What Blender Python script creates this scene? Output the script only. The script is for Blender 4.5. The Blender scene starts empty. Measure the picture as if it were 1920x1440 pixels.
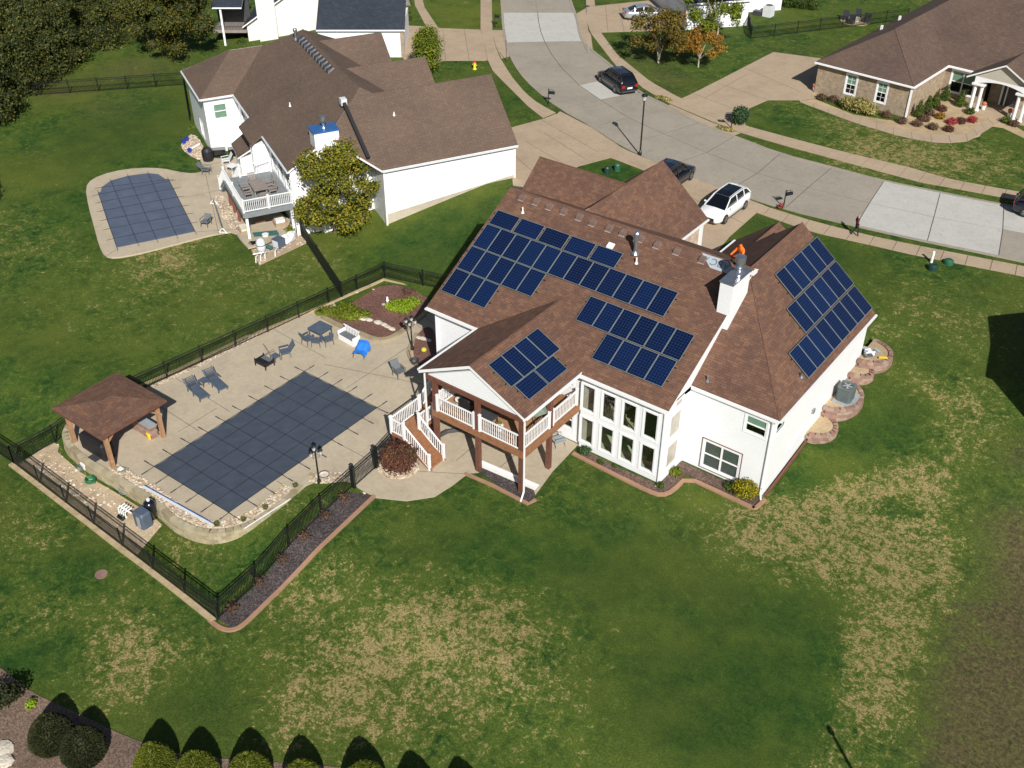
import bpy, bmesh, math, random
from mathutils import Vector, Matrix, Euler
random.seed(7)
R=math.radians
S=bpy.context.scene
COL=S.collection
# ---------------------------------------------------------------- camera
# drone 40 m above the lawn; world x runs along the back of the main house, y towards the street
FPX=2004.0; CAMZ=40.0
_th,_ro,_ps=R(36.04),R(-0.219),R(-36.85)
_fh=Vector((math.sin(_ps),math.cos(_ps),0)); _rt=Vector((math.cos(_ps),-math.sin(_ps),0)); _up=Vector((0,0,1))
CW=math.cos(_th)*_fh-math.sin(_th)*_up
_dn=-(math.sin(_th)*_fh+math.cos(_th)*_up)
CR=_rt*math.cos(_ro)+_dn*math.sin(_ro); CD=-_rt*math.sin(_ro)+_dn*math.cos(_ro)
CO=Vector((0,0,CAMZ))
cd=bpy.data.cameras.new('camera'); cam=bpy.data.objects.new('camera',cd); COL.objects.link(cam)
cam.matrix_world=Matrix(((CR.x,-CD.x,-CW.x,0),(CR.y,-CD.y,-CW.y,0),(CR.z,-CD.z,-CW.z,CAMZ),(0,0,0,1)))
cd.sensor_width=36; cd.lens=36*FPX/1920; cd.clip_end=4000; cd.clip_start=1
S.camera=cam
# ---------------------------------------------------------------- light
SUNV=Vector((math.cos(R(-40))*math.cos(R(36.5)),math.sin(R(-40))*math.cos(R(36.5)),math.sin(R(36.5))))
W=bpy.data.worlds.new('World'); S.world=W; W.use_nodes=True
wn=W.node_tree; sky=wn.nodes.new('ShaderNodeTexSky'); sky.sky_type='NISHITA'; sky.sun_disc=False
sky.sun_elevation=R(36.5); sky.sun_rotation=R(130)
bgn=wn.nodes['Background']; bgn.inputs['Strength'].default_value=0.05
wn.links.new(sky.outputs[0],bgn.inputs[0])
sl=bpy.data.lights.new('sun','SUN'); sl.energy=5.0; sl.angle=R(0.5); sl.color=(1,0.965,0.91)
so=bpy.data.objects.new('sun',sl); COL.objects.link(so); so.rotation_euler=SUNV.to_track_quat('Z','Y').to_euler()
so.location=(0,0,60)
vs=S.view_settings; vs.view_transform='Standard'; vs.look='None'; vs.gamma=1; vs.use_curve_mapping=False; vs.exposure=0.25
# ---------------------------------------------------------------- terrain
def _interp(x,pts):
    if x<=pts[0][0]: return pts[0][1]
    for (a,b),(c,d) in zip(pts,pts[1:]):
        if x<=c: return b+(d-b)*(x-a)/(c-a)
    return pts[-1][1]
YS=[(-130,88),(-110,80),(-90,73),(-79,68),(-70,60),(-60,53.5),(-56,51),(-50,48.8),(-37,47),(-24,47.5),(-15,46)]
YE=[(-130,112),(-110,98),(-90,86),(-75,72),(-60,64),(-50,62),(-37,60),(-24,61),(-15,62.5)]
def tz(x,y):
    a=_interp(x,YS); b=_interp(x,YE)
    t=min(1,max(0,(y-a)/(b-a)))
    k=min(1,max(0,(-58.0-x)/8.0)); k=k*k*(3-2*k); base=0.45*k*min(1,max(0,(y-30)/12)) if y<=a+40 else 0
    z=base+(2.7-base)*t
    if y<a:
        u=min(1,max(0,(26.5-y)/3.5)); u=u*u*(3-2*u)
        z-=0.7*u
    return z
def ray(px,py): return (px-960)/FPX*CR+(py-720)/FPX*CD+CW
def G(px,py,z=None,dz=0.0):
    v=ray(px,py)
    if z is not None:
        t=(z-CAMZ)/v.z; return CO+v*t
    z0=0.0
    for _ in range(40):
        t=(z0+dz-CAMZ)/v.z; q=CO+v*t
        z1=tz(q.x,q.y); z0=z0*.4+z1*.6
    return Vector((q.x,q.y,tz(q.x,q.y)+dz))
# ---------------------------------------------------------------- materials
MATS={}
def newmat(name):
    m=bpy.data.materials.new(name); m.use_nodes=True
    return m,m.node_tree,m.node_tree.nodes['Principled BSDF']
def N(nt,t,**k):
    n=nt.nodes.new('ShaderNode'+t)
    for a,b in k.items():
        if a.startswith('i_'): n.inputs[a[2:].replace('_',' ')].default_value=b
        else: setattr(n,a,b)
    return n
def ramp(nt,fac,stops):
    r=nt.nodes.new('ShaderNodeValToRGB'); e=r.color_ramp.elements
    while len(e)<len(stops): e.new(.5)
    for k,(p,c) in zip(e,stops): k.position=p; k.color=(*c,1) if len(c)==3 else c
    nt.links.new(fac,r.inputs[0]); return r.outputs[0]
def coord(nt,kind='pos'):
    if kind=='pos': return nt.nodes.new('ShaderNodeNewGeometry').outputs['Position']
    if kind=='uv': return nt.nodes.new('ShaderNodeUVMap').outputs[0]
    return nt.nodes.new('ShaderNodeTexCoord').outputs['Object']
def noise(nt,vec,scale,detail=4,rough=.55,dist=0):
    n=N(nt,'TexNoise'); n.inputs['Scale'].default_value=scale; n.inputs['Detail'].default_value=detail
    n.inputs['Roughness'].default_value=rough; n.inputs['Distortion'].default_value=dist
    nt.links.new(vec,n.inputs['Vector']); return n.outputs['Fac']
def mixc(nt,f,a,b,mode='MIX'):
    m=nt.nodes.new('ShaderNodeMix'); m.data_type='RGBA'; m.blend_type=mode
    for s,i in ((f,0),(a,6),(b,7)):
        if hasattr(s,'links') or hasattr(s,'is_linked'): nt.links.new(s,m.inputs[i])
        else: m.inputs[i].default_value=s if i==0 else (*s,1)
    return m.outputs[2]
def math_(nt,op,a,b=None,clamp=False):
    m=nt.nodes.new('ShaderNodeMath'); m.operation=op; m.use_clamp=clamp
    for s,i in ((a,0),(b,1)):
        if s is None: continue
        if hasattr(s,'is_linked'): nt.links.new(s,m.inputs[i])
        else: m.inputs[i].default_value=s
    return m.outputs[0]
def bump(nt,h,dist,bs,strength=1):
    b=nt.nodes.new('ShaderNodeBump'); b.inputs['Distance'].default_value=dist; b.inputs['Strength'].default_value=strength
    nt.links.new(h,b.inputs['Height']); nt.links.new(b.outputs[0],bs.inputs['Normal'])
def plain(name,col,rough=.6,metal=0,var=.12,scale=3,spec=None,coat=0,emit=None):
    if name in MATS: return MATS[name]
    m,nt,bs=newmat(name)
    f=noise(nt,coord(nt),scale,5)
    c=ramp(nt,f,[(.3,tuple(v*(1-var) for v in col)),(.7,tuple(min(1,v*(1+var)) for v in col))])
    nt.links.new(c,bs.inputs['Base Color'])
    bs.inputs['Roughness'].default_value=rough; bs.inputs['Metallic'].default_value=metal
    if spec is not None: bs.inputs['Specular IOR Level'].default_value=spec
    if coat: bs.inputs['Coat Weight'].default_value=coat; bs.inputs['Coat Roughness'].default_value=.05
    MATS[name]=m; return m
def roofmat(name,c1,c2,c3,tab=.33,course=.145):
    m,nt,bs=newmat(name); uv=coord(nt,'uv')
    br=N(nt,'TexBrick'); nt.links.new(uv,br.inputs['Vector'])
    br.inputs['Scale'].default_value=1; br.inputs['Brick Width'].default_value=tab; br.inputs['Row Height'].default_value=course
    br.inputs['Mortar Size'].default_value=.006; br.inputs['Mortar Smooth'].default_value=.3; br.inputs['Bias'].default_value=-.1
    br.inputs['Color1'].default_value=(*c1,1); br.inputs['Color2'].default_value=(*c2,1); br.inputs['Mortar'].default_value=tuple(v*.45 for v in c1)+(1,)
    br.offset=.37; br.offset_frequency=3
    n1=noise(nt,uv,1.6,3,.6); n2=noise(nt,uv,.25,3)
    n3=noise(nt,uv,14,2)
    c=mixc(nt,ramp(nt,n1,[(.42,(0,0,0)),(.62,(1,1,1))]),br.outputs['Color'],c3)
    c=mixc(nt,.55,br.outputs['Color'],c)
    c=mixc(nt,1.0,c,ramp(nt,n2,[(.3,(.86,.86,.88)),(.7,(1.08,1.06,1.03))]),'MULTIPLY')
    c=mixc(nt,1.0,c,ramp(nt,n3,[(.3,(.78,.78,.78)),(.7,(1.18,1.18,1.18))]),'MULTIPLY')
    nt.links.new(c,bs.inputs['Base Color']); bs.inputs['Roughness'].default_value=.9
    bs.inputs['Specular IOR Level'].default_value=.25
    sp=nt.nodes.new('ShaderNodeSeparateXYZ'); nt.links.new(uv,sp.inputs[0])
    saw=math_(nt,'FRACT',math_(nt,'DIVIDE',sp.outputs[1],course))
    h=math_(nt,'ADD',math_(nt,'MULTIPLY',saw,-.6),math_(nt,'MULTIPLY',br.outputs['Fac'],-.4))
    bump(nt,h,.012,bs,.9)
    MATS[name]=m; return m
def sidingmat(name,col,course=.17):
    m,nt,bs=newmat(name); p=coord(nt)
    sp=nt.nodes.new('ShaderNodeSeparateXYZ'); nt.links.new(p,sp.inputs[0])
    saw=math_(nt,'FRACT',math_(nt,'DIVIDE',sp.outputs[2],course))
    n=noise(nt,p,.7,5); n2=noise(nt,p,9,4)
    c=ramp(nt,n,[(.3,tuple(v*.95 for v in col)),(.7,col)])
    lap_shade=ramp(nt,saw,[(.0,(.74,.75,.77)),(.10,(1,1,1))])  # shadow line at each board lap, painted into the siding colour
    c=mixc(nt,1.0,c,lap_shade,'MULTIPLY')
    nt.links.new(c,bs.inputs['Base Color']); bs.inputs['Roughness'].default_value=.45
    bump(nt,saw,.012,bs,1)
    MATS[name]=m; return m
def brickmat(name,c1,c2,mortar):
    m,nt,bs=newmat(name); uv=coord(nt,'uv')
    br=N(nt,'TexBrick'); nt.links.new(uv,br.inputs['Vector']); br.inputs['Scale'].default_value=1
    br.inputs['Brick Width'].default_value=.22; br.inputs['Row Height'].default_value=.075; br.inputs['Mortar Size'].default_value=.008
    br.inputs['Color1'].default_value=(*c1,1); br.inputs['Color2'].default_value=(*c2,1); br.inputs['Mortar'].default_value=(*mortar,1)
    n=noise(nt,uv,2.5,4); 
    c=mixc(nt,1.0,br.outputs['Color'],ramp(nt,n,[(.3,(.75,.72,.7)),(.7,(1.2,1.18,1.15))]),'MULTIPLY')
    nt.links.new(c,bs.inputs['Base Color']); bs.inputs['Roughness'].default_value=.85
    bump(nt,br.outputs['Fac'],.01,bs,-1); MATS[name]=m; return m
def concmat(name,col,stain=.25,scale=.35):
    m,nt,bs=newmat(name); p=coord(nt)
    a=noise(nt,p,scale,6,.6); b=noise(nt,p,4,4); d=noise(nt,p,40,2); e=noise(nt,p,1.3,5,.7,.6)
    c=ramp(nt,a,[(.28,tuple(v*(1-stain) for v in col)),(.5,col),(.75,tuple(v*(1+stain*.5) for v in col))])
    c=mixc(nt,1.0,c,ramp(nt,b,[(.3,(.94,.93,.92)),(.7,(1.05,1.05,1.04))]),'MULTIPLY')
    c=mixc(nt,1.0,c,ramp(nt,e,[(.3,(.9,.89,.87)),(.5,(1,1,1)),(.72,(1.05,1.04,1.02))]),'MULTIPLY')
    c=mixc(nt,1.0,c,ramp(nt,d,[(.3,(.95,.95,.95)),(.7,(1.04,1.04,1.04))]),'MULTIPLY')
    st=noise(nt,p,.9,6,.75,1.5); c=mixc(nt,1.0,c,ramp(nt,st,[(.26,(.72,.70,.68)),(.36,(1,1,1))]),'MULTIPLY')
    nt.links.new(c,bs.inputs['Base Color']); bs.inputs['Roughness'].default_value=.85; bs.inputs['Specular IOR Level'].default_value=.3
    bump(nt,b,.01,bs,.3); MATS[name]=m; return m
def speckmat(name,stops,scale=14,bd=.05,rough=.9,big=.6):
    m,nt,bs=newmat(name); p=coord(nt)
    v=N(nt,'TexVoronoi'); v.inputs['Scale'].default_value=scale; nt.links.new(p,v.inputs['Vector'])
    sep=nt.nodes.new('ShaderNodeSeparateColor'); nt.links.new(v.outputs['Color'],sep.inputs[0])
    c=ramp(nt,sep.outputs[0],stops)
    a=noise(nt,p,big,5,.6)
    c=mixc(nt,1.0,c,ramp(nt,a,[(.3,(.72,.72,.72)),(.7,(1.2,1.18,1.15))]),'MULTIPLY')
    nt.links.new(c,bs.inputs['Base Color']); bs.inputs['Roughness'].default_value=rough
    bump(nt,v.outputs['Distance'],bd,bs,-.8); MATS[name]=m; return m
def leafmat(name,stops,rough=.7,trans=.15):
    m,nt,bs=newmat(name)
    g=nt.nodes.new('ShaderNodeNewGeometry')
    c=ramp(nt,g.outputs['Random Per Island'],stops)
    a=noise(nt,g.outputs['Position'],.6,3)
    c=mixc(nt,1.0,c,ramp(nt,a,[(.3,(.75,.78,.8)),(.7,(1.22,1.15,1.05))]),'MULTIPLY')
    nt.links.new(c,bs.inputs['Base Color']); bs.inputs['Roughness'].default_value=rough; bs.inputs['Specular IOR Level'].default_value=.2
    MATS[name]=m; return m
roofmat('shingle_main',(.14,.073,.049),(.20,.112,.072),(.098,.058,.047),tab=.36,course=.15)
roofmat('shingle_neighbour',(.128,.089,.067),(.158,.112,.082),(.115,.082,.064),tab=.3,course=.13)
roofmat('shingle_brick_house',(.11,.074,.058),(.15,.105,.076),(.098,.066,.058),tab=.3,course=.13)
roofmat('shingle_slate',(.03,.038,.052),(.045,.055,.07),(.025,.032,.045),tab=.3,course=.13)
sidingmat('siding_white',(.88,.89,.91)); sidingmat('siding_cream',(.78,.765,.73)); sidingmat('siding_tan',(.5,.46,.38))
brickmat('brick_tan',(.34,.26,.17),(.24,.17,.11),(.4,.36,.29)); brickmat('brick_garage',(.55,.4,.3),(.42,.3,.22),(.6,.55,.5))
concmat('patio_concrete',(.43,.365,.27),.14); concmat('walk_concrete',(.395,.305,.215),.14); concmat('road_concrete',(.31,.278,.228),.14,.2)
concmat('new_concrete',(.46,.455,.42),.06); concmat('wall_concrete',(.30,.25,.16),.35,.8); concmat('foundation',(.45,.4,.32),.2)
concmat('curb_brown',(.34,.2,.13),.15); concmat('stone_tan',(.42,.33,.2),.25,2)
concmat('stone_red',(.34,.17,.12),.3,3); concmat('stone_rock',(.55,.5,.42),.25,4)
plain('joint',(.09,.08,.065),.9)
plain('white_trim',(.8,.8,.8),.4,var=.03); plain('gutter_grey',(.62,.64,.66),.35,var=.05)
plain('wood_deck',(.27,.125,.06),.65,var=.2,scale=5); plain('wood_post',(.14,.055,.035),.6,var=.2,scale=4); plain('wood_tan',(.34,.19,.10),.7,var=.2,scale=4)
plain('black_metal',(.012,.014,.013),.35,spec=.5); plain('black_fabric',(.01,.01,.012),.6); plain('tyre',(.012,.012,.012),.8)
plain('grey_wicker',(.12,.13,.14),.7); plain('blue_grey',(.075,.10,.14),.55); plain('dark_grey',(.05,.05,.055),.5)
plain('galvanised',(.42,.45,.5),.3,.85,var=.15); plain('blue_cap',(.04,.15,.4),.4,.3); plain('soffit',(.25,.24,.22),.7)
plain('yellow',(.8,.55,.02),.4); plain('yellow_faded',(.45,.42,.04),.6); plain('bright_blue',(.03,.18,.62),.35); plain('deep_blue',(.02,.04,.35),.4)
plain('green_hose',(.01,.14,.05),.4); plain('green_box',(.02,.10,.05),.5); plain('green_dark',(.012,.04,.03),.5)
plain('white_plastic',(.78,.77,.74),.4,var=.05); plain('grey_plastic',(.3,.32,.34),.5); plain('tan_box',(.33,.24,.16),.7); plain('cream',(.65,.58,.45),.7)
plain('orange',(.95,.16,.01),.6,var=.2); plain('skin',(.45,.25,.17),.6); plain('maroon',(.10,.015,.018),.8); plain('charcoal',(.02,.018,.02),.8); plain('hair',(.25,.24,.23),.8)
plain('terracotta',(.42,.14,.06),.7); plain('red',(.3,.025,.03),.7); plain('strap',(.022,.025,.032),.7); plain('hydrant_yellow',(.75,.6,.05),.4); plain('hydrant_red',(.5,.03,.02),.4)
plain('bark',(.13,.10,.075),.9,scale=6); plain('bark_pale',(.38,.32,.26),.9,scale=6)
plain('paint_white',(.82,.83,.84),.25,coat=1,var=.01); plain('paint_black',(.006,.007,.012),.2,coat=1,var=.01); plain('paint_blue',(.003,.005,.012),.2,coat=1,var=.01)
plain('paint_silver',(.5,.53,.56),.25,.6,coat=1,var=.01); plain('rim',(.35,.35,.36),.3,.8); plain('lamp_red',(.35,.01,.01),.2); plain('lamp_clear',(.7,.72,.75),.1)
plain('car_glass',(.004,.005,.007),.06,spec=.8,var=0); plain('frame_alu',(.24,.27,.25),.5,.4); plain('pane_grey',(.06,.08,.07),.08,spec=.7); plain('umbrella_sage',(.16,.2,.15),.8)
plain('mulch_core',(.06,.035,.025),.95); plain('pale_green_pane',(.14,.24,.17),.15,spec=.6); plain('shade_tan',(.42,.38,.32),.3,spec=.6); plain('underlayment',(.36,.4,.44),.7,var=.06)
plain('ink',(.12,.14,.16),.8); plain('lead_glass',(.5,.5,.5),.3)
speckmat('mulch_red',[(.0,(.075,.032,.025)),(.5,(.155,.072,.056)),(1,(.22,.12,.09))],20)
speckmat('mulch_dark',[(.0,(.02,.017,.018)),(.6,(.06,.048,.05)),(1,(.14,.11,.10))],18)
speckmat('mulch_brown',[(.0,(.05,.03,.025)),(.6,(.12,.075,.06)),(1,(.2,.13,.1))],18)
speckmat('river_rock',[(.0,(.26,.18,.12)),(.5,(.46,.36,.26)),(1,(.66,.58,.48))],9)
concmat('sand_gravel',(.46,.36,.24),.45,1.1)
speckmat('rock_bed_brown',[(.0,(.09,.06,.045)),(.5,(.16,.105,.078)),(1,(.25,.18,.13))],18)
speckmat('gravel_orange',[(.0,(.34,.24,.13)),(.6,(.43,.32,.19)),(1,(.52,.42,.28))],30,.02)
leafmat('leaf_green',[(0,(.02,.045,.008)),(.6,(.05,.085,.012)),(1,(.11,.14,.018))])
leafmat('leaf_olive',[(0,(.045,.05,.006)),(.5,(.12,.115,.011)),(.8,(.24,.2,.014)),(1,(.2,.1,.02))])
leafmat('leaf_neighbour',[(0,(.06,.08,.008)),(.5,(.145,.155,.014)),(.85,(.26,.235,.02)),(1,(.2,.13,.02))])
leafmat('leaf_maple',[(0,(.026,.040,.007)),(.5,(.065,.075,.010)),(.85,(.115,.108,.014)),(1,(.13,.085,.02))])
leafmat('leaf_shrub',[(0,(.05,.07,.007)),(.6,(.105,.13,.012)),(1,(.16,.175,.02))])
leafmat('leaf_autumn',[(0,(.04,.042,.008)),(.4,(.085,.08,.012)),(.75,(.14,.105,.018)),(1,(.17,.085,.02))])
leafmat('leaf_orange',[(0,(.12,.06,.01)),(.5,(.26,.12,.015)),(1,(.3,.2,.03))])
leafmat('leaf_forest',[(0,(.012,.022,.006)),(.5,(.034,.046,.010)),(.85,(.078,.086,.016)),(1,(.125,.11,.02))])
leafmat('leaf_maroon',[(0,(.05,.02,.016)),(.5,(.1,.032,.028)),(.8,(.13,.06,.035)),(1,(.085,.09,.025))])
leafmat('leaf_lime',[(0,(.1,.17,.008)),(.6,(.2,.3,.012)),(1,(.28,.36,.02))])
leafmat('leaf_yellowgreen',[(0,(.055,.085,.006)),(.6,(.12,.16,.01)),(1,(.19,.21,.015))])
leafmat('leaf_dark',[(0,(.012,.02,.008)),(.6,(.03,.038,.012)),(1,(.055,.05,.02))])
leafmat('leaf_tan',[(0,(.12,.11,.03)),(.6,(.25,.22,.07)),(1,(.33,.3,.12))])
leafmat('leaf_spruce',[(0,(.02,.05,.02)),(.6,(.04,.08,.03)),(1,(.07,.11,.05))])
leafmat('leaf_yellow_flower',[(0,(.06,.09,.01)),(.55,(.12,.13,.01)),(1,(.55,.4,.01))])
leafmat('leaf_bare',[(0,(.07,.04,.03)),(1,(.13,.08,.05))])
# solar cell sheet: 6 x 10 cells drawn from the panel UV
def cellmat():
    m,nt,bs=newmat('solar_cells'); uv=coord(nt,'uv')
    sp=nt.nodes.new('ShaderNodeSeparateXYZ'); nt.links.new(uv,sp.inputs[0])
    def line(o,k,wd):
        f=math_(nt,'FRACT',math_(nt,'MULTIPLY',o,k)); a=math_(nt,'LESS_THAN',f,wd); b=math_(nt,'GREATER_THAN',f,1-wd); return math_(nt,'MAXIMUM',a,b)
    l=math_(nt,'MAXIMUM',line(sp.outputs[0],6,.045),line(sp.outputs[1],10,.04))
    l2=math_(nt,'MULTIPLY',line(sp.outputs[0],18,.06),.35)
    oi=nt.nodes.new('ShaderNodeObjectInfo')
    base=ramp(nt,oi.outputs['Random'],[(0,(.002,.006,.032)),(1,(.003,.012,.055))])
    c=mixc(nt,l,base,(.028,.05,.10)); c=mixc(nt,l2,c,(.008,.018,.06))
    nt.links.new(c,bs.inputs['Base Color']); bs.inputs['Roughness'].default_value=.12
    bs.inputs['Specular IOR Level'].default_value=.5
    MATS['solar_cells']=m
cellmat()
def coverma(name,a,b):
    m,nt,bs=newmat(name); p=coord(nt)
    n=noise(nt,p,1.1,5); n2=noise(nt,p,30,2)
    c=ramp(nt,n,[(.3,a),(.7,b)]); c=mixc(nt,1.0,c,ramp(nt,n2,[(.3,(.85,.85,.85)),(.7,(1.15,1.15,1.15))]),'MULTIPLY')
    nt.links.new(c,bs.inputs['Base Color']); bs.inputs['Roughness'].default_value=.7; MATS[name]=m
coverma('cover_dark',(.042,.055,.078),(.056,.070,.095)); coverma('cover_blue',(.07,.09,.135),(.092,.115,.165))
def glass():
    m,nt,bs=newmat('window_glass'); out=nt.nodes['Material Output']
    tr=N(nt,'BsdfTransparent'); tr.inputs[0].default_value=(.93,.96,.94,1); gl=N(nt,'BsdfGlossy'); gl.inputs['Roughness'].default_value=.02
    mx=N(nt,'MixShader'); mx.inputs[0].default_value=.05; nt.links.new(tr.outputs[0],mx.inputs[1]); nt.links.new(gl.outputs[0],mx.inputs[2]); nt.links.new(mx.outputs[0],out.inputs[0])
    MATS['window_glass']=m
glass()
# grass: tan and green tufts, biased by the lawn's own dry / worn patches (mesh attributes)
def grassmat():
    m,nt,bs=newmat('lawn_grass'); p=coord(nt)
    at=N(nt,'Attribute'); at.attribute_name='patch'
    sep=nt.nodes.new('ShaderNodeSeparateColor'); nt.links.new(at.outputs['Color'],sep.inputs[0])
    dry,brown,yel=sep.outputs
    big=noise(nt,p,.10,4,.55); mid=noise(nt,p,.45,5,.6); clump=noise(nt,p,1.7,3,.6,.9); fine=noise(nt,p,5,4,.7,.6); tuft=noise(nt,p,11,4,.75); hair=noise(nt,p,45,2,.6)
    g=ramp(nt,clump,[(.3,(.013,.040,.009)),(.5,(.028,.070,.012)),(.68,(.056,.104,.016))])
    g=mixc(nt,ramp(nt,mid,[(.42,(0,0,0)),(.70,(.8,.8,.8))]),g,(.080,.118,.019))
    g=mixc(nt,ramp(nt,big,[(.44,(0,0,0)),(.62,(.7,.7,.7))]),g,(.075,.098,.018))
    yf=math_(nt,'MULTIPLY',yel,ramp(nt,mid,[(.3,(.35,.35,.35)),(.65,(1,1,1))]))
    g=mixc(nt,yf,g,(.125,.145,.022))
    bf=math_(nt,'MULTIPLY',brown,ramp(nt,clump,[(.3,(.5,.5,.5)),(.6,(1,1,1))]))
    g=mixc(nt,bf,g,ramp(nt,fine,[(.33,(.04,.042,.018)),(.5,(.095,.066,.04)),(.66,(.19,.135,.08))]))
    th=math_(nt,'ADD',math_(nt,'MULTIPLY',math_(nt,'MINIMUM',dry,.9),.50),math_(nt,'MULTIPLY',math_(nt,'SUBTRACT',mid,.5),.25))
    v=math_(nt,'ADD',math_(nt,'SUBTRACT',math_(nt,'ADD',math_(nt,'ADD',math_(nt,'MULTIPLY',clump,.8),math_(nt,'MULTIPLY',fine,.9)),math_(nt,'MULTIPLY',tuft,.35)),.66),th)
    v=math_(nt,'SUBTRACT',v,math_(nt,'MULTIPLY',brown,.06))
    g=mixc(nt,ramp(nt,v,[(.54,(0,0,0)),(.78,(1,1,1))]),g,(.078,.112,.020))
    g=mixc(nt,math_(nt,'MULTIPLY',math_(nt,'MULTIPLY',at.outputs['Alpha'],.75,True),ramp(nt,mid,[(.3,(1,1,1)),(.68,(.35,.35,.35))])),g,ramp(nt,fine,[(.32,(.010,.031,.007)),(.5,(.022,.055,.010)),(.68,(.040,.080,.014))]))
    tf=ramp(nt,v,[(.765,(0,0,0)),(.90,(1,1,1))])
    tan=ramp(nt,tuft,[(.3,(.16,.13,.048)),(.65,(.32,.255,.12))])
    c=mixc(nt,tf,g,tan)
    c=mixc(nt,1.0,c,ramp(nt,tuft,[(.28,(.58,.58,.58)),(.5,(1,1,1)),(.72,(1.4,1.35,1.25))]),'MULTIPLY')
    c=mixc(nt,1.0,c,ramp(nt,hair,[(.3,(.72,.72,.72)),(.7,(1.28,1.28,1.22))]),'MULTIPLY')
    nt.links.new(c,bs.inputs['Base Color']); bs.inputs['Roughness'].default_value=.9; bs.inputs['Specular IOR Level'].default_value=.12
    h=math_(nt,'ADD',math_(nt,'MULTIPLY',tuft,.6),math_(nt,'MULTIPLY',hair,.4)); bump(nt,h,.05,bs,.8)
    MATS['lawn_grass']=m
grassmat()
def M_(n): return MATS[n]
# ---------------------------------------------------------------- mesh builder
ORG={}
class MB:
    def __init__(s,T=None): s.v=[];s.f=[];s.m=[];s.T=T;s.uv={}
    def q(s,pts,mi=0,uv=None):
        i=len(s.v); s.v+= [Vector(p) for p in pts]; s.f.append(list(range(i,i+len(pts)))); s.m.append(mi)
        if uv: s.uv[len(s.f)-1]=uv
        return s
    def _mesh(s,vs,fs,mi=0):
        i=len(s.v); s.v+=[Vector(p) for p in vs]
        for f in fs: s.f.append([i+k for k in f]); s.m.append(mi)
        return s
    def box(s,x0,x1,y0,y1,z0,z1,mi=0):
        return s._mesh([(x0,y0,z0),(x1,y0,z0),(x1,y1,z0),(x0,y1,z0),(x0,y0,z1),(x1,y0,z1),(x1,y1,z1),(x0,y1,z1)],
          [(0,3,2,1),(4,5,6,7),(0,1,5,4),(1,2,6,5),(2,3,7,6),(3,0,4,7)],mi)
    def bar(s,a,b,w,h,mi=0,up=(0,0,1)):
        a=Vector(a);b=Vector(b);d=(b-a).normalized();u=Vector(up)
        if abs(d.dot(u))>.98:u=Vector((1,0,0))
        x=d.cross(u).normalized();y=x.cross(d)
        vs=[]
        for p in (a,b):
            for i,j in ((-1,-1),(1,-1),(1,1),(-1,1)): vs.append(p+x*i*w/2+y*j*h/2)
        return s._mesh(vs,[(0,1,2,3),(7,6,5,4),(0,4,5,1),(1,5,6,2),(2,6,7,3),(3,7,4,0)],mi)
    def tube(s,pts,r,n=8,mi=0,caps=True):
        rings=[];pts=[Vector(p) for p in pts]
        for k,p in enumerate(pts):
            d=(pts[min(k+1,len(pts)-1)]-pts[max(k-1,0)]).normalized();u=Vector((0,0,1)) if abs(d.z)<.9 else Vector((1,0,0))
            x=d.cross(u).normalized();y=x.cross(d);rr=r[k] if isinstance(r,(list,tuple)) else r
            rings.append([p+x*math.cos(2*math.pi*i/n)*rr+y*math.sin(2*math.pi*i/n)*rr for i in range(n)])
        return s.loft(rings,mi,caps)
    def loft(s,rings,mi=0,caps=True,closed=True):
        n=len(rings[0]);vs=[p for r_ in rings for p in r_];fs=[]
        for k in range(len(rings)-1):
            for i in range(n if closed else n-1):
                j=(i+1)%n; fs.append((k*n+i,k*n+j,(k+1)*n+j,(k+1)*n+i))
        if caps: fs.append(tuple(range(n))[::-1]); fs.append(tuple((len(rings)-1)*n+i for i in range(n)))
        return s._mesh(vs,fs,mi)
    def lathe(s,c,prof,n=12,mi=0):
        c=Vector(c); return s.loft([[c+Vector((math.cos(2*math.pi*i/n)*r,math.sin(2*math.pi*i/n)*r,z)) for i in range(n)] for r,z in prof],mi)
    def ell(s,c,rx,ry,rz,n=10,m=6,mi=0,jit=0):
        c=Vector(c);rings=[]
        for k in range(m+1):
            a=math.pi*(k/m)-math.pi/2; a=max(-1.5,min(1.5,a))
            rings.append([c+Vector((math.cos(2*math.pi*i/n)*rx*math.cos(a),math.sin(2*math.pi*i/n)*ry*math.cos(a),rz*math.sin(a)))*(1+random.uniform(-jit,jit)) for i in range(n)])
        return s.loft(rings,mi)
    def prism(s,poly,z0,z1,mi=0,ms=None):
        n=len(poly); a=sum(poly[i][0]*poly[(i+1)%n][1]-poly[(i+1)%n][0]*poly[i][1] for i in range(n))
        if a<0: poly=poly[::-1]
        zb=lambda p:(z0(p[0],p[1]) if callable(z0) else z0); zt=lambda p:(z1(p[0],p[1]) if callable(z1) else z1)
        i0=len(s.v); s.v+=[Vector((p[0],p[1],zb(p))) for p in poly]+[Vector((p[0],p[1],zt(p))) for p in poly]
        s.f.append([i0+n+i for i in range(n)]); s.m.append(mi)
        for i in range(n):
            j=(i+1)%n; s.f.append([i0+i,i0+j,i0+n+j,i0+n+i]); s.m.append(mi if ms is None else ms)
        return s
    def slab(s,poly,th,mt=0,ms=1):
        # sloping plate: polygon lifted to th thickness below
        n=len(poly);P=[Vector(p) for p in poly]; nn=(P[1]-P[0]).cross(P[2]-P[0])
        if nn.z<0:P=P[::-1]
        i0=len(s.v); s.v+=P+[p-Vector((0,0,th)) for p in P]
        s.f.append([i0+i for i in range(n)]);s.m.append(mt)
        s.f.append([i0+n+i for i in range(n)][::-1]);s.m.append(ms)
        for i in range(n):
            j=(i+1)%n; s.f.append([i0+i,i0+n+i,i0+n+j,i0+j]);s.m.append(ms)
        return s
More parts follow.
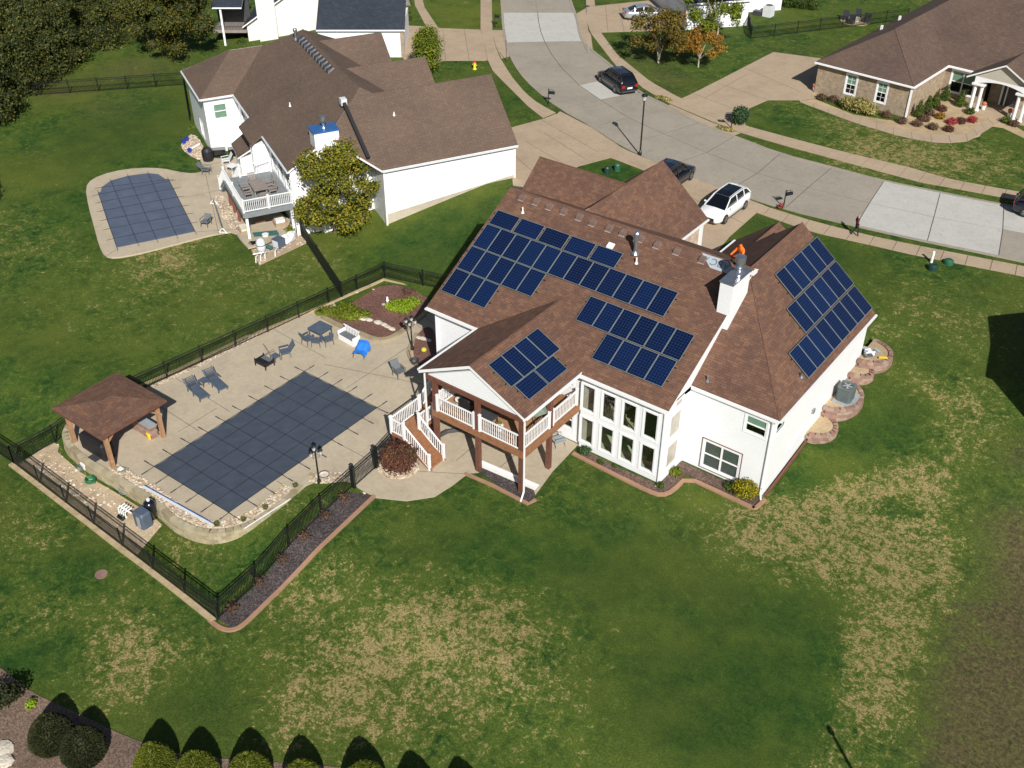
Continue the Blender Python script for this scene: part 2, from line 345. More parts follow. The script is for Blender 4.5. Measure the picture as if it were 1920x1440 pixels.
    def mesh(s,name,mats,org=(0,0,0),smooth=False):
        me=bpy.data.meshes.new(name); org=Vector(org)
        vs=[(s.T(p) if s.T else p)-org for p in s.v]
        me.from_pydata([tuple(v) for v in vs],[],s.f); 
        for m in mats: me.materials.append(M_(m) if isinstance(m,str) else m)
        if len(mats)>1: me.polygons.foreach_set('material_index',s.m)
        uvl=me.uv_layers.new(name='UVMap').data
        Z=Vector((0,0,1))
        for p in me.polygons:
            if p.index in s.uv:
                for li,c in zip(p.loop_indices,s.uv[p.index]): uvl[li].uv=c
                continue
            nn=p.normal; u=Z.cross(nn)
            if u.length<.05: u=Vector((1,0,0))
            u.normalize(); v=nn.cross(u)
            for li in p.loop_indices:
                co=me.vertices[me.loops[li].vertex_index].co+org; uvl[li].uv=(co.dot(u),co.dot(v))
        if smooth: me.polygons.foreach_set('use_smooth',[True]*len(me.polygons))
        me.update(); return me
    def build(s,name,mats,parent=None,smooth=False,label=None,kind=None):
        if isinstance(mats,str): mats=[mats]
        org=ORG.get(parent.name,Vector()) if parent else Vector()
        o=bpy.data.objects.new(name,s.mesh(name,mats,org,smooth)); COL.objects.link(o)
        if parent: o.parent=parent; ORG[o.name]=org
        if label:o['label']=label
        if kind:o['kind']=kind
        return o
def thing(name,label,cat,loc=(0,0,0),rz=0,group=None):
    o=bpy.data.objects.new(name,None); COL.objects.link(o); o.location=loc; o.rotation_euler=(0,0,rz); o.empty_display_size=.3
    o['label']=label;o['category']=cat
    if group:o['group']=group
    ORG[o.name]=Vector(loc) if rz==0 else Vector()
    return o
def lthing(*a,**k):           # thing whose parts are modelled round the origin
    o=thing(*a,**k); ORG[o.name]=Vector(); return o
def dup(root,loc,rz,label=None,group=None,scale=None):
    def cp(o,par):
        c=o.copy(); COL.objects.link(c)
        if par: c.parent=par
        for ch in o.children: cp(ch,c)
        return c
    r=cp(root,None); r.location=loc; r.rotation_euler=(0,0,rz)
    if scale:r.scale=(scale,)*3
    if label:r['label']=label
    if group:r['group']=group
    return r
def tag(o,label,cat,group=None):
    o['label']=label;o['category']=cat
    if group:o['group']=group
    return o
def struct(o): o['kind']='structure'; return o
def P2(pts,z): return [tuple(G(x,y,z).xy) for x,y in pts]
def smoothpoly(pts,it=2):
    for _ in range(it):
        out=[]
        for i in range(len(pts)):
            a=pts[i];b=pts[(i+1)%len(pts)]
            out+=[(a[0]*.75+b[0]*.25,a[1]*.75+b[1]*.25),(a[0]*.25+b[0]*.75,a[1]*.25+b[1]*.75)]
        pts=out
    return pts
def smoothline(pts,it=2):
    for _ in range(it):
        out=[pts[0]]
        for a,b in zip(pts,pts[1:]): out+=[tuple(u*.75+v*.25 for u,v in zip(a,b)),tuple(u*.25+v*.75 for u,v in zip(a,b))]
        pts=out+[pts[-1]]
    return pts
def ribbon(line,w0,w1):
    L_,R_=[],[]
    for i,p in enumerate(line):
        a=Vector(line[max(0,i-1)][:2]);b=Vector(line[min(len(line)-1,i+1)][:2]);d=(b-a).normalized();n=Vector((-d.y,d.x));p=Vector(p[:2])
        L_.append(tuple(p+n*w0));R_.append(tuple(p+n*w1))
    return L_,R_
def kerb(mb,line,w,zf,h,mi=0):
    L_,R_=ribbon(line,w/2,-w/2)
    for i in range(len(line)-1):
        mb.prism([L_[i],L_[i+1],R_[i+1],R_[i]],lambda x,y:zf(x,y)-.3,lambda x,y:zf(x,y)+h,mi)
def inpoly(x,y,poly):
    c=False;n=len(poly)
    for i in range(n):
        x1,y1=poly[i][:2];x2,y2=poly[(i+1)%n][:2]
        if (y1>y)!=(y2>y) and x<(x2-x1)*(y-y1)/(y2-y1)+x1:c=not c
    return c
def scatter(mb,poly,zf,n,r0,r1,mi=0,mats=1):
    xs=[p[0] for p in poly];ys=[p[1] for p in poly];k=0;t=0
    while k<n and t<n*20:
        t+=1;x=random.uniform(min(xs),max(xs));y=random.uniform(min(ys),max(ys))
        if not inpoly(x,y,poly):continue
        k+=1;r_=random.uniform(r0,r1);z=zf(x,y);a=random.uniform(0,6.28);b=random.uniform(.6,1)
        ca,sa=math.cos(a)*r_,math.sin(a)*r_
        top=[(x+ca*.6,y+sa*.6,z+r_*.5),(x-sa*b*.6,y+ca*b*.6,z+r_*.55),(x-ca*.6,y-sa*.6,z+r_*.45),(x+sa*b*.6,y-ca*b*.6,z+r_*.5)]
        bt=[(x+ca,y+sa,z-.01),(x-sa*b,y+ca*b,z-.01),(x-ca,y-sa,z-.01),(x+sa*b,y-ca*b,z-.01)]
        mb._mesh(top+bt,[(0,1,2,3),(0,4,5,1),(1,5,6,2),(2,6,7,3),(3,7,4,0)],random.randrange(mats))
import numpy as np
_rng=np.random.default_rng(11)
def leaves(name,lobes,n,size,mat,parent=None,shell=.55,flat=.0,core=None,label=None,asp=.6,kind=None):
    """leaf-sized faces spread through ellipsoid lobes (cx,cy,cz,rx,ry,rz[,weight])"""
    org=ORG.get(parent.name,Vector()) if parent else Vector()
    L=np.array([l[:6] for l in lobes],float); w=np.array([l[6] if len(l)>6 else l[3]*l[4]*l[5] for l in lobes],float); w/=w.sum()
    idx=_rng.choice(len(L),n,p=w); d=_rng.normal(size=(n,3)); d/=np.linalg.norm(d,axis=1)[:,None]
    r=shell+(1-shell)*_rng.random(n)**.6; r*=1+.12*_rng.normal(size=n)
    c=L[idx,:3]+d*L[idx,3:6]*r[:,None]
    nn=d+_rng.normal(size=(n,3))*.7; nn[:,2]+=.35; nn/=np.linalg.norm(nn,axis=1)[:,None]
    t=_rng.normal(size=(n,3)); u=np.cross(nn,t); u/=np.linalg.norm(u,axis=1)[:,None]; v=np.cross(nn,u)
    s=size*(.6+.8*_rng.random(n))[:,None]
    P=np.stack([c-u*s*.5,c-v*s*.5*asp,c+u*s*.5,c+v*s*.5*asp],1)-np.array(org)
    me=bpy.data.meshes.new(name); me.vertices.add(4*n); me.vertices.foreach_set('co',P.reshape(-1).astype(np.float32))
    me.loops.add(4*n); me.loops.foreach_set('vertex_index',np.arange(4*n,dtype=np.int32))
    me.polygons.add(n); me.polygons.foreach_set('loop_start',np.arange(0,4*n,4,dtype=np.int32))
    me.update(calc_edges=True)
    me.materials.append(M_(mat)); o=bpy.data.objects.new(name,me); COL.objects.link(o)
    if parent:o.parent=parent;ORG[o.name]=org
    if label:o['label']=label
    if kind:o['kind']=kind
    return o
# ================================================================ GROUND
def blobw(q,blobs):
    r=0
    for bx,by,rr,wt in blobs:
        d2=((q[0]-bx)**2+(q[1]-by)**2)/(rr*rr)
        if d2<6: r+=wt*math.exp(-d2*1.1)
    return r
def B(px,py,rpx,wt):
    a=G(px,py);b=G(px+rpx,py); return (a.x,a.y,(b-a).length,wt)
DRY=[B(k[0],k[1],k[2]*1.25,k[3]*.85) for k in [(650,1230,90,1.0),(780,1150,80,.8),(950,1160,90,.8),(870,1260,120,.9),(560,1330,90,.9),(700,1330,90,.7),(1050,1300,80,.5),(380,1260,60,.55),(230,1290,60,1.0),(300,1240,60,.9),(180,1220,60,.6),(90,1150,60,.6),(60,1010,50,.6),(30,960,40,.6),(620,1080,55,.8),(540,1140,50,.6),(250,1180,50,.8),(1230,1260,40,.3),(1000,950,50,.35),
 (1480,1000,90,1.0),(1560,950,70,1.2),(1640,910,80,1.1),(1740,900,60,1.0),(1790,820,60,.9),(1780,740,60,.7),(1640,1030,80,1.1),(1720,1060,70,1.2),(1680,1140,80,1.2),(1640,1220,70,1.3),(1620,1290,60,1.2),(1650,1350,60,1.0),(1560,1400,60,1.0),(1500,1440,60,.8),(1740,1000,60,.9),(1420,960,50,.8),(1380,1010,50,.7),(1580,1050,80,.9),(1700,700,60,.6),(1650,620,50,.5),(1710,560,70,.45),(1780,620,60,.5),(1840,620,50,.4),(1850,780,50,.6),
 (30,420,60,.6),(60,470,50,.5),(350,450,70,.7),(310,475,60,.6),(440,510,60,.5),(540,520,70,.5),(620,470,60,.5),(300,520,80,.5),(200,600,80,.3),(420,600,80,.35),(1620,260,100,.5),(1720,300,110,.7),(1850,310,90,.6),(1520,215,60,.4),(1640,300,60,.5),(450,930,60,.7),(560,940,50,.5),(340,1040,50,.7),(1320,210,60,.3)]]
LUSH=[B(*k) for k in [(1140,1060,110,.9),(1000,1040,90,.7),(860,1000,80,.6),(1420,1230,170,1.3),(1300,1330,140,1.0),(1460,1380,90,1.0),(1560,1120,60,.6),(1630,1010,50,.9),(1670,960,45,1.3),(1510,905,60,.9),(1670,790,90,1.0),(1600,850,60,.8),(1740,660,60,.7),(1560,480,80,.8),(330,1310,90,.8),(400,1330,80,.7),(120,1200,60,.4),(150,1050,60,.5),(40,1250,60,.8),(250,250,150,.9),(150,380,90,.6),(420,480,60,.6),(900,420,90,1.2),(760,470,90,.8),(700,600,60,.6),(300,900,80,.0),(90,700,120,.3),(930,180,80,1.2),(1150,320,60,1.2),(1420,430,60,1.2),(1250,400,60,.8),(1480,240,60,.6)]]
BROWN=[B(*k) for k in [(1920,1000,80,1.0),(1930,1100,100,1.0),(1880,1200,100,1.1),(1850,1300,110,1.1),(1930,1400,140,1.2),(1780,1420,70,.8),(1920,850,60,.7),(1930,700,60,.6),(1925,620,50,.7),(1800,1150,50,.5),(250,130,70,.6),(300,60,60,.5),(200,200,60,.3),(120,170,60,.6),(1330,200,60,.5),(1420,170,60,.4),(1250,150,60,.5),(1200,110,60,.3),(1500,100,80,.2)]]
YEL=[B(*k) for k in [(80,330,80,.5),(250,650,120,.5),(420,560,90,.6),(600,520,60,.6),(620,450,80,.8),(720,400,80,.9),(860,360,80,1.0),(500,640,70,.4),(900,20,60,1.0),(850,50,60,1.0),(820,10,50,.9),(130,180,90,.8),(200,120,80,.6),(60,640,80,.5),(1590,880,60,1.0),(1530,870,50,.7),(480,960,60,.6),(1340,940,40,.7),(150,560,90,.4),(560,470,60,.5),(1480,40,60,.5),(330,100,40,.7),(1300,940,30,.6),(1380,180,60,.3)]]
def build_ground():
    def axis(a,b,step,far,near0):
        xs=list(np.arange(a,b+.01,step)); s=step
        lo=[];x=a
        while x>far[0]: s*=1.25; x-=s; lo.append(x)
        hi=[];x=b;s=step
        while x<far[1]: s*=1.25; x+=s; hi.append(x)
        return lo[::-1]+xs+hi
    xs=axis(-125,12,.8,(-2200,2000),0); ys=axis(4,125,.8,(-1500,2500),0)
    V=[];Cc=[]
    for y in ys:
        for x in xs:
            V.append((x,y,tz(x,y)))
            q=(x,y)
            if -130<x<15 and 0<y<130:
                lush=blobw(q,LUSH); d=blobw(q,DRY)-lush*.9; b=blobw(q,BROWN); yl=blobw(q,YEL)-lush*.5
            else: d,b,yl,lush=.2,.1,.1,0
            Cc+=[min(1,max(0,(d+1)/2.2)),min(1,max(0,b)),min(1,max(0,yl)),min(1,max(0,lush*.8-max(0,d)*.5))]
    nx=len(xs);F=[(j*nx+i,j*nx+i+1,(j+1)*nx+i+1,(j+1)*nx+i) for j in range(len(ys)-1) for i in range(nx-1)]
    me=bpy.data.meshes.new('lawn'); me.from_pydata(V,[],F)
    ca=me.color_attributes.new('patch','FLOAT_COLOR','POINT'); ca.data.foreach_set('color',Cc)
    me.materials.append(M_('lawn_grass')); me.polygons.foreach_set('use_smooth',[True]*len(F))
    o=bpy.data.objects.new('lawn',me); COL.objects.link(o); struct(o)
build_ground()
def flat(name,px,z,th,mat,smooth=0,parent=None,ms=None):
    poly=P2(px,z)
    if smooth: poly=smoothpoly(poly,smooth)
    mb=MB().prism(poly,z-th,z,0,None if ms is None else 1)
    o=mb.build(name,[mat] if ms is None else [mat,ms],parent)
    if not parent: struct(o)
    return o
ZS=2.7
# ================================================================ ROAD
Lp=[(936,-60),(942,24),(943,42),(945,60),(948,80),(958,107),(975,137),(1003,167),(1050,204),(1112,238),(1166,274),(1250,313),(1365,358),(1470,392),(1604,424),(1738,454),(1872,481),(2050,520)]
Cp=[(994,-60),(1008,24),(1010,42),(1014,60),(1021,78),(1034,102),(1055,130),(1086,160),(1125,187),(1178,221),(1244,251),(1325,286),(1420,325),(1515,352),(1630,381),(1751,407),(1880,430),(2050,462)]
Rp=[(1046,-60),(1078,24),(1083,42),(1086,58),(1091,77),(1112,97),(1140,118),(1165,143),(1197,173),(1258,202),(1308,231),(1377,256),(1462,289),(1560,314),(1657,340),(1763,361),(1882,385),(2050,412)]
def build_road():
    z=ZS
    base=MB(); bp=P2(Lp,z)+P2(Rp,z)[::-1]; base.prism(bp,z-.3,z+.005)
    road=base.build('road',['joint']); struct(road)
    new={('L',1),('R',1),('L',2),('R',2),('L',3),('R',3),('R',7),('L',14),('R',14),('L',15),('R',15),('R',16)}
    L_,C_,R_=P2(Lp,z),P2(Cp,z),P2(Rp,z)
    for i in range(len(Lp)-1):
        for sd,A,Bn in (('L',L_,C_),('R',C_,R_)):
            q=[A[i],Bn[i],Bn[i+1],A[i+1]]; cx=sum(p[0] for p in q)/4;cy=sum(p[1] for p in q)/4
            sh=[]
            for p in q:
                d=Vector((cx-p[0],cy-p[1])); l=d.length; d*=min(.045,.02*l)/l; sh.append((p[0]+d.x,p[1]+d.y))
            isn=(sd,i) in new
            o=MB().prism(sh,z-.1,z+.02+random.uniform(-.002,.002)).build('slab','new_concrete' if isn else 'road_concrete',road,label='newly poured pale concrete slab' if isn else None)
    for pts in (Lp,Rp):
        line=smoothline(P2(pts,z),1)
        k=MB(); kerb(k,line,.28,lambda x,y:ZS,.055); struct(k.build('kerb',['road_concrete']))
build_road()
def walk(name,Lx,Rx,z=ZS,h=.045,mat='walk_concrete',seg=1.6):
    """pavement made of separate slabs between a left and a right line"""
    A=[Vector(p) for p in P2(Lx,z)];Bq=[Vector(p) for p in P2(Rx,z)]
    poly=[tuple(p) for p in A]+[tuple(p) for p in Bq[::-1]]
    par=MB().prism(poly,z-.2,z+.012).build(name,['joint']); struct(par)
    def lenp(P): return sum((b-a).length for a,b in zip(P,P[1:]))
    def at(P,t):
        T=lenp(P)*t
        for a,b in zip(P,P[1:]):
            l=(b-a).length
            if T<=l+1e-6: return a+(b-a)*(T/l if l else 0)
            T-=l
        return P[-1]
    n=max(1,int(lenp(A)/seg))
    for i in range(n):
        q=[at(A,(i+.012)/n),at(Bq,(i+.012)/n),at(Bq,(i+.988)/n),at(A,(i+.988)/n)]
        MB().prism([tuple(p) for p in q],z-.1,z+h+random.uniform(-.003,.003)).build('slab',mat,par)
    return par
walk('pavement',[(900,-40),(901,0),(901,55),(908,85),(915,115),(925,135),(955,165),(990,200),(1018,222)][::1],[(919,-40),(922,0),(923,55),(928,85),(938,110),(960,145),(985,175),(1010,195),(1042,212)])
walk('pavement',[(1018,224),(1070,252),(1122,281),(1170,299),(1214,318),(1300,352),(1420,400),(1523,436),(1620,457),(1700,476),(1920,519),(2050,545)],[(1042,214),(1090,243),(1140,266),(1190,289),(1240,309),(1320,340),(1436,388),(1530,417),(1625,441),(1700,457),(1920,500),(2050,526)])
walk('pavement',[(1098,-30),(1100,40),(1107,62),(1153,122),(1207,167),(1254,194),(1330,226),(1387,249),(1480,276),(1580,303),(1720,341),(1892,373),(2050,402)],[(1112,-30),(1118,40),(1127,62),(1158,104),(1220,154),(1276,185),(1340,212),(1400,237),(1500,264),(1600,290),(1700,313),(1782,337),(1920,362),(2050,386)])
def drive(name,px,cuts=None,mat='walk_concrete',h=.03,z=ZS,label=None):
    poly=P2(px,z); par=MB().prism(poly,z-.2,z+h).build(name,[mat]); struct(par)
    for a,b in (cuts or []):
        a=Vector(G(*a,z).xy).to_3d();b=Vector(G(*b,z).xy).to_3d();a.z=b.z=z+h+.001
        MB().bar(a,b,.035,.006).build('joint',['joint'],par)
    return par
drive('driveway',[(957,240),(1019,223),(1060,240),(1120,278),(1214,318),(1213,322),(1145,296),(1085,312),(1040,340),(1000,385),(962,350),(958,300)],[((1010,222),(1120,285)),((962,290),(1008,330)),((1060,310),(985,265)),((1100,300),(1020,250))])
drive('apron',[(1050,209),(1110,240),(1164,276),(1228,308),(1240,311),(1190,291),(1140,268),(1090,245),(1042,216)])
drive('driveway',[(1228,322),(1300,350),(1420,398),(1368,444),(1340,478),(1300,520),(1180,470),(1150,420),(1200,352)],[((1320,405),(1366,378)),((1290,368),(1395,420))])
drive('apron',[(1225,305),(1300,336),(1365,360),(1434,386),(1425,392),(1320,352),(1240,318)])
drive('driveway',[(1276,186),(1310,170),(1450,98),(1540,110),(1560,150),(1532,184),(1500,188),(1440,188),(1405,203),(1400,212),(1397,237),(1340,213)],[((1300,176),(1400,214)),((1345,156),(1440,188)),((1395,128),(1500,172)),((1380,238),(1400,212)),((1320,185),(1400,140))])
drive('apron',[(1250,203),(1308,229),(1375,254),(1388,250),(1330,228),(1256,196)])
drive('driveway',[(1127,61),(1118,40),(1112,12),(1180,5),(1275,-5),(1262,60),(1225,58)],[((1140,60),(1135,10)),((1170,60),(1160,10)),((1200,58),(1190,10))])
drive('apron',[(1081,26),(1098,16),(1103,58),(1108,66),(1112,96),(1093,77)])
drive('driveway',[(757,118),(757,48),(800,50),(820,53),(901,56),(908,85),(914,113),(905,114),(830,114),(790,140)],[((830,54),(836,114)),((870,55),(880,114))])
drive('apron',[(923,57),(943,57),(946,80),(955,106),(940,110),(929,85)])
drive('footpath',[(790,-10),(796,14),(822,53),(800,52),(778,10),(776,-10)])
# front path and stone bed at the brick house
drive('stone_bed',[(1528,186),(1600,215),(1660,225),(1697,228),(1712,200),(1770,160),(1800,190),(1850,215),(1905,238),(1925,250),(1925,262),(1880,240),(1852,236),(1836,256),(1800,267),(1740,264),(1680,252),(1600,228),(1530,203),(1498,189)],mat='gravel_orange',h=.02)
walk('garden_path',[(1496,187),(1600,218),(1690,246),(1760,256),(1812,252),(1836,236),(1850,222),(1862,212)],[(1500,192),(1600,230),(1690,257),(1765,270),(1815,265),(1840,251),(1862,236),(1885,228)],h=.05)
# ================================================================ MAIN HOUSE
HO=(-26,48,0)
house=thing('main_house','white sided two storey house with brown shingle roof carrying solar panels','house',HO)
def roofpart(parent,polys,mat,T=None,th=.16,name='roof',label=None):
    mb=MB(T)
    for p in polys: mb.slab(p,th)
    return mb.build(name,[mat,'white_trim'],parent,label=label)
def gable_polys(a0,a1,b0,b1,ze,sl,hipa=0,hipb=0,swap=False):
    """ridge along first axis a; b is the span. hipa/hipb = run of hip at each end (0 = gable)"""
    bm=(b0+b1)/2; zr=ze+sl*(b1-b0)/2
    ra,rb=a0+hipa,a1-hipb
    P=[[(a0,b0,ze),(a1,b0,ze),(rb,bm,zr),(ra,bm,zr)],[(a1,b1,ze),(a0,b1,ze),(ra,bm,zr),(rb,bm,zr)]]
    if hipa:P.append([(a0,b1,ze),(a0,b0,ze),(ra,bm,zr)])
    if hipb:P.append([(a1,b0,ze),(a1,b1,ze),(rb,bm,zr)])
    if swap: P=[[(y,x,z) for x,y,z in p] for p in P]
    return P
def cap(mb,pts,w=.3,h=.05,mi=0):
    for a,b in zip(pts,pts[1:]):
        mb.tube([Vector(a)-Vector((0,0,.035)),Vector(b)-Vector((0,0,.035))],.045,6,mi)
SM='shingle_main'
yr=49.8; zr=5.4+.556*(yr-41.3)
main=[[(-37.5,41.3,5.4),(-26.05,41.3,5.4),(-26.05,41.18,5.333),(-20.42,41.18,5.333),(-20.38,yr,zr),(-37.5,yr,zr)],
      [(-20.55,58.3,5.4),(-37.5,58.3,5.4),(-37.5,yr,zr),(-20.55,yr,zr)]]
r1=roofpart(house,main,SM,label='large main roof slope')
wing=[[(-26.4,43.9,5.4),(-15.3,43.9,5.4),(-20.85,50.05,9.83)],[(-15.3,43.9,5.4),(-15.3,57.15,5.4),(-20.85,57.15,9.83),(-20.85,50.05,9.83)],
      [(-26.4,60.5,5.4),(-26.4,43.9,5.4),(-20.85,50.05,9.83),(-20.85,57.15,9.83),(-23.6,57.15,7.64),(-23.6,60.5,7.64)],
      [(-20.8,60.5,5.4),(-23.6,60.5,7.64),(-23.6,57.0,7.64),(-20.8,57.0,5.4)]]
r2=roofpart(house,wing,SM,label='roof of the right wing')
gar=gable_polys(50.5,62.07,-37.4,-29.4,5.4,.825,swap=True)
gar[0]=[(-37.4,50.5,5.4),(-37.4,62.07,5.4),(-33.4,62.07,8.7),(-33.4,50.5,8.7)] 
gs=[[(-40.6,53.3,5.4),(-33.4,53.3,5.4),(-33.4,57.3,8.7),(-40.6,57.3,8.7)],[(-33.4,61.3,5.4),(-40.6,61.3,5.4),(-40.6,57.3,8.7),(-33.4,57.3,8.7)]]
r3=roofpart(house,[gar[1],[(-37.4,53,5.39),(-37.4,62.07,5.39),(-33.4,62.07,8.695),(-33.4,53,8.695)]]+gs,SM,label='garage roof')
por=[[(-33.5,35.95,5.4),(-33.5,41.34,5.4),(-29.8,44.7,7.24),(-29.8,35.95,7.24)],[(-26.1,41.34,5.4),(-26.1,35.95,5.4),(-29.8,35.95,7.24),(-29.8,44.7,7.24)]]
r4=roofpart(house,por,SM,th=.2,label='gabled porch roof over the deck')
CAPS=[]
def capo(par,a,b,mat,T=None):
    mb=MB(T); cap(mb,[a,b]); mb.build('ridge_cap',[mat],par)
mb=MB()
capo(house,(-37.5,yr,zr+.02),(-20.5,yr,zr+.02),SM); capo(house,(-20.85,50.05,9.86),(-20.85,57.15,9.86),SM); capo(house,(-15.35,43.95,5.45),(-20.85,50.05,9.86),SM)
capo(house,(-33.4,57.3,8.73),(-33.4,62.05,8.73),SM); capo(house,(-40.6,57.3,8.73),(-33.4,57.3,8.73),SM); capo(house,(-29.8,35.97,7.27),(-29.8,44.6,7.27),SM); capo(house,(-23.6,57.1,7.67),(-23.6,60.5,7.67),SM)
def wallgrid(mb,O,u,n,W,z0,z1,holes,th=.18,mi=0,zb=None):
    O=Vector(O);u=Vector(u);n=Vector(n)
    us=sorted({0,W,*[h[0] for h in holes],*[h[1] for h in holes]}); zs=sorted({z0,z1,*[h[2] for h in holes],*[h[3] for h in holes]})
    for a,b in zip(us,us[1:]):
        for c,d in zip(zs,zs[1:]):
            m=((a+b)/2,(c+d)/2)
            if any(h[0]<m[0]<h[1] and h[2]<m[1]<h[3] for h in holes): continue
            vs=[]
            for k in (0,-th):
                for U,Z in ((a,c),(b,c),(b,d),(a,d)): p=O+u*U+n*k; vs.append((p.x,p.y,Z))
            mb.q(vs[:4],mi); mb.q(vs[4:][::-1],mi)
    for h in holes:  # reveals
        a,b,c,d=h
        for (U0,Z0),(U1,Z1) in (((a,c),(a,d)),((a,d),(b,d)),((b,d),(b,c)),((b,c),(a,c))):
            p=[];
            for U,Z,k in ((U0,Z0,0),(U1,Z1,0),(U1,Z1,-th),(U0,Z0,-th)):
                w_=O+u*U+n*k;p.append((w_.x,w_.y,Z))
            mb.q(p,mi)
def window(parent,O,u,n,h,pane='window_glass',sash=True,mull=0,fw=.07,frame='white_trim',upper=None,grid=None,T=None,trim=.09):
    """h=(u0,u1,z0,z1) hole; frame with sub-part panes"""
    O=Vector(O);u=Vector(u);n=Vector(n);a,b,c,d=h
    def bx(mb,U0,U1,Z0,Z1,k0,k1,mi=0):
        vs=[]
        for k in (k0,k1):
            for U,Z in ((U0,Z0),(U1,Z0),(U1,Z1),(U0,Z1)): p=O+u*U+n*k;vs.append((p.x,p.y,Z))
        mb._mesh(vs,[(0,3,2,1),(4,5,6,7),(0,1,5,4),(1,2,6,5),(2,3,7,6),(3,0,4,7)],mi)
    f=MB(T)
    if trim:
        for r_ in ((a-trim,b+trim,d,d+trim),(a-trim,b+trim,c-trim,c),(a-trim,a,c,d),(b,b+trim,c,d)): bx(f,*r_,.003,.035)
    for r_ in ((a,b,d-fw,d),(a,b,c,c+fw),(a,a+fw,c+fw,d-fw),(b-fw,b,c+fw,d-fw)): bx(f,*r_,-.06,.02)
    for k in range(mull):
        x=a+(b-a)*(k+1)/(mull+1); bx(f,x-fw*.7,x+fw*.7,c+fw,d-fw,-.06,.02)
    zm=(c+d)/2
    if sash: bx(f,a+fw,b-fw,zm-.03,zm+.03,-.05,.01)
    if grid:
        for (lo,hi) in ((zm+.03,d-fw),(c+fw,zm-.03)):
            for i in range(1,grid[0]): x=a+fw+(b-a-2*fw)*i/grid[0]; bx(f,x-.012,x+.012,lo,hi,-.045,-.02)
            for i in range(1,grid[1]): z=lo+(hi-lo)*i/grid[1]; bx(f,a+fw,b-fw,z-.012,z+.012,-.045,-.02)
    w_=f.build('window',[frame],parent)
    segs=[(zm+.03,d-fw,upper or pane),(c+fw,zm-.03,pane)] if sash else [(c+fw,d-fw,pane)]
    for lo,hi,mt in segs:
        for k in range(mull+1):
            x0=a+(b-a)*k/(mull+1);x1=a+(b-a)*(k+1)/(mull+1)
            p=MB(T); bx(p,x0+fw*.6,x1-fw*.6,lo-.01,hi+.01,-.055,-.045); p.build('pane',[mt],w_)
    return w_
SW='siding_white'
# rear wall of the tall window bay (faces -y)
Z0=0.0
bayH=[]
for k in range(4):
    x=k*1.357
    bayH+=[(0.05+x+.0,0.93+x,.47,2.28),(0.05+x,0.93+x,2.8,4.6),(0.05+x,.93+x,4.93,5.17)]
w=MB(); O=(-26.1,41.4,0); u=(1,0,0); n=(0,-1,0)
wallgrid(w,O,u,n,5.5,-.3,5.28,bayH); w.build('bay_wall',[SW],house)
for i,h in enumerate(bayH):
    window(house,O,u,n,h,sash=False,fw=.05 if i%3<2 else .02,trim=.08 if i%3<2 else .02)
# right return of the bay (faces +x)
w=MB(); O2=(-20.6,41.4,0);u2=(0,1,0);n2=(1,0,0); hh=[(.5,1.75,.6,2.3),(.5,1.75,2.75,4.4),(.9,1.75,4.65,5.2)]
wallgrid(w,O2,u2,n2,2.75,-.3,5.35,hh); 
w.q([(-20.6,44.15,5.0),(-20.6,49.6,5.0),(-20.6,49.6,9.75),(-20.6,41.6,5.35)]) # wall strip between the two roofs
w.build('side_wall',[SW],house)
for i,h in enumerate(hh): window(house,O2,u2,n2,h,pane='shade_tan',sash=False,fw=.05,trim=.06)
# left rear wall under the porch, rear wall of left section
w=MB(); O3=(-37.1,41.6,0); h3=[(1.0,2.2,3.7,4.9),(6.2,8.1,3.1,5.0),(9.4,10.3,3.9,5.0),(6.0,8.0,.1,2.1),(9.2,10.4,.8,2.1)]
wallgrid(w,O3,(1,0,0),(0,-1,0),11.0,-.3,5.25,h3[1:]); w.build('rear_wall',[SW],house)
for h in h3[1:]: window(house,O3,(1,0,0),(0,-1,0),h,mull=1 if h[1]-h[0]>1.5 else 0,sash=h[1]-h[0]<1.5)
# wing rear
w=MB(); O4=(-20.6,43.95,0); h4=[(1.24,3.46,.3,2.15),(3.43,4.67,3.88,5.0)]
wallgrid(w,O4,(1,0,0),(0,-1,0),5.05,-.3,5.3,h4); w.build('wing_rear_wall',[SW],house)
ww=window(house,O4,(1,0,0),(0,-1,0),h4[0],mull=1,pane='pane_grey',trim=.1)
f=MB(); f.box(-19.5,-17.0,43.9,43.945,2.25,2.29); f.box(-19.5,-17.0,43.9,43.945,.16,.2); f.box(-19.5,-19.46,43.9,43.945,.2,2.25);f.box(-17.04,-17.0,43.9,43.945,.2,2.25); f.build('dark_trim',['wood_post'],ww)
window(house,O4,(1,0,0),(0,-1,0),h4[1],upper='pale_green_pane')
# wing right
w=MB(); O5=(-15.55,43.95,0); h5=[(.35,1.6,3.95,4.8)]
wallgrid(w,O5,(0,1,0),(1,0,0),12.95,-.3,5.3,h5); w.build('wing_right_wall',[SW],house)
window(house,O5,(0,1,0),(1,0,0),h5[0],sash=False)
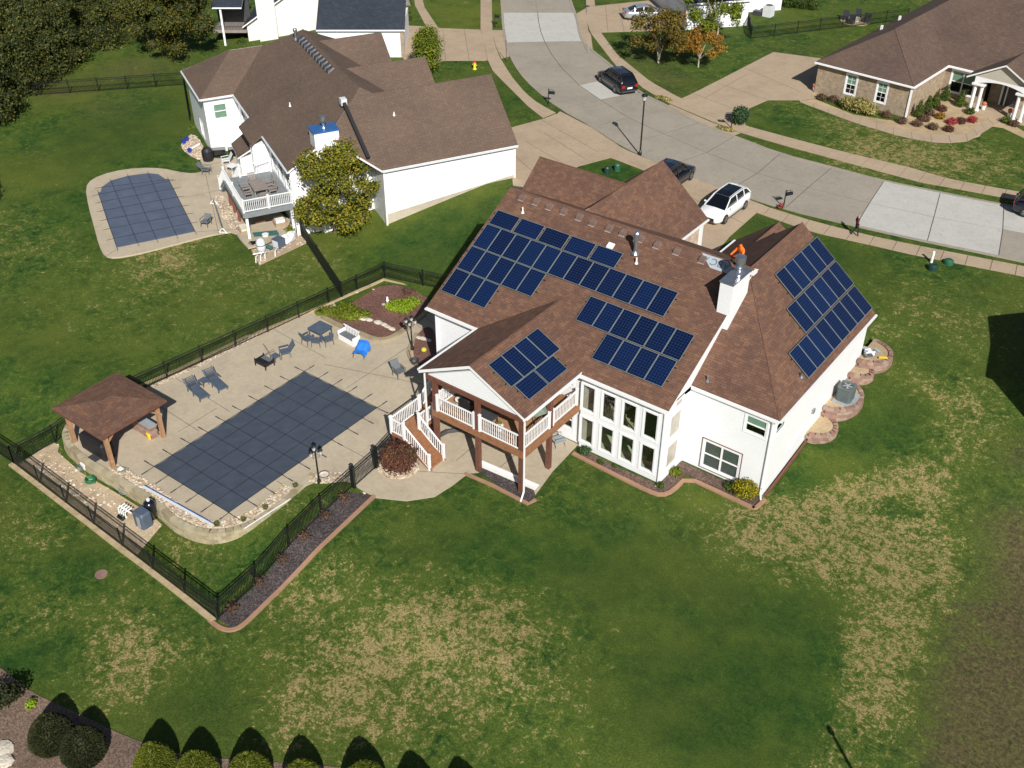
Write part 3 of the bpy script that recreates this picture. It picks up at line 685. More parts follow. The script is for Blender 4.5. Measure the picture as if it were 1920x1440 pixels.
# left wall, front walls, gables
w=MB()
w.q([(-37.1,41.6,-.3),(-37.1,58,-.3),(-37.1,58,5.3),(-37.1,yr,9.95),(-37.1,41.6,5.3)][::-1]); w.build('left_wall',[SW],house)
w=MB(); w.q([(-20.85,56.9,9.6),(-15.55,56.9,5.3),(-15.55,56.9,0),(-26.1,56.9,0),(-26.1,56.9,5.3)][::-1]); w.q([(-26.2,60.2,5.35),(-21,60.2,5.35),(-23.6,60.2,7.5)][::-1]); w.build('front_gable',[SW],house)
w=MB(); w.q([(-29.75,61.8,1.5),(-29.75,61.8,5.3),(-29.75,53,5.3),(-29.75,53,1.5)][::-1]); w.q([(-37.1,61.8,1.5),(-29.75,61.8,1.5),(-29.75,61.8,5.3),(-33.4,61.8,8.5),(-37.1,61.8,5.3)][::-1]);w.q([(-40.3,53.6,0),(-37,53.6,0),(-37,53.6,5.3),(-40.3,53.6,5.3)]); w.q([(-40.3,61,0),(-40.3,53.6,0),(-40.3,53.6,5.3),(-40.3,57.3,8.5),(-40.3,61,5.3)]);w.build('garage_wall',['brick_garage'],house)
w=MB(); w.q([(-29.75,58.0,0),(-26.1,58.0,0),(-26.1,58,5.3),(-29.75,58,5.3)]); w.q([(-26.1,57,0),(-26.1,60.2,0),(-26.1,60.2,5.3),(-26.1,57,5.3)]);w.build('entry_wall',['brick_garage'],house)
w=MB(); w.box(-29.8,-29.62,61.62,61.9,2.5,5.35); w.build('corner_trim',['white_trim'],house)
# porch gable: recessed siding triangle, timber beam
w=MB(); w.slab([(-33.1,36.12,5.32),(-26.5,36.12,5.32),(-29.8,36.1,6.98)],.02); 
w=MB(); w._mesh([(-32.9,36.2,5.32),(-26.7,36.2,5.32),(-29.8,36.2,6.86),(-32.9,36.05,5.32),(-26.7,36.05,5.32),(-29.8,36.05,6.86)],[(0,1,2),(5,4,3),(3,4,1,0),(4,5,2,1),(5,3,0,2)]); w.build('porch_gable',[SW],house)
w=MB(); w.box(-33.0,-26.2,35.98,36.18,5.0,5.3); w.box(-26.42,-26.2,36.2,41.4,5.0,5.28); w.box(-33.0,-32.8,36.2,41.4,5.0,5.28); w.build('porch_beam',['wood_post'],house)
w=MB(); w.box(-32.8,-26.4,36.2,41.4,5.22,5.25); w.build('porch_ceiling',['soffit'],house)
# gutters and downspouts
def gutter(parent,a,b,T=None,mat='white_trim',out=(0,-1,0)):
    mb=MB(T); mb.bar(Vector(a)+Vector(out)*.07,Vector(b)+Vector(out)*.07,.12,.11); mb.build('gutter',[mat],parent)
gutter(house,(-37.5,41.25,5.33),(-33.5,41.25,5.33)); gutter(house,(-26.05,41.1,5.28),(-20.55,41.1,5.28)); gutter(house,(-20.5,43.85,5.34),(-15.3,43.85,5.34))
gutter(house,(-15.3,43.9,5.36),(-15.3,57.1,5.36),out=(1,0,0)); gutter(house,(-26.1,36,5.36),(-26.1,41.1,5.36),out=(1,0,0)); gutter(house,(-33.5,36,5.36),(-33.5,41.3,5.36),out=(-1,0,0)); gutter(house,(-29.4,58.3,5.36),(-29.4,62,5.36),out=(1,0,0)); gutter(house,(-26.4,58.3,5.36),(-26.4,60.4,5.36),out=(-1,0,0))
def spout(parent,pts,w_=.09,mat='white_trim'):
    mb=MB()
    for a,b in zip(pts,pts[1:]): mb.bar(a,b,w_,w_*.75)
    mb.build('downspout',[mat],parent)
spout(house,[(-20.68,41.1,5.2),(-20.68,41.34,4.95),(-20.68,41.34,.1),(-20.6,41.0,.05)])
spout(house,[(-15.62,43.8,5.25),(-15.62,43.88,5.0),(-15.62,43.88,.2),(-15.35,43.45,.05)])
spout(house,[(-26.12,35.9,5.3),(-26.12,35.98,5.1),(-26.12,35.98,.25),(-25.9,35.4,.06)])
spout(house,[(-33.1,36.0,5.3),(-33.1,36.02,.2)])
spout(house,[(-36.95,41.3,5.25),(-36.95,41.5,5),(-36.95,41.5,.2)])
# dryer vent / faucet boxes
w=MB(); w.box(-15.55,-15.42,49.6,49.85,2.3,2.6); w.build('meter_box',['galvanised'],house); w=MB(); w.bar((-15.5,46.9,1.3),(-15.5,48.6,2.0),.05,.05); w.build('wall_pipe',['gutter_grey'],house)
# roof vents, pipes
plain('vent_brown',(.17,.115,.095),.6); plain('vent_rim',(.42,.38,.35),.5)
def mainz(y): return 5.4+.556*(y-41.3)
for px,py in [(979,372),(1005,380),(1030,389),(1057,398),(1086,409),(1111,419),(1142,430),(1168,438),(1201,449),(1232,461),(1269,473),(1317,489)]:
    v=ray(px,py); nn=Vector((0,-.556,1)); t=((5.4-.556*41.3)-nn.dot(CO))/nn.dot(v); q=CO+v*t
    o=MB(); o.loft([[(q.x-.2,q.y-.16,mainz(q.y-.16)),(q.x+.2,q.y-.16,mainz(q.y-.16)),(q.x+.2,q.y+.2,mainz(q.y+.2)),(q.x-.2,q.y+.2,mainz(q.y+.2))],
       [(q.x-.17,q.y-.14,mainz(q.y-.14)+.22),(q.x+.17,q.y-.14,mainz(q.y-.14)+.22),(q.x+.17,q.y+.2,mainz(q.y+.2)+.12),(q.x-.17,q.y+.2,mainz(q.y+.2)+.12)]],1)
    o.box(q.x-.2,q.x+.2,q.y-.19,q.y-.13,mainz(q.y-.18)-.01,mainz(q.y-.18)+.03,0); o.build('roof_vent',['vent_rim','vent_brown'],house)
def onroof(px,py,n_,c): v=ray(px,py); n_=Vector(n_); t=(c-n_.dot(CO))/n_.dot(v); return CO+v*t
MN=((0,-.556,1),5.4-.556*41.3); WN=((.8,0,1),5.4+.8*-15.3); HN=((0,-.72,1),5.4-.72*43.9)
def pipe(p,h,r,mat,parent=house,name='vent_pipe',hat=False,flash='gutter_grey'):
    m=MB(); m.tube([p-Vector((0,0,.1)),p+Vector((0,0,h))],r,10); 
    m.lathe(p+Vector((0,0,.02)),[(r*2.2,0),(r*1.3,.12),(r,.2)],10)
    if hat: m.lathe(p+Vector((0,0,h-.18)),[(r*1.0,0),(r*1.7,.02),(r*1.7,.2),(r*1.2,.28),(r*.3,.3)],12)
    m.build(name,[mat],parent,smooth=False)
pipe(onroof(1191,476,*MN),1.35,.12,'galvanised',name='flue_pipe',hat=True)
for a in ((980,400),(1193,495)): pipe(onroof(*a,*MN),.42,.05,'white_plastic')
pipe(onroof(1327,716,*HN),.4,.05,'galvanised'); pipe(onroof(1502,708,*WN),.3,.06,'galvanised')
q=onroof(1145,463,*MN); m=MB(); m.slab([(q.x-.25,q.y-.12,mainz(q.y-.12)+.06),(q.x+.18,q.y-.12,mainz(q.y-.12)+.06),(q.x+.18,q.y+.2,mainz(q.y+.2)+.06),(q.x-.25,q.y+.2,mainz(q.y+.2)+.06)],.1,0,0); m.build('flashing',['white_trim'],house)
# chimney
cx0,cx1,cy0,cy1=-21.05,-20.28,46.9,48.95
m=MB(); m.box(cx0,cx1,cy0,cy1,7.6,10.42); ch=m.build('chimney',['siding_white'],house)
m=MB(); m.box(cx0-.05,cx1+.05,cy0-.05,cy1+.05,10.42,10.5); m.build('chimney_cap',['galvanised'],ch)
fp=Vector(((cx0+cx1)/2,48.3,10.5)); m=MB(); m.lathe(fp,[(.34,0),(.2,.08),(.19,.28),(.3,.3),(.3,.36),(.2,.38),(.2,.6),(.29,.62),(.29,1.0),(.05,1.04)],16); m.build('flue',['galvanised'],ch,smooth=False)
m=MB(); m.box(-20.45,-20.22,49.3,49.8,9.95,10.06); m.build('rake_end',['white_trim'],house)
# bare underlayment patch with its printed letters, beside the ridge
Q=[onroof(*a,*MN) for a in ((1316,474),(1365,490),(1384,520),(1331,502))]
for q in Q:q.z+=.012
def letters(txt,o,ux,uy,size,mat,parent,name='lettering'):
    cu=bpy.data.curves.new('t','FONT'); cu.body=txt; cu.size=size; t=bpy.data.objects.new('t',cu); COL.objects.link(t)
    bpy.context.view_layer.update(); me=bpy.data.meshes.new_from_object(t); bpy.data.objects.remove(t)
    ux=Vector(ux).normalized();uy=Vector(uy).normalized();org=ORG[parent.name]
    for v in me.vertices: v.co=Vector(o)+ux*v.co.x+uy*v.co.y-org
    me.materials.clear(); me.materials.append(M_(mat)); ob=bpy.data.objects.new(name,me); COL.objects.link(ob); ob.parent=parent; ORG[ob.name]=org; return ob
m=MB(); m.slab([tuple(q) for q in Q],.02,0,0); up=m.build('underlayment_patch',['underlayment'],house)
sv=Vector((0,1,.556)).normalized()
p0=onroof(1371,497,*MN)+Vector((0,0,.03)); letters('ABC',p0,(-1,0,0),-sv,.62,'ink',up)
p0=onroof(1331,484,*MN)+Vector((0,0,.03)); letters('AL',p0,(-1,0,0),-sv,.5,'ink',up)
# interior seen through the tall windows: floor, back wall, staircase
m=MB(); m.box(-26.0,-20.8,41.7,47.5,-.05,.06,0); m.box(-26,-20.8,47.5,47.6,0,5.3,1); m.box(-26.1,-26.0,41.7,47.5,0,5.3,1); m.box(-26,-20.8,44.6,47.5,2.62,2.8,1); m.box(-20.85,-20.8,41.7,47.5,0,5.3,1); m.box(-26,-20.8,41.6,47.5,5.28,5.3,1)
plain('room_floor',(.42,.46,.3),.5); plain('room_wall',(.4,.36,.3),.8); plain('stair_wood',(.35,.3,.2),.5)
m.build('interior',['room_floor','room_wall'],house)
st=thing('staircase','pale wooden indoor staircase with balusters seen through the tall windows','staircase',(-24.5,43,0))
m=MB(); 
for i in range(14): m.box(-25.6+i*.26,-25.34+i*.26,42.6,43.6,2.6-i*.19-.19,2.6-i*.19)
m.build('steps',['stair_wood'],st)
m=MB(); m.bar((-25.6,42.6,3.6),(-21.9,42.6,.95),.05,.07); m.bar((-26,44.55,3.75),(-20.8,44.55,3.75),.05,.07); m.build('handrail',['stair_wood'],st)
for i in range(28):
    x=-25.6+i*.132; MB().bar((x,42.6,2.6-i*.0965),(x,42.6,3.55-i*.0965),.03,.03).build('baluster',['stair_wood'],st)
# ---------------------------------------------------------------- solar arrays
def panel_proto():
    w_,h_=1.128,1.76
    f=MB(); 
    for r_ in ((-w_/2,w_/2,-h_/2,-h_/2+.03),(-w_/2,w_/2,h_/2-.03,h_/2),(-w_/2,-w_/2+.03,-h_/2+.03,h_/2-.03),(w_/2-.03,w_/2,-h_/2+.03,h_/2-.03)): f.box(r_[0],r_[1],r_[2],r_[3],-.04,.004)
    c=MB(); a,b=w_/2-.03,h_/2-.03; c.q([(-a,-b,0),(a,-b,0),(a,b,0),(-a,b,0)],uv=[(0,0),(1,0),(1,1),(0,1)]); c.q([(-a,-b,-.03),(-a,b,-.03),(a,b,-.03),(a,-b,-.03)])
    return f.mesh('frame',['frame_alu']),c.mesh('solar_panel',['solar_cells'])
PFR,PCE=panel_proto()
def array(label,O,U,Vv,items,rails):
    """O roof origin, U along eave, Vv up slope; items=(u,v,landscape)"""
    t=thing('solar_array',label,'solar panels',O,group='solar arrays on the brown roof'); U=Vector(U).normalized();Vv=Vector(Vv).normalized();nn=U.cross(Vv)
    for (u_,v_,land) in items:
        X,Y=(Vv,-U) if land else (U,Vv)
        rot=Matrix((X,Y,nn)).transposed().to_4x4()
        o=bpy.data.objects.new('solar_panel',PCE);COL.objects.link(o);o.parent=t
        o.matrix_local=Matrix.Translation(U*u_+Vv*v_+nn*.14)@rot
        f_=bpy.data.objects.new('frame',PFR);COL.objects.link(f_);f_.parent=o
    for (u0,u1,v_) in rails:
        m=MB(); a=Vector(O)+U*u0+Vv*v_+nn*.06;b=Vector(O)+U*u1+Vv*v_+nn*.06; m.bar(a,b,.05,.07,up=nn); m.build('rail',['black_metal'],t)
    return t
sl_=math.sqrt(1+.556**2)
def vy(y): return (y-41.3)*sl_
O=Vector((-37.25,41.3,5.4)); UU=(1,0,0); VV=(0,1,.556)
it=[];pw=1.142;ph=1.78
y2=vy(45.57)+ph/2; y1=vy(43.78)+ph/2-.02; y0=vy(42.2)+ph/2; 
for k in range(12): it.append((.57+k*pw,y2,0))
for k in range(5): it.append((.57+k*pw,y2-ph-.02,0))
for k in range(3): it.append((.57+k*pw,y2-2*(ph+.02),0))
for k in range(5): it.append((.9+k*1.88+.05,y2+ph/2+.6,1))
ra=[(-.15,13.8,y2-.45),(-.15,13.8,y2+.45),(-.15,5.85,y2-ph-.45),(-.15,5.85,y2-ph+.45),(-.15,3.55,y2-2*ph-.45),(-.15,3.55,y2-2*ph+.45),(-.1,9.4,y2+ph/2+.35),(-.1,9.4,y2+ph/2+.9)]
array('largest solar array, stepped at its lower left, under the row of ridge vents',O,UU,VV,it,ra)
it=[];yb=vy(42.12)+ph/2
for k in range(6): it.append((9.07+.57+k*pw-.02,yb+ph+.04,0))
for k in range(4): it.append((11.27+.57+k*pw-.02,yb,0))
array('ten panel solar array above the tall windows, below the biggest array',O,UU,VV,it,[(8.95,15.95,yb+ph-.4),(8.95,15.95,yb+ph+.5),(11.15,15.95,yb-.4),(11.15,15.95,yb+.5)])
# porch roof: plane faces +x, slopes .497
ps=.497; O=Vector((-26.1,36.9,5.4)); U=(0,1,0); V=(-1,0,ps); sp_=math.sqrt(1+ps*ps)
it=[(.57-.1+k*pw,(1.52*sp_)+ph/2+.06,0) for k in range(4)]+[(.9+.1+0*1.82,.55*sp_+.57,1),(.9+.1+1.84,.55*sp_+.57,1)]
array('six panel solar array on the gabled porch roof over the deck',O,U,V,it,[(-.2,4.5,2.1),(-.2,4.5,3.0),(.05,3.9,.85),(.05,3.9,1.4)])
# wing roof: plane faces +x, slope .8
ps=.8; O=Vector((-15.3,47.93,5.4)); V=(-1,0,ps); sp_=math.sqrt(1+ps*ps); rl=1.79
b0=.33*sp_+ph/2
it=[(.57+k*pw,b0,0) for k in range(8)]+[(2.38+.57+k*pw,b0+rl+.06,0) for k in range(6)]+[(3.55+.57+k*pw,b0+2*(rl+.06),0) for k in range(5)]
array('blue solar array of three stepped rows on the right wing roof',O,U,V,it,[(-.1,9.25,b0-.4),(-.1,9.25,b0+.5),(2.3,9.3,b0+rl-.4),(2.3,9.3,b0+rl+.5),(3.4,9.3,b0+2*rl-.3),(3.4,9.3,b0+2*rl+.5)])
# ================================================================ POOL PATIO (main lot)
def slabpoly(name,poly,z0,z1,mat,ms=None,label=None):
    o=MB().prism(poly,z0,z1,0,None if ms is None else 1).build(name,[mat] if ms is None else [mat,ms]); return struct(o)
patio=[(-51.9,24.3),(-51.4,27.6),(-51.2,28.5),(-50.6,34),(-50.2,38.5),(-49.6,42.0),(-49.0,44.2),(-47.4,43.4),(-45.4,43.3),(-44.2,43.9),(-43.4,45.3),(-42.2,49.0),(-37.2,48.0),(-36.9,41.6),(-26.2,41.5),(-26.0,38.6),*[tuple(G(*q_,0).xy) for q_ in ((1004,928),(940,905),(903,886),(878,888),(848,911),(815,932),(762,940),(705,934),(674,917))],(-34.6,30.9),(-35.9,30.6),(-36.3,29.2),(-36.15,27.1),(-36.25,25.4),(-36.9,24.2),(-38.2,23.45),(-39.8,23.2),(-42,23.45),(-45.2,23.4),(-48.2,23.2),(-50.6,23.5)]
slabpoly('patio',patio,-.95,.03,'patio_concrete')
# control joints
pm=MB()
for a,b in (((-51,31.5),(-45,31.2)),((-45.9,28),(-45.9,31)),((-44.5,38.9),(-49.7,39.2)),((-41,37.3),(-41,44)),((-38,36.8),(-35,37.6)),((-35,37.6),(-34.7,33)),((-44,38.3),(-37.2,40.6)),((-37.9,33),(-35,33)),((-37.9,28.5),(-36.2,28.4)),((-45,28.8),(-50,29)),((-33,33.4),(-29.5,35.6)),((-31,36),(-31,41)),((-28.6,36),(-28.6,41)),((-42.6,46.6),(-39.2,46)),((-38.5,44.5),(-42.6,45.6))):
    pm.bar((*a,.031),(*b,.031),.03,.004)
pm.build('joint',['joint'],bpy.data.objects['patio'])
bpy.data.objects['joint.001'] if False else None
# curved retaining wall with block courses at the low end
def blockwall(label,cat,line,z0,z1,courses,bl,mat,th=.3,capm=None,name='retaining_wall',flip=1,mulch=None,zf=None):
    line=[Vector(p) for p in line]; L_=sum((b-a).length for a,b in zip(line,line[1:]))
    c=line[len(line)//2]; t=thing(name,label,cat,(c.x,c.y,z0))
    def at(T):
        for a,b in zip(line,line[1:]):
            l=(b-a).length
            if T<=l: return a+(b-a)*(T/l),(b-a).normalized()
            T-=l
        return line[-1],(line[-1]-line[-2]).normalized()
    ch=(z1-z0)/courses; n=int(L_/bl)
    for k in range(courses):
        off=.5*(k%2)
        for i in range(n):
            a,d=at(max(0,(i+off)*L_/n)+.006); b,d2=at(min(L_,(i+1+off)*L_/n)-.006)
            if (b-a).length<.05: continue
            nr=Vector((-d.y,d.x))*flip; ins=(courses-1-k)*0+ k*.02
            j=random.uniform(-.008,.008)
            za=z0+k*ch;zb=za+ch-.008+(0.03 if k==courses-1 else 0)
            w0=.0+ins+j; w1=th+ins
            P_=[tuple(a+nr*w0),tuple(b+nr*w0),tuple(b+nr*w1),tuple(a+nr*w1)]
            MB().prism(P_,za,zb).build('stone_block',[random.choice(mat)],t)
    return t
concmat('block_tan1',(.36,.31,.2),.3,1.5); concmat('block_tan2',(.31,.26,.165),.3,1.5); concmat('block_tan3',(.41,.36,.25),.3,1.5)
BT=['block_tan1','block_tan2','block_tan3']
wl=smoothline([(-51.95,26.5),(-51.95,24.2),(-50.75,23.2),(-48.2,22.85),(-45.2,23.0),(-42,23.05),(-39.9,22.7),(-38.1,22.95),(-36.8,23.85),(-36.15,25.2),(-36.0,27.1),(-36.3,29.0),(-36.5,30.2)],2)
blockwall('tan block retaining wall curving round the low end of the pool patio','retaining wall',wl,-.82,.06,4,.45,BT,th=.34,flip=1)
# river rock strips along the patio rims
def rocks(name,poly,z,mat='river_rock',n=260,r=(.05,.12),h=.05,label=None,zf=None):
    zf=zf or (lambda x,y:z)
    o=MB().prism(poly,lambda x,y:zf(x,y)-.15,lambda x,y:zf(x,y)+h).build(name,[mat]); struct(o)
    m=MB(); scatter(m,poly,lambda x,y:zf(x,y)+h,n,*r,mats=3)
    s=m.build('pebbles',['river_rock','stone_rock','stone_tan'],o,kind='stuff'); return o
def offs(line,a,b):
    L_,R_=ribbon(line,a,b); return L_+R_[::-1]
rl_=smoothline([(-46.4,23.35),(-44,23.45),(-42,23.45),(-39.95,23.15),(-38.4,23.4),(-37.3,24.1),(-36.7,25.3),(-36.55,27.1),(-36.8,28.6)],2)
rocks('rock_strip',offs(rl_,.62,.02),.03,n=420,h=.02)
rocks('rock_strip',[(-51.2,29.3),(-50.6,34),(-50.2,38),(-49.9,38),(-50.2,34),(-50.8,29.3)],.03,n=160,h=.02,r=(.03,.07))
rocks('rock_strip',smoothpoly([(-36.6,30.5),(-35.0,31.6),(-34.5,31.2),(-35.9,29.7),(-36.7,29.6)],1),-.02,n=120,h=.06)
# gravel pad with the pump equipment, outside the wall
pad=[(-51.7,20.95),(-52.0,24.0),(-50.9,22.95),(-48.2,22.65),(-45.2,22.8),(-42,22.85),(-40.9,22.7),(-40.1,20.45),(-44.1,20.6)]
rocks('gravel_pad',pad,-.7,'sand_gravel',260,(.03,.08),.03)
m=MB(); scatter(m,[(-51,21.3),(-50,22.7),(-44,22.4),(-45,21)],lambda x,y:-.67,60,.06,.16,mats=2); m.build('pale_stones',['stone_rock','river_rock'],bpy.data.objects['gravel_pad'],kind='stuff')
# bed borders along the fence
kb=MB(); kerb(kb,[(-52.05,20.62),(-49.1,20.52),(-46.6,20.42),(-44.1,20.33),(-41.4,20.2),(-38.7,20.12),(-36,20.0),(-33.3,19.85)],.3,lambda x,y:-.7,.12); struct(kb.build('kerb',['stone_tan']))
KL=[tuple(G(*q_).xy) for q_ in ((392,1163),(412,1179),(432,1184),(452,1177),(478,1153),(530,1100),(585,1045),(640,990),(702,931))]
kb=MB(); kerb(kb,smoothline(KL,2),.22,lambda x,y:tz(x,y),.1); struct(kb.build('kerb',['curb_brown']))
bed=smoothpoly([(-33.25,20.1),(-32.6,20.0),(-32.15,20.6),(-32.1,23),(-32.35,26),(-32.65,28.8),(-32.85,30.3),(-33.85,30.6),(-34.15,28.2),(-33.75,25.3),(-33.35,22.6)],1)
def bedslab(name,poly,mat,h=.05,zf=tz,n=0,sub=0):
    o=MB().prism(poly,lambda x,y:zf(x,y)-.2,lambda x,y:zf(x,y)+h).build(name,[mat]); return struct(o)
# strip bed follows the slope: build as short pieces
def stripbed(name,Lr,Rr,mat,h=.04):
    m=MB(); K=24
    def lerp(P,t):
        f=t*(len(P)-1);i=min(int(f),len(P)-2);return tuple(P[i][k]*(1-f+i)+P[i+1][k]*(f-i) for k in (0,1))
    for i in range(K): m.prism([lerp(Lr,i/K),lerp(Rr,i/K),lerp(Rr,(i+1)/K),lerp(Lr,(i+1)/K)],lambda x,y:tz(x,y)-.2,lambda x,y:tz(x,y)+h)
    return struct(m.build(name,[mat]))
stripbed('planting_bed',[(-33.3,20.1),(-33.4,22.6),(-33.75,25.3),(-34.15,28.2),(-34.2,30.2)],[(KL[2][0]-.1,KL[2][1]+.15)]+[(x_-.1,y_) for x_,y_ in KL[4:]],'mulch_dark')
# red mulch bed in the fenced corner with stone border
rb=[(-50.0,38.4),(-48.9,43.2),(-48.2,48.5),(-43.9,49.3),(-42.35,48.8),(-43.5,45.2),(-44.3,44.2),(-45.4,43.55),(-47.2,43.7),(-48.7,43.2)]
rb=P2([(606,592),(660,570),(722,528),(800,552),(806,568),(792,590),(768,604),(742,622),(722,632),(698,630),(670,618),(640,608)],.1)
slabpoly('planting_bed',smoothpoly(rb,1),-.2,.12,'mulch_red')
kb=MB(); kerb(kb,smoothline([tuple(G(*q,.1).xy) for q in ((604,594),(638,612),(668,622),(700,636),(722,638),(746,627),(772,607),(796,590),(808,570))],2),.3,lambda x,y:0,.2); struct(kb.build('kerb',['wall_concrete']))
kb=MB(); kerb(kb,[(-50.25,38.0),(-49.2,43.0),(-48.2,48.6),(-44.3,49.45),(-42.4,49.1)],.18,lambda x,y:.0,.14); struct(kb.build('kerb',['stone_tan']))
kb=MB(); kerb(kb,[(-51.9,27.6),(-51.1,32),(-50.5,37.4),(-50.2,38)],.16,lambda x,y:.0,.1); struct(kb.build('kerb',['stone_tan']))
# small bed beside the house with the double lamp
hb=P2([(782,628),(800,612),(815,620),(822,665),(815,692),(790,690),(772,662)],.05); slabpoly('planting_bed',smoothpoly(hb,1),-.1,.1,'mulch_red')
kb=MB(); kerb(kb,smoothline(P2([(782,626),(770,648),(764,664),(776,682),(800,700)],.05),2),.2,lambda x,y:0,.18); struct(kb.build('kerb',['wall_concrete']))
# beds along the back of the house
bb=P2([(1082,838),(1086,851),(1150,886),(1222,922),(1246,924),(1262,915),(1286,890),(1350,918),(1412,948),(1426,934),(1276,866),(1255,890),(1234,910),(1160,878)],0)
slabpoly('planting_bed',bb,-.2,.06,'mulch_brown')
kb=MB(); kerb(kb,smoothline(P2([(1074,851),(1110,870),(1160,895),(1212,921),(1240,931),(1262,922),(1287,896),(1350,925),(1414,955)],0),1),.24,lambda x,y:0,.12)
kerb(kb,P2([(1410,954),(1418,953),(1434,938)],0),.22,lambda x,y:0,.12); struct(kb.build('kerb',['curb_brown']))
kb=MB(); kerb(kb,[(-15.38,44.0),(-15.38,49.5)],.12,lambda x,y:tz(x,y),.06); struct(kb.build('kerb',['wood_post']))
db=P2([(890,880),(902,874),(1000,918),(1004,930),(988,944),(940,915)],0); slabpoly('planting_bed',db,-.2,.06,'mulch_dark')
kb=MB(); kerb(kb,P2([(872,889),(925,912),(990,946),(1004,938)],0),.2,lambda x,y:0,.1); struct(kb.build('kerb',['curb_brown']))
t=thing('white_edging','white board edging lying along the dark bed below the deck corner','edging',(-28,35.3,0))
a=G(898,872,0);b=G(1005,918,0); m=MB(); m.bar((a.x,a.y,.1),(b.x,b.y,.1),.3,.1); m.bar((a.x+.05,a.y+.2,.18),(b.x+.05,b.y+.2,.18),.08,.1); m.build('board',['white_plastic'],t)
# bush bed pebbles
cb=G(745,872,0); pb=[(cb.x+1.35*math.cos(a_),cb.y+1.2*math.sin(a_)) for a_ in np.linspace(0,6.2,18)]
rocks('rock_bed',pb,.03,n=260,h=.03,r=(.05,.11))
# AC terraces: curved block walls filled with gravel
concmat('block_red1',(.30,.18,.14),.25,2); concmat('block_red2',(.25,.155,.125),.25,2); concmat('block_red3',(.33,.24,.19),.25,2)
BR_=['block_red1','block_red2','block_red3']
def terrace(label,cx,cy,rx,ry,z0,z1,courses):
    line=[(-15.5+max(0,rx*math.sin(t_))*1.0,cy-ry*math.cos(t_)) for t_ in np.linspace(0.0,math.pi,22)]
    blockwall(label,'retaining wall',line,z0,z1,courses,.34,BR_,th=.26,flip=1)
    inner=[(-15.55,cy-ry+.2)]+[(-15.5+max(0,(rx-.22)*math.sin(t_)),cy-(ry-.22)*math.cos(t_)) for t_ in np.linspace(0.05,math.pi-.05,18)]+[(-15.55,cy+ry-.2)]
    slabpoly('gravel_bed',inner,z0-.4,z1-.06,'gravel_orange')
terrace('lowest small red block terrace at the right wall, nearest the lawn corner',-15.5,50.5,1.45,1.3,.4,1.1,4)
terrace('red block terrace around the grey air conditioner',-15.5,53.2,1.75,1.9,.8,1.72,5)
terrace('small third block terrace between the air conditioner and the debris pile',-15.5,55.9,1.35,1.0,1.2,2.1,5)
terrace('topmost round block terrace holding a pile of scrap',-15.5,57.6,1.75,1.55,1.5,2.5,5)
# air conditioner
AC0=len(bpy.data.objects)
t=thing('air_conditioner','grey air conditioner with round fan grille beside the right wall','air conditioner',(-14.75,52.95,1.8))
m=MB(); m.box(-15.35,-14.05,52.3,53.9,1.74,1.84); m.build('base',['grey_plastic'],t)
def rrect(cx,cy,hx,hy,r_,n=4):
    P_=[]
    for qx,qy,a0 in ((1,1,0),(-1,1,90),(-1,-1,180),(1,-1,270)):
        for i in range(n+1): a_=R(a0+90*i/n); P_.append((cx+qx*(hx-r_)+r_*math.cos(a_),cy+qy*(hy-r_)+r_*math.sin(a_)))
    return P_
plain('ac_grey',(.10,.125,.125),.5); plain('ac_dark',(.02,.025,.025),.6)
m=MB(); rr=rrect(-14.8,52.95,.44,.47,.16); m.loft([[(*p,1.84) for p in rr],[(*p,2.74) for p in rr]]); 
for k in range(16): 
    z=1.92+k*.05
    r2_=rrect(-14.8,52.95,.455,.485,.17); m.loft([[(*p,z) for p in r2_],[(*p,z+.022) for p in r2_]])
m.build('housing',['ac_grey'],t)
m=MB(); r3_=rrect(-14.8,52.95,.47,.5,.18); m.loft([[(*p,2.72) for p in r3_],[(*p,2.78) for p in r3_]]); m.build('lid',['ac_grey'],t)
m=MB(); m.lathe((-14.8,52.95,2.775),[(.36,0),(.36,.02),(.33,.02),(.33,.008),(.02,.008)],24); m.build('fan_well',['ac_dark'],t)
m=MB()
for k in range(5): a_=k*1.257; m.bar((-14.8,52.95,2.8),(-14.8+.3*math.cos(a_),52.95+.3*math.sin(a_),2.79),.1,.01)
m.lathe((-14.8,52.95,2.79),[(.07,0),(.07,.03),(.01,.04)],10)
for r_ in (.12,.2,.28,.35):
    m.tube([(-14.8+r_*math.cos(a_),52.95+r_*math.sin(a_),2.81) for a_ in np.linspace(0,6.283,25)],.006,4)
m.build('fan',['grey_plastic'],t)
t.location.z-=.1
t=thing('scrap_pile','heap of grey and white scraps on the topmost gravel terrace','scrap pile',tuple(G(1630,663,2.5)))
c=G(1630,663,2.6)
for i in range(16):
    a_=random.uniform(0,6.28);r_=random.uniform(0,.6); p=c+Vector((r_*math.cos(a_),r_*.7*math.sin(a_),.05+random.uniform(0,.2)))
    d=Vector((random.uniform(-1,1),random.uniform(-1,1),random.uniform(-.2,.3))).normalized()*random.uniform(.12,.32)
    MB().bar(p-d,p+d,random.uniform(.1,.35),random.uniform(.02,.1)).build('scrap',[random.choice(['gutter_grey','grey_plastic','white_plastic','galvanised'])],t)
p=G(1648,670,2.56); MB().bar(p,p+Vector((.45,.25,.02)),.14,.05).build('plank',['yellow'],t,label='yellow plank')
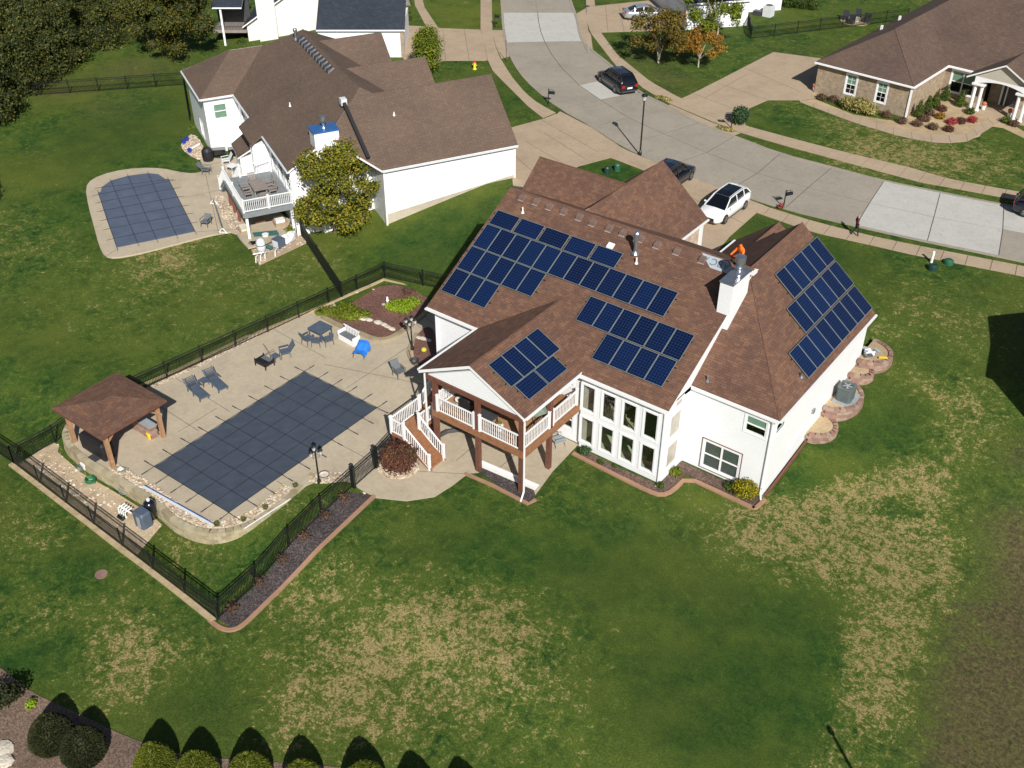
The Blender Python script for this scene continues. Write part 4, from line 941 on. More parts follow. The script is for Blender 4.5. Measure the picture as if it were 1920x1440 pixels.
# ================================================================ FENCES
def fence(label,runs,h=1.3,zf=tz,picket=.105,post=2.7,name='fence',grp=None,mat='black_metal'):
    c=runs[0][0]; t=thing(name,label,'fence',(c[0],c[1],zf(*c)),group=grp)
    pk=MB()
    for run in runs:
        for (x0,y0),(x1,y1) in zip(run,run[1:]):
            L_=math.hypot(x1-x0,y1-y0); n=max(1,round(L_/post))
            pts=[(x0+(x1-x0)*i/n,y0+(y1-y0)*i/n) for i in range(n+1)]
            for i,(x,y) in enumerate(pts):
                if i==0 and (x0,y0)!=run[0]: continue
                z=zf(x,y); m=MB(); m.box(x-.035,x+.035,y-.035,y+.035,z-.1,z+h+.05); m.box(x-.045,x+.045,y-.045,y+.045,z+h+.05,z+h+.075); m.build('post',[mat],t)
            for (ax,ay),(bx_,by_) in zip(pts,pts[1:]):
                za,zb=zf(ax,ay),zf(bx_,by_)
                for hh_ in (h-.02,h-.2,.14): MB().bar((ax,ay,za+hh_),(bx_,by_,zb+hh_),.035,.04).build('rail',[mat],t)
                l=math.hypot(bx_-ax,by_-ay);k=int(l/picket)
                for j in range(1,k):
                    u_=j/k; x=ax+(bx_-ax)*u_;y=ay+(by_-ay)*u_;z=za+(zb-za)*u_
                    pk.bar((x,y,z+.06),(x,y,z+h),.021,.021)
    pk.build('pickets',[mat],t,kind='stuff'); return t
pf=fence('black metal picket fence enclosing the main pool patio',[[(-57.5,20.7),(-51.9,20.75)],[(-34.15,30.7),(-33.2,20.05),(-51.9,20.75),(-51.55,26.0),(-48.35,48.9),(-41.9,50.0),(-37.2,50.6)],[(-34.25,32.6),(-34.75,35.2),(-34.85,38.4)]])
for (x,y) in ((-34.05,30.75),(-34.2,32.75),(-34.8,35.1),(-34.85,38.3)):
    m=MB(); m.box(x-.08,x+.08,y-.08,y+.08,-.1,1.5); m.box(x-.1,x+.1,y-.1,y+.1,1.5,1.56); m.build('gate_post',['black_metal'],pf)
gt=thing('pool_gate','black metal gate between two thick posts by the maroon bush','gate',(-34.1,31.7,0))
for hh_ in (1.28,1.12,.16): MB().bar((-34.05,30.87,hh_),(-34.2,32.62,hh_),.035,.04).build('rail',['black_metal'],gt)
for j in range(17): x=-34.05-.15*j/16;y=30.87+1.75*j/16; MB().bar((x,y,.08),(x,y,1.28),.02,.02).build('picket',['black_metal'],gt)
# ================================================================ DECK
dk=thing('deck','raised brown timber deck with white railings under the porch roof','deck',(-29.4,38.7,0))
DZ=3.05
def post(x,y,z0,z1,mat='wood_post',s=.13,nm='post'):
    m=MB(); m.box(x-s,x+s,y-s,y+s,z0,z1); return m.build(nm,[mat],dk)
for x,y in ((-32.45,36.1),(-29.4,36.1),(-26.38,36.1),(-26.38,38.7)): post(x,y,0,5.02)
post(-32.45,41.2,0,5.02)
m=MB()
for i in range(42):
    x=-32.5+i*.149
    if x>-26.3:break
    m.box(x,min(x+.143,-26.25),36.05,41.5,DZ-.04,DZ)
for i in range(14):
    x=-34.5+i*.149; m.box(x,x+.143,39.3,41.5,DZ-.04,DZ-.002) if x<-32.55 else None
m.build('floor_boards',['wood_tan'],dk,kind='stuff')
m=MB(); m.box(-32.6,-26.15,35.92,36.0,DZ-.42,DZ+.01); m.box(-26.2,-26.12,36.0,41.35,DZ-.42,DZ+.01); m.box(-32.6,-32.53,36.0,41.4,DZ-.42,DZ-.045);m.box(-34.6,-32.6,39.2,39.3,DZ-.35,DZ+.01); m.build('rim_board',['wood_deck'],dk)
m=MB()
for i in range(14): x=-32.2+i*.45; m.box(x,x+.05,36.0,41.4,DZ-.3,DZ-.045)
m.build('joists',['wood_post'],dk)
def railing(par,a,b,h=1.0,newel=(True,True),sp=.14,mat='white_trim',nh=1.12,bal=.035):
    a=Vector(a);b=Vector(b);d=b-a;L_=Vector((d.x,d.y)).length;n=max(2,int(L_/sp))
    up=Vector((0,0,1))
    MB().bar(a+up*h,b+up*h,.09,.05).build('handrail',[mat],par); MB().bar(a+up*.1,b+up*.1,.05,.06).build('bottom_rail',[mat],par)
    for i in range(1,n): p=a+d*(i/n); MB().bar(p+up*.12,p+up*(h-.02),bal,bal).build('baluster',[mat],par)
    for f_,p in zip(newel,(a,b)):
        if f_: m=MB(); m.box(p.x-.06,p.x+.06,p.y-.06,p.y+.06,p.z-.1,p.z+nh); m.box(p.x-.08,p.x+.08,p.y-.08,p.y+.08,p.z+nh,p.z+nh+.04); m.build('newel',[mat],par)
railing(dk,(-32.25,36.0,DZ),(-29.6,36.0,DZ)); railing(dk,(-29.2,36.0,DZ),(-26.55,36.0,DZ),newel=(True,False)); railing(dk,(-26.3,36.3,DZ),(-26.3,38.55,DZ),newel=(False,True)); railing(dk,(-26.3,38.9,DZ),(-26.3,41.25,DZ))
railing(dk,(-32.45,36.35,DZ),(-32.45,39.2,DZ))
railing(dk,(-34.5,39.3,DZ),(-34.5,41.4,DZ))
# stairs
stt=thing('deck_stairs','brown timber stairs with white railings climbing to the deck in two flights','stairs',(-33.3,35.6,0))
LZ=1.45
m=MB(); m.box(-34.5,-33.35,34.4,36.9,LZ-.2,LZ); m.build('landing',['wood_deck'],stt)
m=MB(); [m.box(x-.06,x+.06,y-.06,y+.06,0,LZ-.2) for x,y in ((-34.4,34.5),(-33.45,34.5),(-34.4,36.8),(-33.45,36.8))]; m.build('support',['wood_post'],stt)
for i in range(8):
    x=-33.35+i*.245; z=LZ-.18*(i+1)
    if z>0: m=MB(); m.box(x,x+.27,34.45,35.6,z-.04,z); m.box(x,x+.02,34.45,35.6,z,z+.14); m.build('step',['wood_deck'],stt)
for y in (34.42,35.6): MB().bar((-33.35,y,LZ-.25),(-31.5,y,.02),.04,.26).build('stringer',['wood_deck'],stt)
for i in range(9):
    y=36.9+i*.265; z=LZ+.178*(i+1); m=MB(); m.box(-34.45,-33.4,y,y+.29,z-.04,z); m.box(-34.45,-33.4,y,y+.02,z-.16,z-.04); m.build('step',['wood_deck'],stt)
for x in (-34.5,-33.4): MB().bar((x,36.9,LZ-.1),(x,39.3,DZ-.15),.04,.26).build('stringer',['wood_deck'],stt)
railing(stt,(-34.5,34.45,LZ),(-34.5,36.95,LZ)); railing(stt,(-34.5,36.95,LZ),(-34.5,39.3,DZ),newel=(False,True))
railing(stt,(-34.5,34.42,LZ),(-33.5,34.42,LZ),newel=(False,True)); railing(stt,(-33.5,34.42,LZ),(-31.65,34.42,.02),newel=(False,True))
railing(stt,(-33.4,35.62,LZ),(-31.6,35.62,.02)); railing(stt,(-33.4,35.62,LZ),(-33.4,36.9,LZ),newel=(False,False)); railing(stt,(-33.4,36.9,LZ),(-33.4,39.2,DZ),newel=(True,False))
# things on the deck
def onpos(px,py,z): return tuple(G(px,py,z))
t=thing('grill','black covered grill standing on the deck behind the railing','grill',onpos(880,770,DZ)); c=Vector(t.location)
m=MB(); m.box(c.x-.5,c.x+.5,c.y-.3,c.y+.3,c.z,c.z+.75); m.ell(c+Vector((0,0,.78)),.55,.32,.3); m.build('body',['black_fabric'],t)
t=thing('deck_table','low dark table on the deck behind the second railing bay','table',onpos(912,790,DZ)); c=Vector(t.location)
m=MB(); m.box(c.x-.6,c.x+.6,c.y-.35,c.y+.35,c.z+.42,c.z+.47); m.build('tabletop',['dark_grey'],t)
for i,j in ((-1,-1),(1,-1),(1,1),(-1,1)): MB().box(c.x+i*.55-.02,c.x+i*.55+.02,c.y+j*.3-.02,c.y+j*.3+.02,c.z,c.z+.42).build('leg',['dark_grey'],t)
t=thing('planter_pot','white pot with a small plant standing by the deck railing','planter',onpos(937,806,DZ)); c=Vector(t.location)
m=MB(); m.lathe(c,[(.15,0),(.2,.3),(.22,.32),(.18,.32),(.16,.26)],14); m.build('pot',['white_plastic'],t)
leaves('plant',[(c.x,c.y,c.z+.42,.14,.14,.2)],60,.09,'leaf_yellowgreen',t)
t=thing('wall_clock_fan','white round fan standing on the deck floor near the stairs','fan',onpos(861,758,DZ)); c=Vector(t.location)
m=MB(); m.lathe(c+Vector((0,0,.3)),[(.01,0),(.24,.02),(.24,.08),(.01,.1)],16); m.build('fan_head',['white_plastic'],t); m=MB(); m.tube([c,c+Vector((0,0,.3))],.03); m.lathe(c,[(.15,0),(.15,.04),(.02,.05)]); m.build('stand',['white_plastic'],t)
t=thing('deck_umbrella','closed sage green umbrella leaning over the right deck railing','umbrella',(-27.1,38.3,DZ)); c=Vector(t.location)
m=MB(); m.lathe(c+Vector((0,0,1.15)),[(.75,0),(.55,.12),(.3,.3),(.05,.45)],8); m.build('canopy',['umbrella_sage'],t); MB().tube([c,c+Vector((0,0,1.55))],.025).build('pole',['dark_grey'],t)
t=thing('deck_bench','brown timber bench along the right deck railing','bench',(-27.0,40.3,DZ)); c=Vector(t.location)
m=MB(); m.box(c.x-.25,c.x+.25,c.y-.8,c.y+.8,c.z+.4,c.z+.46); m.build('seat',['wood_deck'],t); 
for j in (-.7,.7): MB().box(c.x-.22,c.x+.22,c.y+j-.04,c.y+j+.04,c.z,c.z+.4).build('leg',['wood_deck'],t)
# ================================================================ POOL COVERS
def cover_main():
    t=thing('pool_cover','dark grey strapped safety cover over the large rectangular pool','pool cover',(-41.2,31,.03))
    x0,x1,y0,y1=-44.45,-38.0,25.05,36.95; nx,ny=5,9; m=MB()
    K=8
    def sag(x,y): # slightly scalloped rim between straps
        return x,y
    gx=[];bm=[]
    NX,NY=50,90
    for j in range(NY+1):
        for i in range(NX+1):
            u=i/NX;v=j/NY; x=x0+(x1-x0)*u;y=y0+(y1-y0)*v
            eu=.07*abs(math.sin(math.pi*v*ny));ev=.07*abs(math.sin(math.pi*u*nx))
            if i==0:x+=eu
            if i==NX:x-=eu
            if j==0:y+=ev
            if j==NY:y-=ev
            z=.06+.02*math.sin(math.pi*u)*math.sin(math.pi*v)*-1+.008*math.sin(i*.9)*math.sin(j*.7)
            m.v.append(Vector((x,y,z)))
    for j in range(NY):
        for i in range(NX): a=j*(NX+1)+i; m.f.append([a,a+1,a+NX+2,a+NX+1]);m.m.append(0)
    m.build('cover_sheet',['cover_dark'],t,smooth=True)
    def strap(a,b,ext0,ext1):
        a=Vector(a);b=Vector(b);d=(b-a).normalized();z=Vector((0,0,.085)); s_=Vector((-d.y,d.x,0))
        s=MB(); K=12
        for k in range(K):
            p=a+(b-a)*k/K;q=a+(b-a)*(k+1)/K; zz=lambda p:Vector((p.x,p.y,.078))
            s.bar(zz(p),zz(q),.036,.010)
        st=s.build('strap',['strap'],t)
        for p,dd,e in ((a,-d,ext0),(b,d,ext1)):
            if e: s=MB(); s.bar(Vector((p.x,p.y,.07)),Vector((p.x,p.y,.045))+dd*.5,.04,.012); s.tube([Vector((p.x,p.y,.05))+dd*.45,Vector((p.x,p.y,.045))+dd*.85],.035,6); s.build('spring',['dark_grey'],st)
    for i in range(nx+1):
        x=x0+(x1-x0)*i/nx; x=min(max(x,x0+.03),x1-.03)
        strap((x,y0,0),(x,y1,0),1,1) if 0<i<nx else strap((x,y0,0),(x,y1,0),1,1)
    for j in range(ny+1):
        y=y0+(y1-y0)*j/ny; y=min(max(y,y0+.03),y1-.03); strap((x0,y,0),(x1,y,0),1,1)
cover_main()
# ================================================================ patio furniture (main pool)
def chair(kind,mat,label,loc,rz,group=None,w=.6,d=.6,sh=.42,bh=.95,slats=6,arms=True,recl=.18):
    t=lthing('patio_chair',label,'chair',loc,rz,group)
    m=MB(); m.box(-w/2,w/2,-d/2,d/2,sh-.03,sh+.015); m.build('seat',[mat],t)
    b=MB(); 
    if slats:
        for i in range(slats): x=-w/2+w*(i+.5)/slats; b.bar((x,d/2-.03,sh),(x,d/2+recl,bh),w/slats*.7,.02,up=(0,1,0))
        b.bar((-w/2,d/2+recl,bh),(w/2,d/2+recl,bh),.05,.05)
    else: b._mesh([(-w/2,d/2-.04,sh),(w/2,d/2-.04,sh),(w/2,d/2+recl,bh),(-w/2,d/2+recl,bh),(-w/2,d/2,sh),(w/2,d/2,sh),(w/2,d/2+recl+.04,bh),(-w/2,d/2+recl+.04,bh)],[(0,1,2,3),(7,6,5,4),(0,4,5,1),(1,5,6,2),(2,6,7,3),(3,7,4,0)])
    b.build('backrest',[mat],t)
    for i,j in ((-1,-1),(1,-1),(1,1),(-1,1)): MB().bar((i*(w/2-.03),j*(d/2-.03),sh),(i*(w/2),j*(d/2+.02),0),.045,.045).build('leg',[mat],t)
    if arms:
        for i in (-1,1): m=MB(); m.bar((i*w/2,-d/2,sh+.22),(i*w/2,d/2+.04,sh+.24),.07,.03); m.bar((i*w/2,-d/2,sh),(i*w/2,-d/2,sh+.22),.035,.035); m.build('armrest',[mat],t)
    return t
BG='blue_grey'
c=G(592,633,0); 
t=thing('patio_table','square blue grey patio table with slatted top and three chairs around it','table',tuple(c)); c=Vector(t.location)+Vector((.15,.35,0))
m=MB()
for i in range(9): x=c.x-.6+i*.134; m.box(x,x+.126,c.y-.6,c.y+.6,.7,.735)
m.box(c.x-.58,c.x+.58,c.y-.58,c.y+.58,.64,.7); m.build('tabletop',[BG],t)
for i,j in ((-1,-1),(1,-1),(1,1),(-1,1)): MB().box(c.x+i*.52-.035,c.x+i*.52+.035,c.y+j*.52-.035,c.y+j*.52+.035,0.03,.64).build('leg',[BG],t)
def face(px,py,ang,**k): p=G(px,py,.03); return (p.x,p.y,.03),ang
vdir=math.atan2(-c.y,-c.x)
def ang_to(p,q): return math.atan2(q.y-p.y,q.x-p.x)+math.pi/2   # chair front (-y) looks at q
for lab,(px,py) in (('blue grey patio chair on the left side of the patio table',(575,645)),('blue grey patio chair on the pool side of the patio table',(591,655)),('blue grey patio chair on the right side of the patio table',(612,641))):
    p=G(px,py,.03); v=(Vector((c.x,c.y,0))-Vector((p.x,p.y,0))).normalized()*1.15; q=Vector((c.x,c.y,.03))-v
    chair('a',BG,lab,tuple(q),ang_to(q,c),group='chairs around the patio table')
p=G(535,668,.03); chair('a',BG,'blue grey slatted armchair beside the small side table',(p.x,p.y,.03),R(-30),bh=1.0,recl=.35)
p=G(517,676,.03)
def small_table(label,p,mat,s=.25,h=.42,z0=0):
    h+=z0; t=thing('side_table',label,'side table',(p.x,p.y,z0+.03))
    m=MB(); m.box(p.x-s,p.x+s,p.y-s,p.y+s,h,h+.03); m.build('tabletop',[mat],t)
    for i,j in ((-1,-1),(1,-1),(1,1),(-1,1)): MB().box(p.x+i*(s-.04)-.018,p.x+i*(s-.04)+.018,p.y+j*(s-.04)-.018,p.y+j*(s-.04)+.018,z0+.03,h).build('leg',[mat],t)
small_table('small blue grey side table between the slatted armchair and the black cart',p,BG)
p=G(383,722,.03); small_table('small blue grey side table between the two sun loungers',p,BG)
def lounger(label,loc,rz):
    t=lthing('sun_lounger',label,'sun lounger',loc,rz,'sun loungers by the pool')
    m=MB(); 
    for i in range(9): m.box(-.32+i*.072,-.32+i*.072+.062,-1.0,.35,.3,.325)
    m.box(-.34,.34,-1.02,-.98,.27,.33); m.build('seat',[BG],t)
    b=MB()
    for i in range(8): y=.38+i*.078; z=.33+i*.062; b.bar((-.31,y,z),(.31,y,z),.055,.02)
    b.bar((-.33,.35,.3),(-.33,1.0,.82),.05,.04); b.bar((.33,.35,.3),(.33,1.0,.82),.05,.04); b.build('backrest',[BG],t)
    for x in (-.3,.3):
        for y in (-.9,-.1,.6): MB().box(x-.03,x+.03,y-.03,y+.03,0,.29).build('leg',[BG],t)
    for x in (-.36,.36): MB().bar((x,.0,.5),(x,.55,.5),.06,.03).build('armrest',[BG],t)
for (px0,py0),(px1,py1),lab in (((350,715),(387,748),'left blue grey sun lounger, nearer the pavilion'),((388,700),(420,730),'right blue grey sun lounger, farther from the pavilion')):
    a=G(px0,py0,.35);b=G(px1,py1,.3); mid=(a+b)/2; lounger(lab,(mid.x,mid.y,.03),math.atan2(b.y-a.y,b.x-a.x)+math.pi/2)
# black cart with X frame
p=G(497,685,.03); t=thing('log_cart','black cart with crossed bars standing by the fence side of the patio','cart',(p.x,p.y,.03))
m=MB(); m.box(p.x-.5,p.x+.5,p.y-.4,p.y+.35,.28,.5); m.build('tray',['black_fabric'],t)
for i,j in ((-1,-1),(1,-1),(1,1),(-1,1)): MB().box(p.x+i*.48-.03,p.x+i*.48+.03,p.y+j*.37-.03,p.y+j*.37+.03,.03,.6).build('leg',['black_metal'],t)
for a,b in (((-.5,.1),(.5,1.15)),((.5,.1),(-.5,1.15))): MB().bar((p.x+a[0],p.y+.38,.3+a[1]),(p.x+b[0],p.y+.5,.1+b[1]),.05,.03).build('cross_bar',['bark'],t)
m=MB(); m.box(p.x-.3,p.x+.45,p.y+.0,p.y+.3,.5,.53); m.build('pad',['grey_wicker'],t)
# white bench
a=G(637,650,.4); p=G(655,640,.03); 
t=lthing('garden_bench','white slatted garden bench with a dark seat cushion beside the raised bed','bench',(p.x,p.y,.03),R(-5))
m=MB(); m.box(-.75,.75,-.3,.3,0.02,.4); m.build('base',['white_trim'],t); m=MB(); m.box(-.68,.68,-.26,.24,.4,.46); m.build('cushion',['grey_wicker'],t)
for i in range(9): MB().box(-.66+i*.16,-.6+i*.16,.27,.31,.45,.88).build('slat',['white_trim'],t)
m=MB(); m.box(-.78,.78,.26,.32,.88,.95); m.build('top_rail',['white_trim'],t)
for x in (-.78,.72): MB().box(x,x+.06,-.32,.32,.4,.66).build('armrest',['white_trim'],t)
# blue tarp over a chair
p=G(678,665,.03); t=lthing('tarp_covered_chair','bright blue tarp draped over a patio chair next to the white bench','covered chair',(p.x,p.y,.03),R(20))
m=MB(); K=10
rg=[]
for k in range(K+1):
    y=-.55+1.1*k/K; rg.append([(-.45+.9*i/8+random.uniform(-.03,.03),y+random.uniform(-.03,.03),(.45+.35*math.sin(max(0,y+.1)*2.2)+random.uniform(-.05,.05)) if 0<i<8 else .25+random.uniform(-.1,.1)) for i in range(9)])
m.loft(rg,0,False,False); m.build('tarp',['bright_blue'],t,smooth=True)
for i,j in ((-1,-1),(1,-1),(1,1),(-1,1)): MB().bar((i*.33,j*.4,.4),(i*.4,j*.5,0),.04,.04).build('leg',['wood_post'],t)
p=G(749,705,.03); chair('w','grey_wicker','grey patio armchair on the open patio by the house shadow',(p.x,p.y,.03),R(75),slats=0,recl=.3)
p=G(1050,835,.03); chair('w','grey_plastic','taupe patio armchair under the deck beside the tall windows',(p.x-.1,p.y,.03),R(150),slats=0,recl=.3,w=.65)
p=G(838,812,.03); t=thing('rolled_mat','dark grey bent drain pipe lying on the patio under the deck','pipe',(p.x,p.y,.1)); m=MB(); m.tube([(p.x-.1,p.y-.5,.15),(p.x,p.y,.15),(p.x+.4,p.y+.5,.15),(p.x+1.0,p.y+.8,.15)],.14,10); m.build('tube',['dark_grey'],t)
# lamps
def lantern(mb,gl,c,s=1):
    mb.lathe(c,[(.05*s,0),(.09*s,.03*s)],6); gl.lathe(c+Vector((0,0,.03*s)),[(.08*s,0),(.12*s,.24*s)],6); mb.lathe(c+Vector((0,0,.27*s)),[(.16*s,0),(.1*s,.09*s),(.03*s,.13*s),(.012*s,.22*s)],6)
def yard_lamp(label,p,h=2.2,heads=3):
    t=thing('yard_lamp',label,'lamp post',tuple(p)); p=Vector(p); m=MB(); m.lathe(p,[(.12,0),(.12,.15),(.07,.25),(.05,.6),(.04,h)],10)
    for k in range(heads):
        g_=MB();b=MB()
        a_=k*2*math.pi/heads+.5; e=p+Vector((.3*math.cos(a_),.3*math.sin(a_),h-.15)); m.tube([p+Vector((0,0,h-.3)),(p+e)/2+Vector((0,0,h/2-.32)),e],.015,6)
        lantern(b,g_,e); b.build('lantern_frame',['black_metal'],t); g_.build('lantern_glass',['lead_glass'],t)
    m.build('pole',['black_metal'],t)
yard_lamp('black three headed lamp post beside the pool cover, by the metal gate',G(598.5,905,.0),2.25)
yard_lamp('black lamp post with several lanterns in the bed near the house corner',G(773,655,.1),2.2,4)
# firepit etc. beside
p=G(608,893,.05); t=thing('bird_bath','round stone bowl with metal ring beside the pool lamp','stone bowl',(p.x,p.y,.03)); m=MB(); m.lathe(p,[(.25,0),(.33,.12),(.28,.12),(.2,.05)],16); m.build('bowl',['stone_rock'],t); m=MB(); m.tube([(p.x+.3*math.cos(a_),p.y+.3*math.sin(a_),.2) for a_ in np.linspace(0,6.283,17)],.02,5); m.build('ring',['dark_grey'],t)
p=G(778,682,.05); t=thing('tiki_stand','dark metal planter stand beside the house shadow','planter stand',(p.x,p.y,.05)); m=MB(); m.lathe((p.x,p.y,.1),[(.22,0),(.3,.3),(.26,.3),(.2,.05)],14); m.build('pot',['dark_grey'],t); MB().tube([(p.x-.3,p.y,.05),(p.x-.3,p.y,1.1)],.02).build('stake',['wood_tan'],t)
p=G(795,660,.1); t=thing('garden_ball','yellow round garden ball on the red mulch by the house','garden ball',(p.x,p.y,.1)); MB().ell((p.x,p.y,.28),.2,.2,.17,14,8).build('ball',['yellow_faded'],t,smooth=True)
# stones
ROCKL=['leftmost flat pale rock edging the red mulch bed','second flat pale rock from the left edging the red mulch bed','third flat pale rock from the left edging the red mulch bed','fourth flat pale rock from the left edging the red mulch bed','fifth flat pale rock from the left edging the red mulch bed','rightmost flat pale rock edging the red mulch bed','upper left pale rock in the small bed against the house','middle pale rock in the small bed against the house','right pale rock in the small bed against the house','pale rock beside the white garden statue','small white stone near the fence corner of the mulch bed','small white stone by the mulch bed border','white rock under the maroon bush','small white rock at the top of the dark strip bed']
for i,(px,py,s_) in enumerate([(680,598,.35),(692,600,.35),(709,605,.35),(720,609,.3),(727,613,.3),(735,617,.32),(785,633,.25),(793,635,.3),(803,638,.25),(722,572,.28),(669,548,.15),(700,543,.12),(745,886,.2),(683,924,.12)]):
    p=G(px,py,.1); mb=MB(); mb.ell((p.x,p.y,.1),s_,s_*.7,s_*.35,9,5,jit=.12); o=mb.build('rock',['stone_rock']); tag(o,ROCKL[i],'rock','rocks edging the red mulch bed' if i<6 else ('rocks in the small house bed' if i<9 else None))
p=G(727,571,.1); t=thing('garden_statue','small white garden statue in the red mulch bed','statue',(p.x,p.y,.1)); m=MB(); m.lathe(p,[(.1,0),(.08,.25),(.12,.35),(.07,.45),(.09,.55),(.02,.65)],10); m.build('figure',['white_plastic'],t)
# pool tool pole, pipes along the rock strip
a=G(268,912,.12);b=G(398,984,.12); t=thing('pool_pole','long pale blue vinyl pole lying on the rocks at the pool end','pole',tuple(a)); MB().bar(a,b,.12,.06).build('tube',['gutter_grey'],t); MB().bar(a+Vector((.0,.08,.02)),b+Vector((0,.08,.02)),.04,.06).build('stripe',['blue_cap'],t)
a=G(458,991,.15);b=G(545,935,.15); t=thing('white_pole','thin white pole resting on the wall by the pool corner','pole',tuple(a)); MB().bar(a,b,.045,.045).build('tube',['white_trim'],t)
for px,py,lab in ((407,985,'small potted plant at the bottom corner of the pool surround'),(457,976,'tiny green plant on the rocks left of the thin white pole'),(554,912,'tiny green plant on the rocks near the pool lamp'),(498,953,'dark pot with grass on the rim of the pool surround')):
    p=G(px,py,.05); t=thing('rim_plant',lab,'plant',(p.x,p.y,.05)); m=MB(); m.lathe(p,[(.12,0),(.16,.12),(.13,.12),(.1,.05)],10); m.build('pot',['dark_grey'],t); leaves('foliage',[(p.x,p.y,.2,.18,.18,.1)],90,.07,'leaf_yellowgreen',t)
# ================================================================ PAVILION
pv=thing('pool_pavilion','open timber pavilion with brown shingle roof at the pool corner','pavilion',(-48.1,25.4,0))
ps_=gable_polys(23.15,27.65,-50.45,-45.75,2.66,.2,2.0,2.0,swap=True)
mbp=MB(); [mbp.slab(p_,.12,0,1) for p_ in ps_]; mbp.build('roof',[SM,'wood_post'],pv)
for nm in ():pass
for x,y in ((-46.15,23.6),(-46.2,27.15),(-50.0,23.7),(-50.05,27.2)): MB().box(x-.11,x+.11,y-.11,y+.11,0,2.5).build('post',['wood_tan'],pv)
m=MB(); m.box(-50.15,-46.0,23.5,23.7,2.38,2.55);m.box(-50.15,-46,27.05,27.25,2.38,2.55);m.box(-46.25,-46.05,23.7,27.05,2.38,2.55);m.box(-50.1,-49.9,23.7,27.05,2.38,2.55); m.build('beam',['wood_tan'],pv)
for x,y,dx,dy in ((-46.15,23.6,0,.7),(-46.2,27.15,0,-.7),(-46.15,23.6,-.7,0),(-46.2,27.15,-.7,0)): MB().bar((x,y,1.8),(x+dx,y+dy,2.42),.09,.09).build('brace',['wood_tan'],pv)
t=thing('covered_grill_island','large black covered grill under the pavilion edge','covered grill',(-48.0,23.9,.03)); m=MB()
rg=[]
for z,k in ((.03,1),(.6,1.02),(1.0,.98),(1.15,.85),(1.2,.5)): rg.append([(-48.15+px_*k+random.uniform(-.03,.03),24.05+py_*k*.9+random.uniform(-.03,.03),z) for px_,py_ in rrect(0,0,1.15,.42,.12,2)])
m.loft(rg); m.build('cover',['black_fabric'],t)
t=thing('bar_counter','stone faced bar counter under the pavilion','bar counter',(-46.9,26.7,.03)); 
for k in range(6):
    for i in range(5): MB().box(-48.3+i*.36+(.1 if k%2 else 0),-47.95+i*.36+(.1 if k%2 else 0),26.55,27.0,.03+k*.15,.17+k*.15).build('stone_block',[random.choice(BR_)],t)
MB().box(-48.4,-46.4,26.5,27.05,.93,.98).build('counter_top',['grey_plastic'],t)
p=G(282,822,.03); t=thing('yellow_bucket','yellow bucket stack on the patio by the pavilion post','bucket',(p.x,p.y,.03)); m=MB(); m.lathe((p.x,p.y,.03),[(.12,0),(.16,.35),(.18,.36),(.18,.42),(.14,.42)],14); m.build('bucket',['yellow'],t)
p=G(180,858,.06); t=thing('dark_panel','flat dark grey panel lying on the wall by the grill','panel',(p.x,p.y,.08)); MB().box(p.x-.35,p.x+.35,p.y-.3,p.y+.3,.09,.13).build('board',['dark_grey'],t)
p=G(160,876,-.6); t=thing('white_device','white and grey pool tool box beside the wall under the pavilion','tool box',(p.x,p.y,-.65)); m=MB(); m.box(p.x-.2,p.x+.2,p.y-.15,p.y+.15,-.67,-.25); m.build('box',['white_plastic'],t); MB().lathe((p.x-.15,p.y-.2,-.67),[(.2,0),(.2,.25),(.05,.3)],12).build('drum',['galvanised'],t)
p=G(226,880,.06); t=thing('green_mat','dark green leaf shaped mat with a white pad by the pavilion post','mat',(p.x,p.y,.05)); m=MB(); m.prism([(p.x-.6,p.y-.1),(p.x-.1,p.y-.3),(p.x+.5,p.y+.0),(p.x+.3,p.y+.35),(p.x-.2,p.y+.2)],.03,.08); m.build('mat',['umbrella_sage'],t); MB().box(p.x-.15,p.x+.15,p.y-.12,p.y+.14,.08,.12).build('pad',['white_plastic'],t)
p=G(170,902,-.6); t=thing('garden_hose','coiled green garden hose on the gravel pad','hose',(p.x,p.y,-.67)); m=MB()
m.tube([(p.x+(.28+.03*math.sin(k*1.7))*math.cos(k*.35),p.y+(.26+.03*math.cos(k*2.1))*math.sin(k*.35),-.65+.004*k) for k in range(72)],.025,6); m.build('coil',['green_hose'],t)
p=G(232,922,-.6); t=thing('cable_coil','coil of grey cable on the gravel pad by the wall','cable coil',(p.x,p.y,-.67)); m=MB(); m.tube([(p.x+(.3+.04*math.sin(k*1.3))*math.cos(k*.35),p.y+(.22)*math.sin(k*.35),-.65+.006*k) for k in range(60)],.015,5); m.build('coil',['grey_plastic'],t)
# pump set
p=G(268,985,-.67); t=thing('pool_heater','blue grey pool heater and black filter dome on the gravel pad','pool heater',(p.x,p.y,-.67))
m=MB(); rr=rrect(p.x,p.y+.1,.42,.34,.12,2); m.loft([[(*q,-.67) for q in rr],[(*q,.22) for q in rr],[(p.x+(q[0]-p.x)*.8,p.y+.1+(q[1]-p.y-.1)*.8,.34) for q in rr]]); m.build('heater_body',['blue_grey'],t)
MB().box(p.x-.02,p.x+.22,p.y-.28,p.y-.235,-.55,.15).build('front_panel',['grey_plastic'],t)
m=MB(); m.lathe((p.x-.15,p.y+.75,-.67),[(.33,0),(.35,.5),(.35,.9),(.28,1.1),(.1,1.2)],16); m.build('filter_tank',['paint_black'],t,smooth=True)
m=MB(); m.lathe((p.x-.15,p.y+.75,.53),[(.09,0),(.09,.12),(.02,.13)],10); m.build('valve',['white_plastic'],t)
p=G(236,965,-.67); t=thing('pump_pipes','white pipe manifold with black pump beside the pool heater','pump',(p.x,p.y,-.67)); m=MB()
